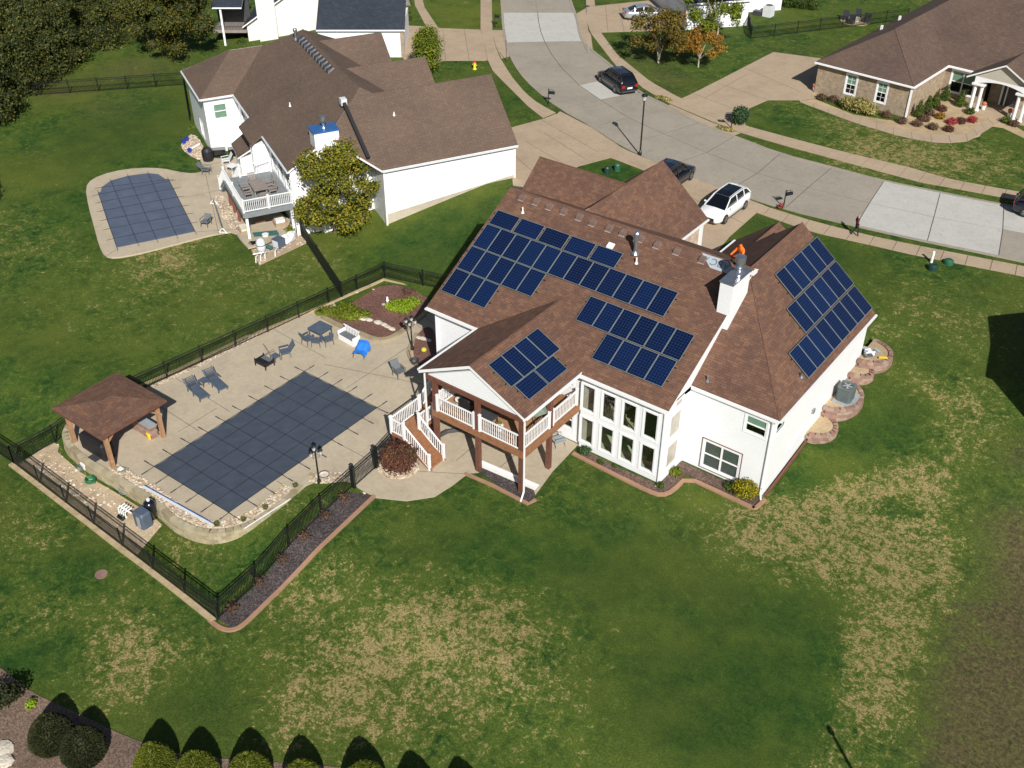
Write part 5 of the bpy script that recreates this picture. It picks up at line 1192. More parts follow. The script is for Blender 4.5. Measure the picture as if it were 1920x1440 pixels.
for k in range(4): m.tube([(p.x-.35+k*.2,p.y-.15,-.65),(p.x-.35+k*.2,p.y-.15,-.25),(p.x-.35+k*.2,p.y+.3,-.25)],.045,8)
m.tube([(p.x-.5,p.y+.05,-.3),(p.x+.5,p.y+.05,-.3)],.05,8); m.build('pipes',['white_plastic'],t)
m=MB(); m.tube([(p.x-.05,p.y-.4,-.5),(p.x+.35,p.y-.4,-.5)],.13,12); m.build('pump_motor',['paint_black'],t)
p=G(318,970,-.5); t=thing('junction_boxes','white and pale blue junction boxes mounted on the retaining wall','junction box',(p.x,p.y,-.5)); MB().box(p.x-.45,p.x-.15,p.y-.1,p.y+.1,-.45,0).build('box',['white_plastic'],t); MB().box(p.x-.12,p.x+.15,p.y-.12,p.y+.1,-.5,.0).build('panel',['gutter_grey'],t); MB().bar((p.x-.9,p.y,-.3),(p.x-.45,p.y,-.3),.05,.05).build('conduit',['white_plastic'],t)
p=G(190,1077); o=MB().prism([(p.x+.33*math.cos(a_),p.y+.33*math.sin(a_)) for a_ in np.linspace(0,6.1,16)],p.z-.1,p.z+.04).build('drain_lid',['block_red2']); tag(o,'round brown drain lid in the lawn below the corner fence','drain lid')
# utility boxes on front lawn strip
for px,py,lab in ((1138,325,'left green utility box on the small front lawn'),(1157,320,'right green utility box on the small front lawn'),):
    p=G(px,py,2.7); t=thing('utility_box',lab,'utility box',tuple(p)); m=MB(); m.lathe(p,[(.28,0),(.26,.5),(.2,.62),(.05,.66)],10); m.build('shell',['green_box' if 'right' in lab else 'green_dark'],t)
for px,py,lab,mt,h_ in ((1748,505,'dark green round lid utility box beside the near pavement','green_dark',.3),(1778,494,'small green box by the near pavement','green_box',.25)):
    p=G(px,py,2.7); t=thing('utility_box',lab,'utility box',tuple(p)); m=MB(); m.lathe(p,[(.36,0),(.34,h_),(.2,h_+.1)],14); m.build('shell',[mt],t)
p=G(1746,492,2.7); t=thing('marker_post','white marker post beside the near pavement','marker post',tuple(p)); MB().lathe(p,[(.1,0),(.1,.85),(.04,.9)],12).build('post',['white_plastic'],t)
# ================================================================ NEIGHBOUR HOUSE (local axes: s to its right, t towards the street)
NA=Vector((.885,-.4656,0)).normalized();NB_=Vector((.4656,.885,0)).normalized()
def TN(p): return NA*p[0]+NB_*p[1]+Vector((0,0,p[2]))
def w2n(v): return (v.dot(NA),v.dot(NB_))
nb=thing('neighbour_house','long white house with greyish brown roof and blue capped chimney left of the main house','house',tuple(TN((-84,24,0))))
SN='shingle_neighbour'; ZE=5.57
sr=.64
def nroof(polys,label=None): return roofpart(nb,polys,SN,TN,.15,label=label)
ZN=0.45; ZD=0.05; zr_=ZE+sr*(23.6-16.6)
# main rear slope, left hip slope and front slope
HP=(-92.5,23.6,zr_)
hipz=ZE+.79*(-71.57+76.66)
tH=16.6+(hipz-ZE)/sr
nroof([[(-99.6,16.6,ZE),(-92,16.6,ZE),(-74.35,16.6,ZE),(-74.35,19.9,ZE+sr*3.3),(-76.66,tH,hipz),(-77.3,23.6,zr_),HP],
       [(-99.6,30.6,ZE),(-99.6,16.6,ZE),HP],
       [(-76.7,30.6,ZE),(-99.6,30.6,ZE),HP,(-77.3,23.6,zr_),(-76.7,24.4,zr_-.5)],[(-76.66,tH,hipz),(-76.6,24.6,hipz-.05),(-77.3,23.6,zr_)]],'main roof')
nroof([[(-91.75,13.7,ZE+.0),(-91.75,20.5,ZE),(-95.7,20.5,8.1),(-95.7,17.6,8.1)],[(-99.62,20.5,ZE+.01),(-99.62,13.7,ZE+.01),(-95.7,17.6,8.11),(-95.7,20.5,8.11)],[(-99.6,13.7,ZE),(-91.75,13.7,ZE),(-95.7,17.6,8.1)]],'hipped roof of the rear left wing')
m=MB(TN); m.slab([(-86.1,15.6,ZE-.63),(-81.9,15.6,ZE-.63),(-81.9,16.62,ZE+.02),(-86.1,16.62,ZE+.02)],.12,0,0); m.build('roof',[SN],nb,label='roof of the bay')
nroof([[(-71.57,23.1,ZE),(-71.57,34.45,ZE),(-76.66,34.45,hipz),(-76.66,tH,hipz),(-74.4,19.9,ZE+sr*3.3+.02)],
       [(-81.8,34.45,ZE),(-81.8,23.9,ZE),(-76.66,23.9,hipz-.01),(-76.66,34.45,hipz-.01)],
       [(-74.4,19.8,ZE+sr*3.3+.01),(-71.57,23.1,ZE-.01),(-74.4,23.1,ZE)]],'garage roof')
for s0,tf,tb in ((-82.85,31.2,24.3),(-90.35,30.0,24.3)):
    nroof([[(s0+4.2,tb,6.3),(s0+4.2,tf,6.3),(s0,tf,9.6),(s0,tb,9.6)],[(s0-4.2,tf,6.3),(s0-4.2,tb,6.3),(s0,tb,9.6),(s0,tf,9.6)]],'front gable roof')
capo(nb,(-92.5,23.6,zr_+.03),(-78.5,23.6,zr_+.03),SN,TN); capo(nb,(-76.66,23.3,hipz+.03),(-76.66,34.4,hipz+.03),SN,TN); capo(nb,(-99.5,16.7,ZE+.05),(-92.5,23.6,zr_+.03),SN,TN); capo(nb,(-91.8,13.75,ZE+.05),(-95.7,17.6,8.13),SN,TN); capo(nb,(-99.5,13.75,ZE+.05),(-95.7,17.6,8.13),SN,TN)
def nwall(O,u,n,W,z0,z1,holes=(),name='wall',mat=SW,extra=None):
    m=MB(TN); wallgrid(m,O,u,n,W,z0,z1,holes)
    if extra:
        for e in extra:m.q(e)
    return m.build(name,[mat],nb)
U_s,U_t=(1,0,0),(0,1,0)
# wing: rear wall faces -t, right wall faces +s
hA=[(3.6,4.7,.9,2.3)]; nwall((-99.3,14.0,0),U_s,(0,-1,0),7.25,-1.4,5.45,hA)
window(nb,(-99.3,14,0),U_s,(0,-1,0),hA[0],T=TN,upper='pale_green_pane')
hB=[(.75,1.9,3.5,4.85)]; nwall((-92.05,14.0,0),U_t,(1,0,0),2.9,-1.4,5.45,hB); window(nb,(-92.05,14,0),U_t,(1,0,0),hB[0],T=TN,upper='pale_green_pane',pane='pale_green_pane')
nwall((-99.3,14,0),U_t,(-1,0,0),16,-1.4,5.4)
# centre rear wall
hC=[(1.2,2.6,3.0,5.0),(3.2,4.2,3.0,5.0),(6.6,8.6,1.0,2.4),(11.2,12.6,3.1,5.1),(13.3,14.6,3.1,5.1),(15.2,16.6,3.1,5.1)]
nwall((-92.05,16.9,0),U_s,(0,-1,0),17.4,-1.4,5.4,hC)
for h in hC: window(nb,(-92.05,16.9,0),U_s,(0,-1,0),h,T=TN,mull=1 if h[3]<3 else 0,grid=(2,2) if h[3]>3 else None)
# bay with its own window, lean-to roof beside it
m=MB(TN); wallgrid(m,(-82.1,15.0,0),U_s,(0,-1,0),.001,0,.01,()); 
m=MB(TN); bayp=[(-84.6,16.88),(-84.0,15.9),(-82.3,15.75),(-81.6,16.88)]
m.prism(bayp,2.3,4.85); m.build('bay',[SW],nb)
window(nb,(-82.3,15.75,0),Vector((.7,1.13,0)).normalized(),Vector((1.13,-.7,0)).normalized(),(.25,1.1,2.9,4.6),T=TN,grid=(2,2),upper='pale_green_pane')
window(nb,(-84.0,15.9,0),Vector((1.7,-.15,0)).normalized(),Vector((-.15,-1.7,0)).normalized(),(.3,1.4,2.9,4.6),T=TN,grid=(2,2))
m=MB(TN); m.slab([(-88.6,15.2,2.5),(-85.4,15.0,2.5),(-85.0,16.9,3.6),(-88.6,16.9,3.6)],.12); m.build('lean_to_roof',[SN,'white_trim'],nb)
m=MB(TN); m.prism([(-88.4,15.4),(-85.5,15.2),(-85.2,16.88),(-88.4,16.88)],ZN,2.42); m.build('lean_to',[SW],nb)
# gable end wall facing +s with the chimney
nwall((-74.65,16.9,0),U_t,(1,0,0),6.3,-1.4,5.5,(),extra=[[(-74.65,16.6,5.5),(-74.65,23.1,5.5),(-74.65,19.9,7.5)]])
m=MB(TN); m.box(-75.5,-74.15,18.85,20.75,-1.4,8.25); nch=m.build('chimney',[SW],nb)
m=MB(TN); m.box(-75.56,-74.08,18.78,20.82,8.25,8.36); m.build('chimney_cap',['blue_cap'],nch)
m=MB(TN); m.lathe((-74.8,19.8,8.36),[(.2,0),(.13,.1),(.13,.5),(.26,.52),(.28,.62),(.26,.9),(.05,.98)],14); m.build('flue',['galvanised'],nch)
# garage block walls
fz=lambda s,t: max(0,tz(*TN((s,t,0)).xy))
nwall((-71.85,23.2,0),U_t,(1,0,0),11.0,0.6,5.45)
m=MB(TN); 
for i in range(11): m._mesh([(-71.84,23.2+i,-.5),(-71.84,24.2+i,-.5),(-71.84,24.2+i,fz(-71.8,24.2+i)+.42),(-71.84,23.2+i,fz(-71.8,23.2+i)+.55)],[(0,1,2,3)])
m=MB(TN); m._mesh([(-71.82,23.18,-.5),(-71.82,34.25,-.5),(-71.82,34.25,2.98),(-71.82,23.18,1.75),(-72,23.18,-.5),(-72,34.25,-.5),(-72,34.25,2.98),(-72,23.18,1.75)],[(0,1,2,3),(3,2,6,7),(0,3,7,4),(1,5,6,2)]); m.build('foundation_wall',['foundation'],nb)
nwall((-74.65,23.2,0),U_s,(0,-1,0),2.8,-1.4,5.45)
nwall((-99.3,30.2,0),U_s,(0,1,0),27.4,0,5.4); 
m=MB(TN); m.q([(-72,34.2,1.5),(-72,34.2,5.4),(-76.66,34.2,9.3),(-81.3,34.2,5.4),(-81.3,34.2,1.5)][::-1]); 
for s0,tf in ((-82.85,31.0),(-90.35,29.8)): m.q([(s0+3.8,tf,1.5),(s0+3.8,tf,6.4),(s0,tf,9.4),(s0-3.8,tf,6.4),(s0-3.8,tf,1.5)][::-1])
m.q([(-81.3,30,1.5),(-81.3,34.2,1.5),(-81.3,34.2,5.4),(-81.3,30,5.4)]); m.build('front_wall',[SW],nb)
def ngut(a,b,out): 
    m=MB(TN); m.bar(Vector(a)+Vector(out)*.07,Vector(b)+Vector(out)*.07,.12,.11); m.build('gutter',['gutter_grey'],nb)
ngut((-71.57,23.1,ZE-.08),(-71.57,34.4,ZE-.08),(1,0,0)); ngut((-99.6,13.7,ZE-.08),(-91.75,13.7,ZE-.08),(0,-1,0)); ngut((-91.75,13.7,ZE-.08),(-91.75,16.5,ZE-.08),(1,0,0)); ngut((-91.6,16.6,ZE-.08),(-86.2,16.6,ZE-.08),(0,-1,0)); ngut((-81.8,16.6,ZE-.08),(-74.35,16.6,ZE-.08),(0,-1,0))
for s_,t_ in ((-71.8,34.25),(-74.5,16.8),(-71.75,23.25)): m=MB(TN); m.box(s_-.05,s_+.06,t_-.06,t_+.06,-.6 if s_<-74 else .6,5.4); m.build('downspout',['white_trim'],nb)
# vents: a close row below the ridge, pipes
for k in range(11):
    s_=-91.2+k*.83; t_=22.95; z=ZE+sr*(t_-16.6)
    m=MB(TN); m.loft([[(s_-.32,t_-.3,z-.19),(s_+.32,t_-.3,z-.19),(s_+.32,t_+.3,z+.19),(s_-.32,t_+.3,z+.19)],[(s_-.25,t_-.22,z+.08),(s_+.25,t_-.22,z+.08),(s_+.25,t_+.25,z+.3),(s_-.25,t_+.25,z+.3)]]); m.build('roof_vent',['dark_grey'],nb)
def nonroof(px,py,n_,c):
    v=ray(px,py); nw=NA*n_[0]+NB_*n_[1]+Vector((0,0,n_[2])); t=(c-nw.dot(CO))/nw.dot(v); return CO+v*t
NR=((0,-sr,1),ZE-sr*16.6); NG=((.79,0,1),ZE+.79*-71.57)
q=nonroof(555,75,*NR); pipe(q,.9,.11,'galvanised',nb,'flue_pipe',True)
for a in ((544,200),(415,165),(357,145)): pipe(nonroof(*a,*NR),.35,.05,'white_plastic',nb)
pipe(nonroof(739,217,*NG),.3,.05,'white_plastic',nb)
# dark bar with a grey end block running down the garage slope
gs_=lambda s: ZE+.79*(-71.57-s)
m=MB(TN); m.bar((-72.4,22.35,gs_(-72.4)+.16),(-76.2,21.95,gs_(-76.2)+.16),.26,.3,up=(.6,0,.8)); m.build('roof_bar',['black_fabric'],nb)
m=MB(TN); m.box(-76.75,-76.2,21.75,22.2,gs_(-76.3)-.1,gs_(-76.3)+.4); m.build('bar_cap',['gutter_grey'],nb)
# ---------------------------------------------------------------- neighbour deck
nd=thing('neighbour_deck','raised grey deck with white railings behind the left neighbour house','deck',tuple(TN((-77.8,15,0))))
DN=2.75
m=MB(TN); 
for i in range(48):
    s_=-81.2+i*.145
    if s_>-74.7:break
    m.box(s_,s_+.138,12.9,16.85,DN-.04,DN)
plain('deck_grey',(.19,.21,.22),.6); m.build('floor_boards',['deck_grey'],nd,kind='stuff')
m=MB(TN); m.box(-81.25,-74.6,12.82,12.9,DN-.35,DN); m.box(-74.64,-74.56,12.9,16.8,DN-.38,DN); m.box(-81.3,-81.2,12.9,16.8,DN-.35,DN); m.build('rim_board',['deck_grey'],nd)
plain('post_red',(.16,.06,.04),.6)
for s_,t_ in ((-81,13.1),(-78,13.1),(-74.9,13.1),(-74.8,16.6),(-79.6,13.1)): m=MB(TN); m.box(s_-.1,s_+.1,t_-.1,t_+.1,-.1,DN-.3); m.build('post',['post_red' if s_<-75 else 'white_trim'],nd)
def nrail(par,a,b,**k): railing(par,TN(a),TN(b),**k)
nrail(nd,(-81.1,12.95,DN),(-78.0,12.95,DN)); nrail(nd,(-78,12.95,DN),(-74.75,12.95,DN),newel=(False,True)); nrail(nd,(-74.75,12.95,DN),(-74.75,14.9,DN),newel=(False,True)); nrail(nd,(-74.75,14.9,DN),(-74.75,16.75,DN),newel=(False,True)); nrail(nd,(-81.1,14.2,DN),(-81.1,16.75,DN))
nst=thing('neighbour_deck_stairs','white railed stairs going down from the grey neighbour deck','stairs',tuple(TN((-82.5,13.5,0))))
for i in range(10): 
    s_=-81.3-i*.25; z=DN-.2*(i+1); m=MB(TN); m.box(s_-.27,s_,12.95,14.1,z-.04,z); m.build('step',['deck_grey'],nst)
for t_ in (12.95,14.15): nrail(nst,(-81.2,t_,DN),(-83.9,t_,.8),newel=(False,True))
nt=thing('dining_table','grey slatted dining table on the neighbour deck','table',tuple(TN((-77.6,14.8,DN))))
m=MB(TN)
for i in range(8): m.box(-78.6+i*.26,-78.36+i*.26,14.3,15.4,DN+.72,DN+.76)
plain('taupe',(.25,.215,.19),.6); m.build('tabletop',['taupe'],nt)
for s_,t_ in ((-78.4,14.4),(-76.8,14.4),(-78.4,15.3),(-76.8,15.3)): m=MB(TN); m.box(s_-.04,s_+.04,t_-.04,t_+.04,DN,DN+.72); m.build('leg',['taupe'],nt)
ANG=math.atan2(NA.y,NA.x)
for k,(s_,t_,r_) in enumerate(((-78.2,13.9,180),(-77.2,13.9,180),(-78.2,15.8,0),(-77.0,15.8,0),(-79.1,14.8,90),(-76.0,14.8,-90))):
    chair('d','taupe',['grey dining chair at the railing side of the deck table, left','grey dining chair at the railing side of the deck table, right','grey dining chair at the house side of the deck table, left','grey dining chair at the house side of the deck table, right','grey dining chair at the stair end of the deck table','grey dining chair at the chimney end of the deck table'][k],tuple(TN((s_,t_,DN))),ANG+R(r_),group='dining chairs on the neighbour deck',slats=5,recl=.1)
# ---------------------------------------------------------------- neighbour patio and pool
np_=P2([(160,352),(172,336),(210,322),(260,315),(305,316),(335,323),(362,326),(382,322),(381,312),(374,300),(385,288),(402,300),(455,292),(480,310),(500,380),(560,425),(470,470),(452,452),(440,434),(410,438),(370,447),(310,464),(255,477),(215,484),(196,480),(186,462),(176,424),(166,388)],ZN)
slabpoly('neighbour_patio',smoothpoly(np_,1),ZN-.1,ZN+.04,'patio_concrete')
m=MB()
for a,b in (((330,325),(430,300)),((340,372),(430,352)),((366,435),(440,430)),((385,325),(410,438)),((200,480),(222,465))):
    p,q=G(*a,ZN+.042),G(*b,ZN+.042); m.bar(p,q,.03,.004)
m.build('joint',['joint'],bpy.data.objects['neighbour_patio'])
def cover_nb():
    t=thing('neighbour_pool_cover','blue grey strapped cover with rounded end over the neighbour pool','pool cover',tuple(G(275,395,ZN+.04)))
    a0=w2n(G(219,464,ZN+0));a1=w2n(G(366,434,ZN+0));b1=w2n(G(316,336,ZN+0));b0=w2n(G(184,362,ZN+0))
    s0=(a0[0]+b0[0])/2;s1=(a1[0]+b1[0])/2
    out=P2([(219,464),(366,434),(340,384),(316,336),(310,336),(297,327),(278,325),(240,330),(208,339),(191,351),(189,360),(184,361),(200,412)],ZN+.06)
    m=MB(); m.prism(out,ZN+.045,ZN+.085); m.build('cover_sheet',['cover_blue'],t)
    def ln(a,b,e=.55):
        p,q=G(*a,ZN+.1),G(*b,ZN+.1); d=(q-p).normalized(); s=MB(); s.bar(p,q,.04,.012); s.bar(p,p-d*e-Vector((0,0,.04)),.03,.01); s.bar(q,q+d*e-Vector((0,0,.04)),.03,.01); s.build('strap',['strap'],t)
    for a,b in (((219,464),(184,361)),((258,455),(208,339)),((294,449),(240,330)),((331,441),(278,325)),((366,434),(316,336))): ln(a,b)
    for a,b in (((213,447),(358,418)),((206,428),(350,401)),((200,411),(342,386)),((195,394),(334,369)),((191,378),(326,353)),((186,364),(318,339)),((191,351),(313,337))): ln(a,b)
cover_nb()
rocks('gravel_bed',smoothpoly(P2([(400,368),(418,366),(440,395),(462,425),(445,436),(436,432),(412,404)],ZN),1),ZN+.03,n=200,h=.03)
rocks('gravel_bed',smoothpoly(P2([(345,262),(362,250),(378,268),(388,290),(376,302),(352,290),(338,276)],ZN),1),ZN,n=160,h=.05)
rocks('equipment_pad',P2([(455,440),(545,420),(575,455),(486,497)],ZD),ZD,n=260,h=.045,mat='walk_concrete')
# loose things on the neighbour's side
p=G(391,300,ZN+.04); t=thing('covered_grill','round black covered grill by the neighbour patio corner','grill',(p.x,p.y,ZN+.04)); m=MB(); m.lathe(p,[(.45,0),(.5,.4),(.48,.9),(.3,1.15),(.05,1.2)],14); m.build('cover',['black_fabric'],t)
for px0,px1,py,lab in ((397,424,292,'black long storage box against the white neighbour wall'),(430,441,291,'black small storage box next to the long one')):
    a=G(px0,py,ZN+.04);b=G(px1,py-2,ZN+.04); d=(b-a); c_=(a+b)/2; t=lthing('storage_box',lab,'storage box',(c_.x,c_.y,ZN+.04),math.atan2(d.y,d.x)); L_=d.length
    m=MB(); m.box(-L_/2,L_/2,-.3,.3,0,.55); m.build('box',['paint_black'],t); m=MB(); m.box(-L_/2-.02,L_/2+.02,-.32,.32,.55,.62); m.build('lid',['paint_black'],t)
p=G(388,325,ZN+.04); chair('n','grey_wicker','grey reclining chair at the top of the neighbour pool deck',(p.x,p.y,ZN+.04),R(120),slats=0,recl=.4,group=None)
p=G(387,423,ZN+.04); chair('n','grey_wicker','grey low chair beside the lower end of the neighbour pool',(p.x,p.y,ZN+.04),R(20),slats=0,recl=.2,bh=.8)
p=G(424,308,ZN+.04); chair('n','gutter_grey','pale grey chair behind the neighbour side table near the stairs',(p.x,p.y,ZN+.04),R(-30),slats=0,recl=.3)
p=G(437,322,ZN+.04); small_table('grey glass top side table behind the neighbour stairs',p,'gutter_grey',.4,.6,ZN)
for px,py,lab in ((345,268,'small deep blue bucket, left of the upper pair on the gravel bed'),(351,263,'small deep blue bucket, right of the upper pair on the gravel bed'),(356,285,'small deep blue bucket lying lowest on the gravel bed')):
    p=G(px,py,ZN+.1); t=thing('blue_bucket',lab,'bucket',tuple(p),group='blue buckets on the gravel bed'); MB().lathe(p,[(.14,0),(.19,.28),(.2,.3),(.16,.3)],12).build('pail',['deep_blue'],t)
p=G(367,275,ZN+.1); t=thing('white_pipe','white pipe lying on the gravel bed by the neighbour wall','pipe',tuple(p)); MB().tube([(p.x-.1,p.y+.5,ZN+.15),(p.x+.1,p.y-.5,ZN+.15)],.09,8).build('tube',['white_plastic'],t)
t=thing('cover_roller','long pool cover roller with white triangular end frames','roller',tuple(G(408,405,ZN+.1)))
a=G(400,374,ZN+.45);b=G(417,428,ZN+.45); MB().tube([a,b],.06,8).build('tube',['galvanised'],t)
for p in (a,b):
    for sx in (-.35,.35): MB().bar(p,(p.x+sx,p.y+sx*.3,ZN+.06),.06,.06).build('strut',['white_plastic'],t)
    MB().bar((p.x-.35,p.y-.1,ZN+.08),(p.x+.35,p.y+.1,ZN+.08),.06,.06).build('foot',['white_plastic'],t)
# stuff under the deck
def nbx(name,lab,cat,s0,t0,z0,sx,sy,sz,mat,part='box'):
    c_=TN((s0,t0,z0)); t=thing(name,lab,cat,tuple(c_)); m=MB(TN); m.box(s0-sx/2,s0+sx/2,t0-sy/2,t0+sy/2,z0,z0+sz); m.build(part,[mat],t); return t
nbx('wicker_armchair','brown wicker armchair with cream cushion under the neighbour deck, front left','armchair',-76.4,13.1,ZD+.04,1.1,.9,.55,'tan_box','base'); 
nbx('wicker_ottoman','brown cushioned seat under the neighbour deck, at the back','ottoman',-77.4,14.5,ZD+.04,.9,.8,.6,'tan_box','base')
nbx('wicker_chair','brown wicker chair with white cushions under the neighbour deck, right','armchair',-76.2,15.9,ZD+.04,1.0,1.0,.7,'tan_box','base')
m=MB(TN); m.box(-76.9,-75.9,12.75,13.45,ZD+.6,ZD+.75); m.build('cushion',['cream'],[o for o in bpy.data.objects if o.name=='wicker_armchair'][0])
m=MB(TN); m.box(-76.6,-75.8,15.5,16.2,ZD+.75,ZD+.95); m.build('cushion',['white_plastic'],[o for o in bpy.data.objects if o.name=='wicker_chair'][0])
plain('teal',(.04,.13,.13),.5); t=thing('teal_boat','teal folded kayak and boards under the front of the neighbour deck','kayak',tuple(TN((-75.2,14.4,.3)))); m=MB(TN)
for k in range(3): m.bar((-75.6+.25*k,13.5,ZD+.4),(-75.0+.25*k,15.3,ZD+.5),.22,.12)
m.build('boards',['teal'],t)
q=G(499,450,ZD+.05); t=thing('white_bucket','white bucket at the front of the neighbour equipment pad','bucket',tuple(q)); MB().lathe(q,[(.2,0),(.25,.5),(.27,.52),(.2,.52)],14).build('pail',['white_plastic'],t)
q=G(491,472,ZD+.05); t=thing('filter_tank','tall grey pool filter tank on the neighbour equipment pad','filter tank',tuple(q)); MB().lathe(q,[(.33,0),(.35,.4),(.35,.85),(.25,1.05),(.08,1.15)],16).build('tank',['gutter_grey'],t,smooth=True); m=MB(); m.lathe(q+Vector((0,0,.6)),[(.36,0),(.37,.03),(.36,.06)],16); m.build('band',['dark_grey'],t)
q=G(524,462,ZD+.05); t=thing('pump_housing','blue box pump with black front grille on the neighbour equipment pad','pump',tuple(q)); m=MB(); m.box(q.x-.4,q.x+.35,q.y-.35,q.y+.35,ZD+.04,ZD+.75); m.build('housing',['blue_grey'],t); m=MB(); m.box(q.x-.32,q.x+.27,q.y-.38,q.y-.35,ZD+.12,ZD+.65); m.build('grille',['gutter_grey'],t)
q=G(508,468,ZD+.05); t=thing('small_pump','small teal pump beside the blue box pump','pump',tuple(q)); m=MB(); m.tube([q+Vector((-.3,-.1,.25)),q+Vector((.25,-.1,.25))],.15,10); m.build('motor',['teal'],t)
t=thing('pipe_rack','white pipes standing out of the pad in front of the filter tank','pipes',tuple(G(483,480,ZD+.05))); m=MB()
a=G(474,477,ZD+.45);b=G(495,473,ZD+.45); m.tube([a,b],.05,6)
for px,py in ((480,493),(489,489),(497,486),(516,481)): q=G(px,py,ZD+.05); m.tube([q,(q.x-.05,q.y+.1,ZD+.45),(q.x-.25,q.y+.45,ZD+.45)],.04,6)
m.build('pipes',['white_plastic'],t)
q=G(475,465,ZD+.05); t=thing('valve_cluster','black valve manifold left of the filter tank','valves',tuple(q)); m=MB(); m.box(q.x-.25,q.x+.2,q.y-.2,q.y+.2,ZD+.1,ZD+.5); m.tube([q+Vector((-.3,0,.4)),q+Vector((.3,.1,.6))],.08,8); m.build('valves',['paint_black'],t)
q=G(540,448,ZD+.3); t=thing('folded_tarp','crumpled pale blue tarp piled beside the neighbour wall','tarp',tuple(G(540,448,ZD+.05))); m=MB(); m.ell((q.x,q.y,ZD+.35),.45,.9,.4,12,7,jit=.2); m.build('sheet',['gutter_grey'],t)
# neighbour fences
sv2=[G(0,192,0),G(347,168,0)]
fence('black metal picket fence across the far left lawn',[[tuple((sv2[0]-(sv2[1]-sv2[0])*.4).xy),tuple(sv2[1].xy),tuple(G(358,235,0).xy)]],h=1.35,picket=.12)
fence('short black picket fence from the neighbour house corner down to the pool patio fence',[[tuple(G(556,428,0).xy),tuple(G(642,560,0).xy)]],h=1.35)
# ================================================================ NAVY ROOF HOUSE (far top left)
fr=thing('slate_roof_house','white house with slate blue roof behind the neighbour house','house',tuple(G(600,40,1.5)))
# axes: eave line (595,50)->(757,54)
e0=G(592,56,5.6);e1=G(759,56,5.6); FA=(e1-e0);FA.z=0;FLn=FA.length;FA.normalize();FB=Vector((-FA.y,FA.x,0))
FO=Vector((e0.x,e0.y,0))
def TF(p): return FO+FA*p[0]+FB*p[1]+Vector((0,0,p[2]))
def l2(px,py,z): v=G(px,py,z)-FO; return v.dot(FA),v.dot(FB)
def roofF(polys,mat='shingle_slate',label=None): return roofpart(fr,polys,mat,TF,.15,label=label)
LX=FLn
roofF([[(0,0,5.6),(LX,0,5.6),(LX,4.2,8.0),(0,4.2,8.0)],[(LX,8.4,5.6),(0,8.4,5.6),(0,4.2,8.0),(LX,4.2,8.0)]],label='low garage roof')
m=MB(TF); m.box(.1,LX-.25,.35,8,.5,5.45); m.build('garage_wall',[SW],fr)
m=MB(TF); m.box(LX-.5,LX-.15,.2,.5,2.6,5.4); m.build('corner_brick',['brick_tan'],fr)
# gabled main block set back to the left
m=MB(TF); m._mesh([(-9.4,10.9,-.3),(6,10.9,-.3),(6,10.9,2.8),(-1.7,10.9,7.9),(-9.4,10.9,2.8),(-9.4,20,-.3),(-9.4,20,2.8)],[(0,1,2,3,4),(0,4,6,5)]); m.build('gable_wall',['siding_cream'],fr)
m=MB(TF); m.box(-8.0,-6.0,10.3,10.9,-.3,9); m.build('chimney_chase',['siding_cream'],fr)
roofF([[(-9.8,10.4,2.6),(-9.8,20,2.6),(-1.7,20,8.0),(-1.7,10.4,8.0)],[(6.4,20,2.6),(6.4,10.4,2.6),(-1.7,10.4,8.0),(-1.7,20,8.0)]],label='upper roof')
roofF([[(-12.9,10.4,4.7),(-9.6,10.4,4.7),(-9.6,15,6.6),(-12.9,15,6.6)]],label='porch roof')
m=MB(TF); m.box(-13.1,-9.45,10.7,13.6,1.85,2.15); m.build('balcony_floor',['taupe'],fr)
m=MB(TF); m.box(-12.1,-11.9,10.6,10.8,-.1,4.6); m.build('porch_post',['white_trim'],fr)
m=MB(TF); m.box(-13.1,-9.45,13.5,13.7,-.2,4.6); m.build('porch_back_wall',['dark_grey'],fr)
for i in range(23): x=-13.05+i*.157; m=MB(TF); m.bar((x,10.75,2.15),(x,10.75,3.05),.02,.02); m.build('baluster',['black_metal'],fr)
m=MB(TF); m.bar((-13.1,10.75,3.07),(-9.5,10.75,3.07),.06,.06); m.build('handrail',['black_metal'],fr)
# ================================================================ BRICK HOUSE (top right)
BA=Vector((.997,-.078,0)).normalized();BB_=Vector((.078,.997,0)).normalized()
def TB(p): return BA*p[0]+BB_*p[1]+Vector((0,0,p[2]))
bh=thing('brick_house','tan brick house with brown roof and white columned porch, top right','house',tuple(TB((-34,100,2.7))))
SB='shingle_brick_house'
def roofB(polys,label=None): return roofpart(bh,polys,SB,TB,.15,label=label)
zw=8.55
roofB([[(-43.85,92.6,5.7),(-34.15,92.6,5.7),(-39,97.7,zw)],[(-34.15,92.6,5.7),(-34.15,120,5.7),(-39,120,zw),(-39,97.7,zw)],[(-43.85,120,5.7),(-43.85,92.6,5.7),(-39,97.7,zw),(-39,120,zw)]],'roof of the left wing')
roofB([[(-39.5,100.0,5.72),(-14,100.0,5.72),(-18,109.5,11.2),(-33.5,109.5,11.2)],[(-14,119,5.7),(-39.5,119,5.7),(-33.5,109.5,11.2),(-18,109.5,11.2)],[(-14,100.0,5.72),(-14,119,5.7),(-18,109.5,11.2)],[(-39.5,119,5.7),(-39.5,100.0,5.72),(-33.5,109.5,11.2)]],'main roof')
roofB([[(-31.75,98.35,5.72),(-28.6,98.35,7.45),(-28.6,103.5,7.45),(-31.75,101,5.72)],[(-28.6,98.35,7.45),(-25.4,98.35,5.72),(-25.4,101,5.72),(-28.6,103.5,7.45)]],'porch gable roof')
capo(bh,(-39,97.7,zw+.04),(-39,105,zw+.04),SB,TB); capo(bh,(-34.2,92.65,5.75),(-39,97.7,zw+.04),SB,TB); capo(bh,(-28.6,98.4,7.5),(-28.6,103,7.5),SB,TB)
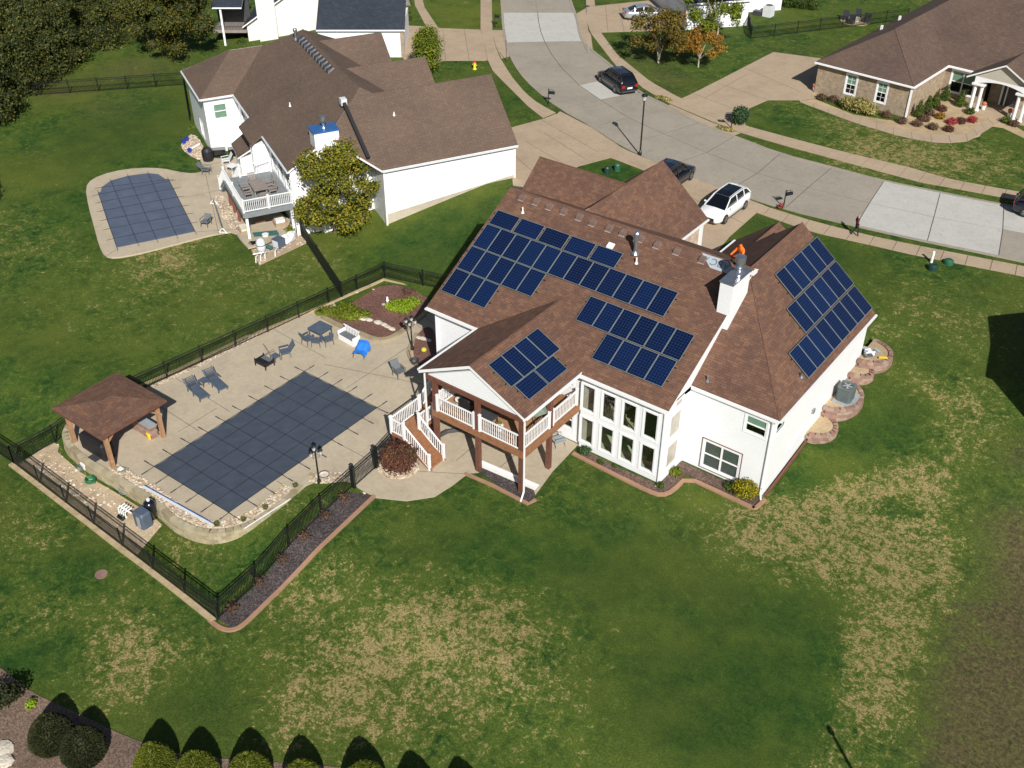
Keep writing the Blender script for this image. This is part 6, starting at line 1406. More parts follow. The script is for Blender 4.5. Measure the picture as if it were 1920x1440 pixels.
def bwall(O,u,n,W,z0,z1,holes=(),mat='brick_tan'):
    m=MB(TB); wallgrid(m,O,u,n,W,z0,z1,holes); return m.build('wall',[mat],bh)
hb_=[(3.0,4.0,3.45,5.25),(6.05,7.0,3.45,5.25)]
bwall((-43.6,92.9,0),U_s,(0,-1,0),9.2,2.3,5.6,hb_)
for h in hb_: window(bh,(-43.6,92.9,0),U_s,(0,-1,0),h,T=TB,grid=(2,2),upper='pale_green_pane',trim=.12)
bwall((-34.4,92.9,0),U_t,(1,0,0),7.4,2.3,5.6)
hc_=[(.7,2.9,3.3,5.3)]; bwall((-34.4,100.3,0),U_s,(0,-1,0),4.0,2.3,5.6,hc_); window(bh,(-34.4,100.3,0),U_s,(0,-1,0),hc_[0],T=TB,mull=1,upper='pale_green_pane',trim=.12)
bwall((-43.6,92.9,0),U_t,(-1,0,0),26,2.3,5.6)
bwall((-30.4,101.6,0),U_s,(0,-1,0),16,2.3,5.6,[(1.2,2.6,2.7,5.0)])
m=MB(TB); m.box(-29.2,-27.8,101.62,101.7,2.75,5.0); m.build('front_door',['dark_grey'],bh); m=MB(TB); m.box(-29.35,-29.2,101.5,101.62,2.75,5.1);m.box(-27.8,-27.65,101.5,101.62,2.75,5.1); m.box(-28.9,-28.8,101.5,101.6,2.75,5.0); m.build('door_frame',['white_trim'],bh)
m=MB(TB); m.box(-34.45,-34.3,92.8,92.95,2.7,5.5); m.build('downspout',['white_trim'],bh)
m=MB(TB)
for a,b,o_ in (((-43.85,92.6,5.62),(-34.15,92.6,5.62),(0,-1,0)),((-34.15,92.6,5.62),(-34.15,99.9,5.62),(1,0,0)),((-34.1,100.0,5.62),(-31.8,100.0,5.62),(0,-1,0))): m.bar(Vector(a)+Vector(o_)*.07,Vector(b)+Vector(o_)*.07,.13,.12)
m.build('gutter',['white_trim'],bh)
# arched porch: gable siding, white arch band, paired columns, floor
m=MB(TB); m._mesh([(-31.2,98.7,5.75),(-26,98.7,5.75),(-28.6,98.7,7.2),(-31.2,98.9,5.75),(-26,98.9,5.75),(-28.6,98.9,7.2)],[(0,1,2),(5,4,3),(3,4,1,0),(4,5,2,1),(5,3,0,2)]); m.build('porch_gable',['siding_tan'],bh)
m=MB(TB); K=14; top=[];bot=[]
for i in range(K+1): x=-31.0+4.8*i/K; top.append((x,98.55,5.85)); bot.append((x,98.55,5.2+.45*math.sin(math.pi*i/K)))
for i in range(K): 
    for yy in (98.55,98.85): m.q([(bot[i][0],yy,bot[i][2]),(bot[i+1][0],yy,bot[i+1][2]),(top[i+1][0],yy,5.85),(top[i][0],yy,5.85)])
    m.q([(bot[i][0],98.55,bot[i][2]),(bot[i+1][0],98.55,bot[i+1][2]),(bot[i+1][0],98.85,bot[i+1][2]),(bot[i][0],98.85,bot[i][2])])
m.box(-31.15,-30.0,98.4,99.0,5.08,5.25);m.box(-27.2,-26.05,98.4,99.0,5.08,5.25); m.build('arch_band',['white_trim'],bh)
for x in (-30.85,-30.25,-26.9,-26.3):
    m=MB(TB); m.lathe((x,98.7,2.75),[(.22,0),(.22,.08),(.15,.14),(.15,2.15),(.2,2.25),(.2,2.35)],14); m.build('column',['white_trim'],bh,smooth=False)
m=MB(TB); m.box(-31.4,-25.6,98.1,101.6,2.4,2.76); m.build('porch_floor',['walk_concrete'],bh)
for (px,py) in ((1677,14),(1713,25)): 
    pass
m=MB(TB); m.box(-42.6,-42.4,103,103.2,6.2,6.9); m.box(-42.6,-42.4,107,107.2,6.2,6.9); m.build('vent_pipe',['white_plastic'],bh)
for i,(px,py,sc) in enumerate(((1527,170,.28),(1843,205,.22),(1892,218,.24),(1900,200,.24))):
    p=G(px,py,2.78); t=thing('pumpkin_pot',['orange pumpkin on a white pot at the brick garage corner','orange pumpkin left of the porch steps behind the paired columns','orange pumpkin on a white pot in front of the porch','orange pumpkin beside the front door'][i],'pumpkin',tuple(p)); m=MB(); m.ell(p+Vector((0,0,.55)),sc,sc,sc*.8,12,7); m.build('pumpkin',['terracotta'],t,smooth=True); MB().lathe(p,[(.16,0),(.2,.3),(.22,.36),(.1,.36)],12).build('pot',['white_plastic'],t)
# ================================================================ WHITE HOUSE (top, behind the trees)
wh=thing('white_house','white house at the top edge behind the yellow green tree','house',(-50,112,2.7))
e0=G(1285,58,2.7);e1=G(1420,20,2.7)
WA=Vector((.93,.36,0)).normalized(); 
c0=G(1284,56,2.7); c1=G(1400,48,2.7); WA=(c1-c0);WA.z=0; WL=WA.length; WA.normalize(); WB=Vector((-WA.y,WA.x,0)); WO=Vector((c0.x,c0.y,0))
def TW(p): return WO+WA*p[0]+WB*p[1]+Vector((0,0,p[2]))
m=MB(TW); wallgrid(m,(0,0,0),U_s,(0,-1,0),WL,2.2,5.6,[(5.2,6.5,3.4,4.8)]); wallgrid(m,(0,0,0),U_t,(-1,0,0),12,2.2,5.6,()); m.build('wall',[SW],wh)
window(wh,(0,0,0),U_s,(0,-1,0),(5.2,6.5,3.4,4.8),T=TW,upper='pale_green_pane')
roofpart(wh,[[(-.4,-.4,5.6),(WL+.4,-.4,5.6),(WL+.4,6,8.6),(-.4,6,8.6)],[(WL+.4,12.4,5.6),(-.4,12.4,5.6),(-.4,6,8.6),(WL+.4,6,8.6)]],'shingle_slate',TW)
m=MB(TW); m.box(WL+.0,WL+6,4.5,12,2.2,5.6); m.build('side_block',[SW],wh)
m=MB(TW); m.box(-.06,0.0,.6,3.2,2.6,5.0); m.build('garage_door',['white_trim'],wh); m=MB(TW); m.box(-.1,.1,-.1,.1,2.6,5.5); m.build('corner_brick',['brick_garage'],wh)
p=G(1440,30,2.7); t=thing('outdoor_unit','grey outdoor air unit beside the white house at the top','air conditioner',tuple(p)); m=MB(); m.box(p.x-.5,p.x+.5,p.y-.5,p.y+.5,2.7,3.9); m.build('housing',['gutter_grey'],t); m=MB(); m.lathe((p.x,p.y,3.9),[(.4,0),(.4,.03),(.05,.04)],14); m.build('fan_cover',['dark_grey'],t)
p=G(1420,28,2.7); t=thing('outdoor_box','low dark box next to the outdoor air unit','box',tuple(p)); MB().box(p.x-.45,p.x+.45,p.y-.3,p.y+.3,2.7,3.2).build('box',['dark_grey'],t)
c=G(1603,40,2.7); t=thing('fire_pit_seats','round stone fire pit patio with dark chairs behind the rear fence','fire pit',tuple(c)); m=MB(); m.lathe((c.x,c.y,2.7),[(1.6,0),(1.6,.06),(.02,.07)],24); m.build('paving',['stone_tan'],t); m=MB(); m.lathe((c.x,c.y,2.76),[(.5,0),(.5,.35),(.35,.35),(.35,.1)],14); m.build('ring',['stone_rock'],t)
for a_ in (.3,1.8,3.3,4.7): q=c+Vector((1.2*math.cos(a_),1.2*math.sin(a_),.07)); m=MB(); m.box(q.x-.35,q.x+.35,q.y-.35,q.y+.35,2.76,3.2); m.box(q.x-.35,q.x+.35,q.y+.25,q.y+.35,3.2,3.7); m.build('seat',['dark_grey'],t)
f0=G(1405,62,2.7);f1=G(1700,38,2.7);f2=G(1408,40,2.7)
fence('black picket fence behind the brick house driveway at the top right',[[tuple(G(1400,40,2.7).xy),tuple(G(1408,73,2.7).xy),tuple(f1.xy)]],h=1.3,picket=.13)
# houses outside the frame whose shadows fall into it
sc_=G(1855,705); a0=Vector((sc_.x,sc_.y,0))+Vector((.766,-.643,0))*1.35*5.4
off=thing('house_beyond_right','white gabled house just outside the right edge of the view','house',(a0.x+5,a0.y+5,0))
m=MB(); m.box(a0.x,a0.x+12,a0.y,a0.y+9,-.5,5.4+sc_.z); m.build('walls',[SW],off)
roofpart(off,gable_polys(a0.x-.2,a0.x+12,a0.y-.1,a0.y+9,5.4+sc_.z,.5),SM)
q=G(1556,1368); b_=Vector((q.x,q.y,q.z))+Vector((.766,-.643,0))*1.35*5
t=thing('flag_pole','tall pole standing below the lower right edge of the view','pole',tuple(b_)); MB().tube([b_,b_+Vector((0,0,4.7))],.07,8).build('pole',['galvanised'],t); m=MB(); m.ell(b_+Vector((0,0,4.95)),.14,.14,.22,8,5); m.build('finial',['galvanised'],t)
# ================================================================ VEHICLES
def ring(w,z0,z1,x,tuck=.06,sh=.82,k=0):
    """half-width w, bottom z0, shoulder top z1: rounded section across the car, closed ring"""
    y=[(-w+.10,z0),(-w,z0+.12),(-w-.0,z0+(z1-z0)*.55),(-w+.03,z1-.08),(-w+tuck+.06,z1),(0,z1+.02),(w-tuck-.06,z1),(w-.03,z1-.08),(w,z0+(z1-z0)*.55),(w,z0+.12),(w-.10,z0)]
    return [(x,a,b) for a,b in y]
def make_car(label,loc,rz,paint,L=4.9,W_=1.92,H=1.65,kind='suv',scale=1,glass_roof=False,name='parked_car',cat='car'):
    t=lthing(name,label,cat,loc,rz,None); t.scale=(scale,)*3
    w=W_/2; f=L/2
    if kind=='suv': zs=[(-f,.45,.92,.80),(-f+.06,.33,1.02,.90),(-f+.35,.26,1.06,.97),(-f+1.0,.24,1.06,1),(-.6,.22,1.03,1),(.5,.22,1.0,1),(f-1.35,.23,1.0,1),(f-.8,.24,.96,.98),(f-.35,.26,.86,.93),(f-.06,.32,.74,.80),(f,.42,.66,.68)]
    else: zs=[(-f,.42,.85,.78),(-f+.08,.32,.95,.88),(-f+.5,.24,.99,.97),(-f+1.1,.22,.97,1),(-.5,.2,.92,1),(.6,.2,.9,1),(f-1.3,.22,.9,1),(f-.8,.23,.85,.98),(f-.35,.25,.76,.93),(f-.06,.3,.66,.82),(f,.38,.6,.7)]
    m=MB(); m.loft([ring(w*k_,a,b,x) for x,a,b,k_ in zs]); m.build('body',[paint],t,smooth=True)
    # greenhouse
    if kind=='suv': gh=[(-f+.12,1.0,.02,.86),(-f+.55,1.02,H-1.14,.84),(-f+1.0,1.02,H-1.04,.86),(-.3,1.0,H-1.0,.87),(.45,.98,H-1.03,.86),(1.25,.97,.10,.85),(1.45,.96,.01,.84)]
    else: gh=[(-f+.45,.95,.01,.80),(-f+1.3,.94,H-1.06,.76),(-.4,.92,H-.94,.78),(.3,.9,H-.96,.78),(1.25,.88,.08,.8),(1.45,.86,.01,.82)]
    m=MB(); R_=[]
    for x,z,hh_,k_ in gh:
        ww=w*k_; top=ww*(1-.24*min(1,hh_/.6)); R_.append([(x,-ww,z-.06),(x,-(ww*.5+top*.5),z+hh_*.5),(x,-top,z+hh_*.93),(x,-top*.8,z+hh_),(x,top*.8,z+hh_),(x,top,z+hh_*.93),(x,(ww*.5+top*.5),z+hh_*.5),(x,ww,z-.06)])
    m.loft(R_); m.build('windows',['car_glass'],t,smooth=True)
    m=MB(); R_=[]
    sel=gh[1:5] if kind=='suv' else gh[1:4]
    for i,(x,z,hh_,k_) in enumerate(sel):
        ww=w*k_; top=ww*(1-.24*min(1,hh_/.6)); zz=z+hh_; R_.append([(x,-top-.01,zz-.075),(x,-top*.8,zz+.012),(x,0,zz+.03),(x,top*.8,zz+.012),(x,top+.01,zz-.075)])
    m.loft(R_,0,False,False); 
    for s_ in (-1,1):
        for (x0,z0,h0,k0),(x1,z1,h1,k1) in zip(gh,gh[1:]):
            a=(x0,s_*w*k0*(1-.24*min(1,h0/.6))*1.01,z0+h0*.95);b=(x1,s_*w*k1*(1-.24*min(1,h1/.6))*1.01,z1+h1*.95); m.bar(a,b,.07,.06)
        xb=-.35; m.bar((xb,s_*w*.865,.98),(xb,s_*w*.69,H-.1),.08,.05)
        xb=-f+1.05; m.bar((xb,s_*w*.86,.98),(xb,s_*w*.68,H-.12),.09,.05)
    roof=m.build('roof',[paint],t,smooth=False)
    if glass_roof:
        g_=MB(); g_.loft([[(x,-w*.56,z+hh_+.02),(x,0,z+hh_+.04),(x,w*.56,z+hh_+.02)] for x,z,hh_,k_ in gh[2:5]],0,False,False); g_.build('glass_roof',['car_glass'],t)
    elif kind=='suv':
        for s_ in (-1,1): MB().bar((-f+.7,s_*w*.6,H+.03),(.3,s_*w*.6,H+.01),.04,.04).build('roof_rail',['dark_grey'],t)
    wr=.37 if kind=='suv' else .33; wb=L*.295
    for x in (-wb,wb):
        for s_ in (-1,1):
            y=s_*(w-.1); c=Vector((x,y,wr))
            def wheelring(r_,yy,n=18): return [(x+r_*math.cos(2*math.pi*i/n),yy,wr+r_*math.sin(2*math.pi*i/n)) for i in range(n)]
            m=MB(); m.loft([wheelring(wr*.9,y-s_*.13),wheelring(wr,y-s_*.1),wheelring(wr,y+s_*.09),wheelring(wr*.92,y+s_*.12)]); wo=m.build('wheel',['tyre'],t)
            m=MB(); m.loft([wheelring(wr*.68,y+s_*.1),wheelring(wr*.66,y+s_*.125)]); m.build('rim',['dark_grey'],wo)
            m=MB()
            for k in range(5): a_=k*1.2566; m.bar((x,y+s_*.13,wr),(x+wr*.64*math.cos(a_),y+s_*.13,wr+wr*.64*math.sin(a_)),.07,.02,up=(0,1,0))
            m.build('spokes',['rim'],wo)
            m=MB(); m.loft([[(x+(wr+.05)*math.cos(a_),s_*(w-.02+e),wr+.01+(wr+.05)*math.sin(a_)) for a_ in np.linspace(0,math.pi,12)] for e in (-.12,.015)],0,False,False); m.build('wheel_arch',['dark_grey' if kind=='suv' else paint],t)
    for s_ in (-1,1):
        m=MB(); m.ell((.95,s_*(w+.08),1.02),.08,.11,.08,8,5); m.build('mirror',[paint],t,smooth=True)
        m=MB(); m.box(f-.28,f-.02,s_*w*.5-.16*1,s_*w*.5+.16,.62,.72); m.build('headlight',['lamp_clear'],t)
        m=MB(); m.box(-f-.015,-f+.12,s_*w*.68-.14,s_*w*.68+.14,.78,1.0); m.build('tail_light',['lamp_red'],t)
        MB().bar((-wb+.45,s_*(w-.0),.3),(wb-.45,s_*(w-.0),.3),.05,.09).build('sill',['dark_grey'],t)
        for xd in (-.3,.75): MB().box(xd-.25,xd-.1,s_*w-.012,s_*w+.012,.8,.83).build('door_handle',[paint],t)
    m=MB(); m.box(f-.06,f+.02,-.55,.55,.38,.66); m.build('grille',['paint_black'],t)
    m=MB(); m.box(-f-.03,-f+.02,-.26,.26,.66,.8); m.build('licence_plate',['white_plastic'],t)
    m=MB(); m.box(-f-.04,-f+.15,-w*.8,w*.8,.36,.5); m.build('bumper',['dark_grey' if kind=='suv' else paint],t)
    return t
def place2(pr_,pf_,z=2.73):
    a=G(*pr_,z);b=G(*pf_,z);return a,b
# white SUV on the driveway, nose to the garage
a,b=place2((1397,391),(1357,421)); d=(b-a); d.z=0; d.normalize(); side=Vector((d.y,-d.x,0)) # right hand of heading
mid=(a+b)/2; ctr=mid+Vector((-d.y,d.x,0))*-.0; perp=Vector((d.y,-d.x,0))
ctr=mid+perp*.98 if (mid+perp*.98).x<mid.x else mid-perp*.98
make_car('white SUV with black glass roof parked nose in on the driveway','%s'%'' if False else (ctr.x,ctr.y,2.73),math.atan2(d.y,d.x),'paint_white',4.98,1.98,1.62,scale=1.04,glass_roof=True)
# dark maroon-black SUV on the street by the pale slab
a,b=place2((1154,176),(1124,154),2.72); d=(b-a);d.z=0;d.normalize();mid=(a+b)/2;perp=Vector((d.y,-d.x,0)); c1_,c2_=mid+perp*.98,mid-perp*.98; ctr=c1_ if c1_.y>c2_.y else c2_
make_car('black SUV parked on the street beside the pale square slab',(ctr.x,ctr.y,2.72),math.atan2(d.y,d.x),'paint_black',5.1,2.0,1.8,scale=1.02)
# dark SUV beside the white one, nose towards the street, mostly behind the garage roof
p=G(1293,338,2.74)
make_car('dark blue black SUV facing the street on the driveway, mostly hidden by the garage roof',(p.x-.95,p.y-1.55,2.74),math.pi/2,'paint_blue',5.3,2.0,1.85,scale=1.04)
# silver sedan
a=G(1188,39,2.72);b=G(1236,37,2.72); d=(b-a);d.z=0;d.normalize();mid=(a+b)/2; up_=Vector((-d.y,d.x,0))
ctr=mid+up_*.85
make_car('silver sedan parked on the driveway at the top',(ctr.x,ctr.y,2.73),math.atan2(d.y,d.x),'paint_silver',4.85,1.86,1.47,'sedan',scale=1.0)
# dark off-roader cut by the right edge
p=G(1958,405,2.72)
r_=math.atan2(*(G(1763,361,2.7)-G(1882,385,2.7)).yx)
make_car('dark off road vehicle cut off by the right edge on the street',(p.x,p.y,2.72),r_+math.pi,'paint_black',4.4,1.9,1.9,scale=1.05)
# ================================================================ PEOPLE
def person(label,loc,rz,joints,radii,edges,clothes,cat='person'):
    me=bpy.data.meshes.new('body'); me.from_pydata(joints,edges,[]); o=bpy.data.objects.new('body',me); COL.objects.link(o)
    o.modifiers.new('s','SKIN'); 
    for i,r_ in enumerate(radii): me.skin_vertices[0].data[i].radius=r_ if isinstance(r_,tuple) else (r_,r_)
    me.skin_vertices[0].data[0].use_root=True
    ss=o.modifiers.new('b','SUBSURF'); ss.levels=2; ss.render_levels=2
    bpy.context.view_layer.update(); dg=bpy.context.evaluated_depsgraph_get(); nm=bpy.data.meshes.new_from_object(o.evaluated_get(dg)); bpy.data.objects.remove(o)
    nm.materials.clear()
    keys=[]
    for p in nm.polygons:
        mt=clothes(p.center); 
        if mt not in keys: keys.append(mt)
        p.material_index=keys.index(mt); p.use_smooth=True
    for k in keys: nm.materials.append(M_(k))
    for i,p in enumerate(nm.polygons): p.material_index=keys.index(clothes(p.center))
    t=lthing('person',label,cat,loc,rz); b=bpy.data.objects.new('body',nm); COL.objects.link(b); b.parent=t; return t
J=[(0,0,.95),(0,0,1.12),(0,.01,1.3),(0,.01,1.43),(0,.02,1.52),(0,.03,1.64),   #0-5 spine, neck, head
   (.2,0,1.40),(.27,-.05,1.13),(.25,.14,.95),(.25,.2,.88),   # left arm
   (-.2,0,1.40),(-.27,-.08,1.14),(-.26,-.02,.90),(-.26,0,.82),   # right arm
   (.1,0,.9),(.11,.16,.5),(.11,.14,.08),(.11,.28,.04),
   (-.1,0,.9),(-.11,-.02,.49),(-.11,-.26,.1),(-.11,-.15,.03)]
E_=[(0,1),(1,2),(2,3),(3,4),(4,5),(3,6),(6,7),(7,8),(8,9),(3,10),(10,11),(11,12),(12,13),(0,14),(14,15),(15,16),(16,17),(0,18),(18,19),(19,20),(20,21)]
Rd=[(.16,.12),(.16,.11),(.19,.12),(.12,.09),.055,(.095,.11),.075,.055,.04,.04,.075,.055,.04,.04,.095,.07,.05,.045,.095,.07,.05,.045]
def cl1(c):
    if c.z>1.47: return 'hair' if (c.z>1.66 or c.y<.0) else 'skin'
    if abs(c.x)>.215 and c.z<1.0 and c.z>.78: return 'skin'
    if c.z>.92: return 'maroon'
    return 'charcoal' if c.z>.09 else 'dark_grey'
p=G(1603,441,2.75); w_=person('person in a maroon top and dark trousers walking on the near pavement','%s' if False else (p.x,p.y,2.75),R(-60),J,Rd,E_,cl1)
m=MB(); m.ell((0,.11,1.62),.02,.02,.03,6,4); m.build('nose',['skin'],w_)
# roof worker in an orange hooded top, crouching at the ridge behind the flue
J2=[(0,0,.42),(0,.03,.62),(0,.06,.84),(0,.09,.98),(0,.12,1.07),(0,.16,1.18),
   (.2,.08,.94),(.29,.2,.72),(.22,.42,.64),(.2,.48,.62),(-.2,.08,.94),(-.3,.2,.74),(-.2,.42,.78),(-.18,.48,.78),
   (.11,0,.38),(.2,.4,.5),(.17,.22,.08),(.17,.38,.04),(-.11,0,.38),(-.2,.36,.42),(-.17,.1,.08),(-.17,.26,.04)]
def cl2(c):
    if c.y>.22 and c.z>1.1: return 'skin'
    if c.z>.48 and not (abs(c.x)>.1 and c.y>.34 and c.z<.56): 
        return 'skin' if (c.y>.52 and c.z<.8) else 'orange'
    return 'charcoal'
ridgep=onroof(1384,489,*MN)
w2=person('worker in a bright orange hooded top crouching behind the chimney flue on the roof','' if False else (-21.35,49.95,9.85),R(150),J2,[r_ if not isinstance(r_,tuple) else r_ for r_ in Rd],E_,cl2)
w2.scale=(1.25,)*3
# ================================================================ STREET THINGS
p=G(1200,291,2.72); t=thing('street_lamp','tall black street lamp with glass lantern on the grass strip by the driveway','street lamp',tuple(p)); m=MB(); m.lathe(p,[(.14,0),(.14,.3),(.07,.45),(.06,4.7)],10); m.build('pole',['black_metal'],t)
m=MB(); m.lathe(p+Vector((0,0,4.7)),[(.1,0),(.16,.08)],8); m.lathe(p+Vector((0,0,5.15)),[(.27,0),(.24,.1),(.1,.22),(.04,.3),(.02,.42)],10); m.build('lantern_cap',['black_metal'],t)
m=MB(); m.lathe(p+Vector((0,0,4.78)),[(.13,0),(.2,.37)],8); m.build('lantern_glass',['lead_glass'],t)
def mailbox(label,px,py,ang=0,flowers=None):
    p=G(px,py,2.72); t=lthing('mailbox',label,'mailbox',tuple(p),ang)
    MB().tube([(0,0,0),(0,0,1.45)],.045,8).build('post',['black_metal'],t)
    m=MB(); m.loft([[(x,-.11,1.0),(x,-.11,1.14),(x,-.07,1.22),(x,0,1.25),(x,.07,1.22),(x,.11,1.14),(x,.11,1.0)] for x in (.05,.6)]); m.build('box',['paint_black'],t)
    m=MB(); m.bar((0,0,.97),(.58,0,.97),.03,.04); m.bar((.02,0,1.38),(.55,0,1.38),.02,.03); m.bar((.12,0,1.25),(.12,0,1.38),.02,.02);m.bar((.4,0,1.25),(.4,0,1.38),.02,.02); m.build('bracket',['black_metal'],t); return t
mailbox('black mailbox on the curved grass strip beside the left driveway',1028,195,R(25)); mailbox('black mailbox with red flowers at its foot beside the near driveway',1469,389,R(60)); mailbox('black mailbox by the spiky shrub at the brick house driveway',1371,240,R(-160)); mailbox('black mailbox on the top grass strip by the pale slabs',928,50,R(20))
p=G(1463,391,2.72); t=thing('flower_bunch','red and white flowers at the foot of the near mailbox','flowers',tuple(p)); leaves('petals',[(p.x,p.y,p.z+.25,.25,.25,.25)],80,.14,'red',t); leaves('foliage',[(p.x,p.y,p.z+.15,.25,.25,.15)],60,.12,'leaf_green',t)
p=G(950,116,2.72); t=thing('thin_post','thin leaning dark reflector post on the grass strip by the pale slabs','post',tuple(p)); MB().tube([p,p+Vector((-.1,0,2.2))],.03,6).build('rod',['dark_grey'],t)
p=G(1103,97,2.72); t=thing('sapling_stake','thin pale stake on the grass strip across the street','stake',tuple(p)); MB().tube([p,p+Vector((0,0,1.2))],.03,6).build('rod',['bark_pale'],t)
p=G(890,130,2.7); t=thing('fire_hydrant','yellow fire hydrant with red top on the neighbour front lawn','fire hydrant',tuple(p)); m=MB(); m.lathe(p,[(.2,0),(.2,.06),(.13,.1),(.13,.6),(.17,.62),(.17,.68)],12); m.tube([p+Vector((-.25,0,.45)),p+Vector((.25,0,.45))],.07,8); m.build('barrel',['hydrant_yellow'],t); m=MB(); m.lathe(p+Vector((0,0,.68)),[(.15,0),(.13,.1),(.05,.18),(.04,.24)],12); m.build('bonnet',['hydrant_red'],t)
p=G(1100,12,2.72); t=thing('storm_drain','dark oval storm drain lid beside the pavement at the top','drain',tuple(p)); MB().lathe(p,[(.35,0),(.35,.03),(.02,.035)],14).build('lid',['dark_grey'],t)
# ================================================================ PLANTS
def tree(label,base,lobes,n,size,mat,trunks=None,bark='bark',group=None,cat='tree',name='tree',core=True,shell=.35):
    b=Vector(base); t=thing(name,label,cat,tuple(b),group=group)
    L=[(b.x+l[0],b.y+l[1],b.z+l[2],*l[3:]) for l in lobes]
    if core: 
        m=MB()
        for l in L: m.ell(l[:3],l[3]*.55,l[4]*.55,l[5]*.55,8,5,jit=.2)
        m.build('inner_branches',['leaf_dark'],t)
    leaves('crown',L,n,size,mat,t,shell=shell)
    m=MB(); 
    for tr in (trunks or [[(0,0,0,.14),(0,0,lobes[0][2],.06)]]):
        m.tube([(b.x+q[0],b.y+q[1],b.z+q[2]) for q in tr],[q[3] for q in tr],7)
    for l in lobes[:6]: m.tube([(b.x+.0,b.y,b.z+lobes[0][2]*.35),(b.x+l[0]*.7,b.y+l[1]*.7,b.z+l[2])],[.06,.015],5)
    m.build('trunk',[bark],t); return t
def rl(n,rx,ry,z0,z1,r0,r1,seed=0):
    rr=random.Random(seed); out=[]
    for _ in range(n):
        a_=rr.uniform(0,6.28);q=rr.random()**.5;z=rr.uniform(z0,z1); k=1-abs((z-(z0+z1)/2)/(z1-z0))*.7
        r_=rr.uniform(r0,r1); out.append((q*rx*k*math.cos(a_),q*ry*k*math.sin(a_),z,r_,r_,r_*.8))
    return out
# neighbour's side tree
p=G(628,436); tree('yellow green leafy tree against the white gable end of the neighbour house',p,rl(80,3.5,3.5,.9,6.9,.6,1.1,1),34000,.19,'leaf_neighbour',shell=.1,core=True)
p=G(805,137,2.7); tree('dense rounded green tree beside the neighbour garage roof',p,[(0,0,2.4,1.5,1.5,2.2)]+rl(20,1.3,1.3,1.0,4.4,.6,.95,2),10000,.17,'leaf_yellowgreen')
p=G(335,110); tree('large broad olive green maple on the far left lawn',p,rl(60,4.4,4.4,1.9,8.5,.9,1.6,3),26000,.21,'leaf_maple',shell=.3)
p=G(1234,118,2.7); tree('multi stemmed tree with brownish green leaves across the street',p,rl(44,4.0,3.6,1.7,4.9,.5,1.0,4),7500,.22,'leaf_autumn',[[(0,0,0,.14),(.1,0,1.0,.1),(.8,.3,3,.05)],[(0,0,.5,.1),(-.6,-.2,2.8,.04)],[(0,0,.3,.1),(.3,.5,3,.04)]],'bark_pale',core=False,shell=.1)
p=G(1335,80,2.7); tree('tall yellow green tree in front of the white house at the top',p,rl(34,3.5,3.1,2.2,7.0,.55,.95,5),5600,.24,'leaf_yellowgreen',[[(0,0,0,.12),(-.2,0,2.8,.06)],[(.5,0,0,.12),(.6,0,3,.05)]],'bark_pale',core=False,shell=.15)
p=G(1309,126,2.7); tree('small orange leaved tree between the two larger street trees',p,rl(26,2.7,2.2,1.4,3.4,.4,.75,6),5000,.18,'leaf_orange',[[(0,0,0,.09),(0,0,1.6,.05)]],'bark_pale',core=False,shell=.1)
# evergreen wood at top left: separate trees
wood=[(95,95,9),(25,130,9),(60,60,10),(140,60,10),(-20,80,10),(175,25,9),(110,20,10),(30,15,10),(215,-5,9),(-30,170,9),(60,120,8),(5,190,7.5),(160,-10,10),(75,-20,11),(-60,120,10),(-40,20,11),(230,30,6),(190,50,6.5)]
wlab=['dark evergreen at the front of the top left wood, second from the left','dark evergreen at the left end of the top left wood, next to the fence','evergreen in the middle row of the top left wood, left','evergreen at the front right of the top left wood','evergreen cut by the left edge, middle row of the wood','evergreen right of centre in the top left wood','evergreen in the centre of the top left wood','evergreen of the back row in the top left wood, left','evergreen at the right end of the top left wood by the lawn','evergreen cut by the left edge, front row of the wood','lower evergreen in the front row of the wood above the picket fence','lowest evergreen of the wood beside the picket fence','evergreen of the back row in the top left wood, right of centre','tall evergreen of the back row in the top left wood, centre','evergreen mostly outside the left edge, front','tall evergreen mostly outside the left edge, back','small evergreen at the far right tip of the wood','small evergreen at the right tip of the wood, in front']
for i,(px,py,h_) in enumerate(wood):
    p=G(px,py+h_*6.2,0); lob=[]
    rr=random.Random(i+50)
    for k in range(13): z=h_*(.1+.86*k/13); r_=(1-z/h_)*2.3+.35; a_=rr.uniform(0,6.28); lob.append((r_*.45*math.cos(a_),r_*.45*math.sin(a_),z,r_,r_,.75))
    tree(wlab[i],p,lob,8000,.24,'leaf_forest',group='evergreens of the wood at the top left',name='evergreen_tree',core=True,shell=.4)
p=G(-28,385); tree('small conifer just outside the left edge whose shadow falls on the lawn',p,[(0,0,1,1.1,1.1,.9),(0,0,2.2,.8,.8,.9),(0,0,3.4,.5,.5,.9)],2500,.25,'leaf_forest',name='evergreen_tree')
# maroon bush
p=G(748,878,.05); tree('round maroon leaved bush beside the deck stairs and metal gate',p,[(0,0,.85,1.05,1.05,.85)]+rl(14,.85,.85,.4,1.5,.3,.55,8),7500,.12,'leaf_maroon',[[(0,0,0,.05),(0,0,.8,.02)]],cat='bush',name='maroon_bush',shell=.5)
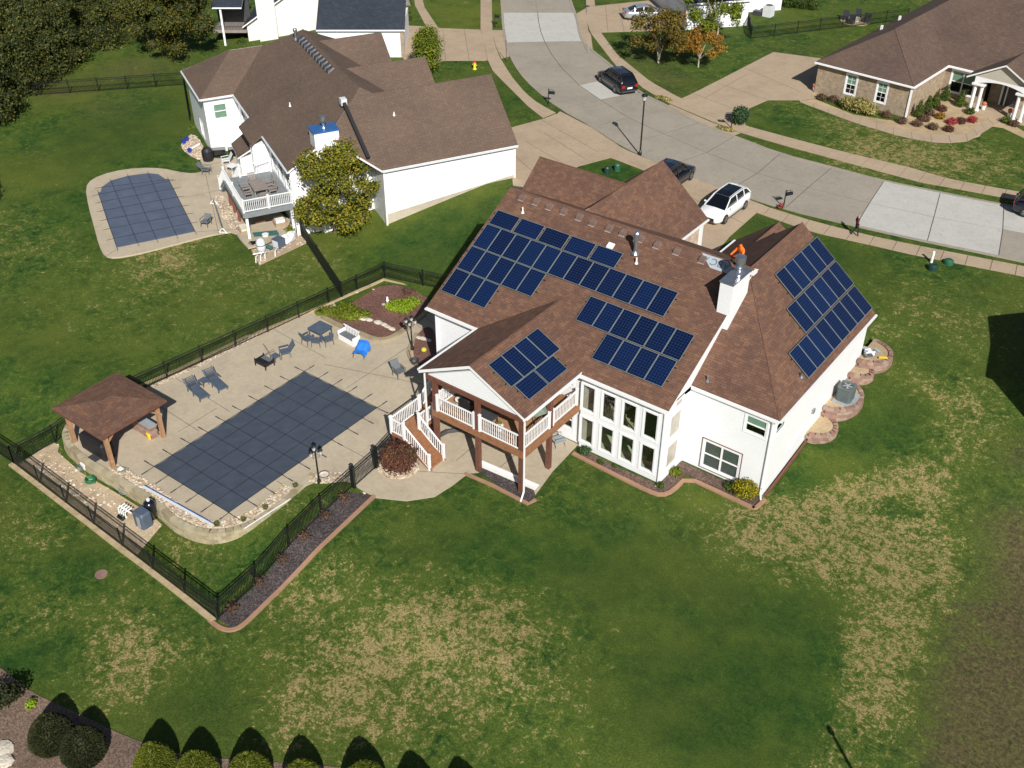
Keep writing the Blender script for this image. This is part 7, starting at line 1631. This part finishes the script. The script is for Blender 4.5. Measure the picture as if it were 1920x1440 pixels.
# clipped shrubs along the bottom edge
def clipped(label,tip,h_,r_,mat,group,shape='egg'):
    q=G(*tip); b=Vector((q.x,q.y,q.z))+Vector((.766,-.643,0))*1.352*h_; b.z=tz(b.x,b.y)
    t=thing('clipped_shrub',label,'shrub',tuple(b),group=group)
    prof=[(.5,0),(.85,.12),(1,.28),(.92,.45),(.74,.62),(.5,.78),(.27,.9),(.04,1)]
    m=MB(); m.lathe(b,[(r_*.93*a_,h_*.97*z_) for a_,z_ in prof],18); m.build('inner_branches',[mat],t,smooth=True)
    n=14000; zz=_rng.random(n); rr=np.interp(zz,[z for _,z in prof],[a for a,_ in prof])*r_; th=_rng.random(n)*6.283; keep=_rng.random(n)<np.clip(rr/r_,.25,1)
    lob=[]; P=np.stack([b.x+rr*np.cos(th),b.y+rr*np.sin(th),b.z+zz*h_],1)[keep]; n=len(P)
    d=np.stack([np.cos(th),np.sin(th),.3+.9*(zz-.3)],1)[keep]; d+=_rng.normal(size=(n,3))*.35; d/=np.linalg.norm(d,axis=1)[:,None]
    tt=_rng.normal(size=(n,3)); u=np.cross(d,tt); u/=np.linalg.norm(u,axis=1)[:,None]
    P+=d*(_rng.random(n)*.08-.02)[:,None]; Q=np.stack([P-u*.02,P+u*.02,P+d*.1+u*.008,P+d*.1-u*.008],1)-np.array(b)
    me=bpy.data.meshes.new('foliage'); me.vertices.add(4*n); me.vertices.foreach_set('co',Q.reshape(-1).astype(np.float32)); me.loops.add(4*n); me.loops.foreach_set('vertex_index',np.arange(4*n,dtype=np.int32)); me.polygons.add(n); me.polygons.foreach_set('loop_start',np.arange(0,4*n,4,dtype=np.int32)); me.update(calc_edges=True); me.materials.append(M_(mat)); o=bpy.data.objects.new('foliage',me); COL.objects.link(o); o.parent=t
for i,(tip,h_) in enumerate((((115,1306),1.95),((172,1330),1.9))):
    clipped(['dark green clipped shrub, upper left of the dark pair','dark green clipped shrub, lower right of the dark pair'][i],tip,h_,.88,'leaf_dark',None)
nm_=['first','second','third','fourth','fifth','sixth','seventh']
for i,tip in enumerate(((300,1354),(375,1369),(468,1371),(562,1384),(672,1387),(768,1414),(857,1425))):
    clipped(nm_[i]+' lime green clipped shrub from the left in the row along the bottom edge',tip,2.0,[.8,.84,.86,.82,.88,.85,.8][i],'leaf_shrub','clipped shrubs along the bottom edge')
p=G(985,1440); 
bz=[(-36.5,9),(-34.5,12.0),(-32.6,12.4),(-30.7,12.3),(-29,13.7),(-27,15.2),(-25,16.8),(-23,18.4),(-21,19.6),(-19,21.0),(-17,22.4),(-12,20),(-14,14),(-22,6),(-34,4)]
o=MB().prism(smoothpoly(P2([(-20,1240),(15,1262),(60,1300),(130,1330),(215,1372),(260,1390),(330,1415),(420,1424),(520,1430),(600,1436),(700,1446),(720,1600),(-20,1700)],-.7),1),-.9,-.66).build('planting_bed',['rock_bed_brown']); struct(o)
# thin brushy shrub at the left bottom
p=G(15,1330); tree('open dark brushy shrub at the lower left edge',p,rl(12,.9,.9,.4,1.6,.3,.6,9),1800,.14,'leaf_dark',[[(0,0,0,.04),(.2,.1,1.5,.01)],[(0,0,0,.04),(-.3,.2,1.4,.01)]],cat='shrub',name='shrub',core=False,shell=.1)
p=G(60,1325); tree('small lime coloured plant next to the brushy shrub',p,[(0,0,.2,.22,.3,.25)],260,.1,'leaf_lime',[[(0,0,0,.02),(0,0,.2,.01)]],cat='plant',name='plant',core=False)
p=G(8,1425,-.66); t=thing('flat_boulder','pale flat stone slabs at the bottom left corner','stone',tuple(p))
for k in range(5): m=MB(); m.ell((p.x+random.uniform(-.6,.5),p.y+random.uniform(-.5,.5),-.62),random.uniform(.3,.5),random.uniform(.25,.45),.1,9,5,jit=.15); m.build('stone',['stone_rock'],t)
# groundcover in the red mulch bed
c=G(652,590,.12); tree('bright yellow green ground cover mound on the left of the red mulch bed',c,[(.0,0,.15,1.1,.9,.3),(-1.1,-.5,.12,.8,.7,.25),(.9,.6,.12,.7,.5,.25),(-.5,.6,.12,.8,.5,.25),(-1.7,-.9,.1,.5,.5,.2)],4200,.12,'leaf_yellowgreen',[[(0,0,0,.02),(0,0,.1,.01)]],cat='ground cover',name='ground_cover',core=True,shell=.5)
c=G(752,577,.12); tree('bright lime ground cover mound on the right of the red mulch bed',c,[(0,0,.15,.9,.8,.3),(.3,.9,.12,.6,.6,.25),(-.6,-.4,.12,.5,.4,.22)],3600,.12,'leaf_lime',[[(0,0,0,.02),(0,0,.1,.01)]],cat='ground cover',name='ground_cover',core=True,shell=.5)
p=G(765,549,.12); tree('dark spiky tuft at the top of the red mulch bed',p,[(0,0,.2,.4,.4,.25)],240,.2,'leaf_bare',[[(0,0,0,.02),(0,0,.2,.01)]],cat='plant',name='grass_tuft',core=False,shell=.1)
# bare little shrubs in the dark strip bed
for i,(px,py) in enumerate(((487,1097),(437,1148),(530,1055),(572,1012),(612,975),(645,940))):
    p=G(px,py); tree(['small bare russet shrub in the dark strip bed, second from the fence corner','small bare russet shrub in the dark strip bed, nearest the fence corner','small bare russet shrub in the dark strip bed, third from the fence corner','small bare russet shrub in the dark strip bed, fourth from the fence corner','small bare russet shrub in the dark strip bed, fifth from the fence corner','small bare russet shrub in the dark strip bed, nearest the gate'][i],p,[(0,0,.35,.4,.4,.3)],260,.09,'leaf_bare',[[(0,0,0,.02),(.1,.1,.4,.005)],[(0,0,0,.02),(-.15,0,.4,.005)]],group='bare shrubs in the dark strip bed',cat='shrub',name='bare_shrub',core=False,shell=.1)
# plants by the house wall
for px,py,r_,mt,lab in ((1096,849,.4,'leaf_spruce','small dark shrub at the left end of the bed below the tall windows'),(1126,868,.18,'leaf_green','tiny green plant in the bed below the tall windows'),(1153,875,.16,'leaf_green','tiny green plant below the second tall window'),(1266,888,.4,'leaf_yellowgreen','bright green strappy plant in the inner corner of the house bed'),(1238,912,.25,'leaf_green','small plant at the downspout foot of the window bay'),(1368,916,.4,'leaf_green','dark green mound left of the yellow flowering bush')):
    p=G(px,py,.05); tree(lab,p,[(0,0,r_*.5,r_,r_,r_*.5)],int(900*r_)+60,.12,mt,[[(0,0,0,.02),(0,0,r_*.4,.01)]],cat='plant',name='plant',core=False,shell=.3)
p=G(1396,928,.05); tree('yellow flowering round bush at the corner of the house bed',p,[(0,0,.45,.75,.6,.5)],2600,.11,'leaf_yellow_flower',[[(0,0,0,.03),(0,0,.4,.01)]],cat='bush',name='flowering_bush',core=True,shell=.5)
p=G(546,442,0); tree('bright green plant at the neighbour house corner by the short fence',p,[(0,0,.4,.5,.5,.45)],700,.14,'leaf_yellowgreen',[[(0,0,0,.02),(0,0,.3,.01)]],cat='plant',name='plant',core=False,shell=.2)
p=G(364,247,0); tree('green plant on the gravel by the neighbour wing wall',p,[(0,0,.3,.5,.6,.35)],500,.14,'leaf_yellowgreen',[[(0,0,0,.02),(0,0,.3,.01)]],cat='plant',name='plant',core=False,shell=.2)
for px,py,lab in ((1279,189,'low dry grass clump at the kerb by the brick house driveway'),(1360,243,'low grass clump around the far mailbox')):
    p=G(px-40 if px<1300 else px,py,2.72) if False else G(1243,186,2.72) if px<1300 else G(px,py,2.72)
    tree(lab,p,[(0,0,.12,.9,.35,.15)],700,.16,'leaf_tan',[[(0,0,0,.02),(0,0,.1,.01)]],cat='grass clump',name='grass_clump',core=False,shell=.2)
p=G(1386,232,2.72); tree('silvery green spiky shrub beside the far mailbox',p,[(0,0,.8,.75,.75,.8)],1800,.22,'leaf_spruce',[[(0,0,0,.04),(0,0,1.2,.01)]],cat='shrub',name='spiky_shrub',core=False,shell=.2)
p=G(1608,208,2.72); tree('big tan ornamental grass clump under the brick house windows',p,[(-.8,0,.55,.9,.7,.6),(.2,-.1,.6,1.0,.75,.65),(1.1,-.2,.5,.8,.6,.55)],4200,.2,'leaf_tan',[[(0,0,0,.03),(0,0,.3,.01)]],cat='ornamental grass',name='ornamental_grass',core=True,shell=.4)
def cone(lab,px,py,h_=1.5,r_=.5,grp='cone shaped shrubs along the brick wall'):
    p=G(px,py,2.72); tree(lab,p,[(0,0,h_*.22,r_,r_,h_*.24),(0,0,h_*.5,r_*.75,r_*.75,h_*.25),(0,0,h_*.8,r_*.4,r_*.4,h_*.22)],1500,.11,'leaf_green',[[(0,0,0,.03),(0,0,h_*.5,.01)]],cat='shrub',name='cone_shrub',group=grp,core=True,shell=.6)
for i,(px,py) in enumerate(((1721,219),(1738,209),(1752,200),(1771,188),(1799,199))): cone(['cone shaped green shrub nearest the brick house corner','second cone shaped shrub from the brick house corner','third cone shaped shrub from the brick house corner','cone shaped shrub in the inner corner below the big window','cone shaped shrub right of the big front window'][i],px,py)
fl=[(1690,231,'leaf_bare','brown mound plant at the foot of the brick house downspout'),(1719,236,'leaf_bare','brown mound plant in the stone bed, first in the front row'),(1748,242,'leaf_bare','brown mound plant in the stone bed, second in the front row'),(1778,246,'leaf_maroon','purple flowering mound at the front of the stone bed'),(1733,227,'leaf_bare','brown mound plant left of the orange flowers'),(1762,222,'leaf_orange','bright orange flower mound in the stone bed'),(1783,232,'red','red flower mound in the middle of the stone bed'),(1822,229,'red','round dark red flower mound at the right of the stone bed'),(1800,231,'leaf_maroon','brown mound between the two red flower mounds'),(1765,208,'leaf_maroon','large brown shrub behind the orange flowers'),(1818,213,'leaf_green','round green shrub at the column foot'),(1885,230,'leaf_green','round green shrub below the right column pair'),(1900,236,'leaf_bare','brown mound right of the green shrub at the column'),(1562,190,'leaf_bare','dark low shrub left of the ornamental grass'),(1540,186,'leaf_bare','brown shrub at the brick garage corner'),(1661,219,'leaf_bare','small brown plant under the second brick house window'),(1742,216,'leaf_bare','brown plant between the cone shrubs and the orange flowers')]
for px,py,mt,lab in fl: p=G(px,py,2.72); tree(lab,p,[(0,0,.25,.5,.45,.32)],700,.12,mt,[[(0,0,0,.02),(0,0,.2,.01)]],cat='plant',name='mound_plant',core=False,shell=.3)
p=G(1500,15,2.7); tree('long clipped green hedge beside the white house at the top',p,[(-1.2,-.4,.7,1.0,.8,.8),(0,0,.7,1.1,.8,.85),(1.2,.4,.7,1.0,.8,.8)],3200,.16,'leaf_green',[[(0,0,0,.03),(0,0,.5,.01)]],cat='hedge',name='hedge',shell=.6)
p=G(1890,5,4); 
p=G(455,92,0); tree('round green shrub beside the slate roof house',p,[(0,0,.6,.6,.6,.65)],900,.14,'leaf_green',[[(0,0,0,.03),(0,0,.4,.01)]],cat='shrub',name='shrub',shell=.5)
for i,(px,py) in enumerate(((768,38),(766,25),(767,8))): p=G(px,py,2.7); tree(['small green shrub along the slate roof house walk, nearest','small green shrub along the slate roof house walk, middle','small green shrub along the slate roof house walk, farthest'][i],p,[(0,0,.25,.35,.35,.3)],300,.12,'leaf_green',[[(0,0,0,.02),(0,0,.2,.01)]],cat='shrub',name='shrub',core=False)
for i,(px,py) in enumerate(((880,-22),(845,-30),(790,-25),(1030,-60),(1180,-40),(1700,-60),(1905,-10))): p=G(px,py,2.7); tree('broad tree beyond the top edge, '+{0:'right of the centre behind the front lawn',1:'left of the centre behind the front lawn',6:'behind the brick house ridge'}.get(i,''),p,rl(18,2.4,2.4,2,6,.8,1.3,20+i),3000,.3,'leaf_autumn' if i%2 else 'leaf_olive',group='trees beyond the top edge') if i in (0,1,6) else None
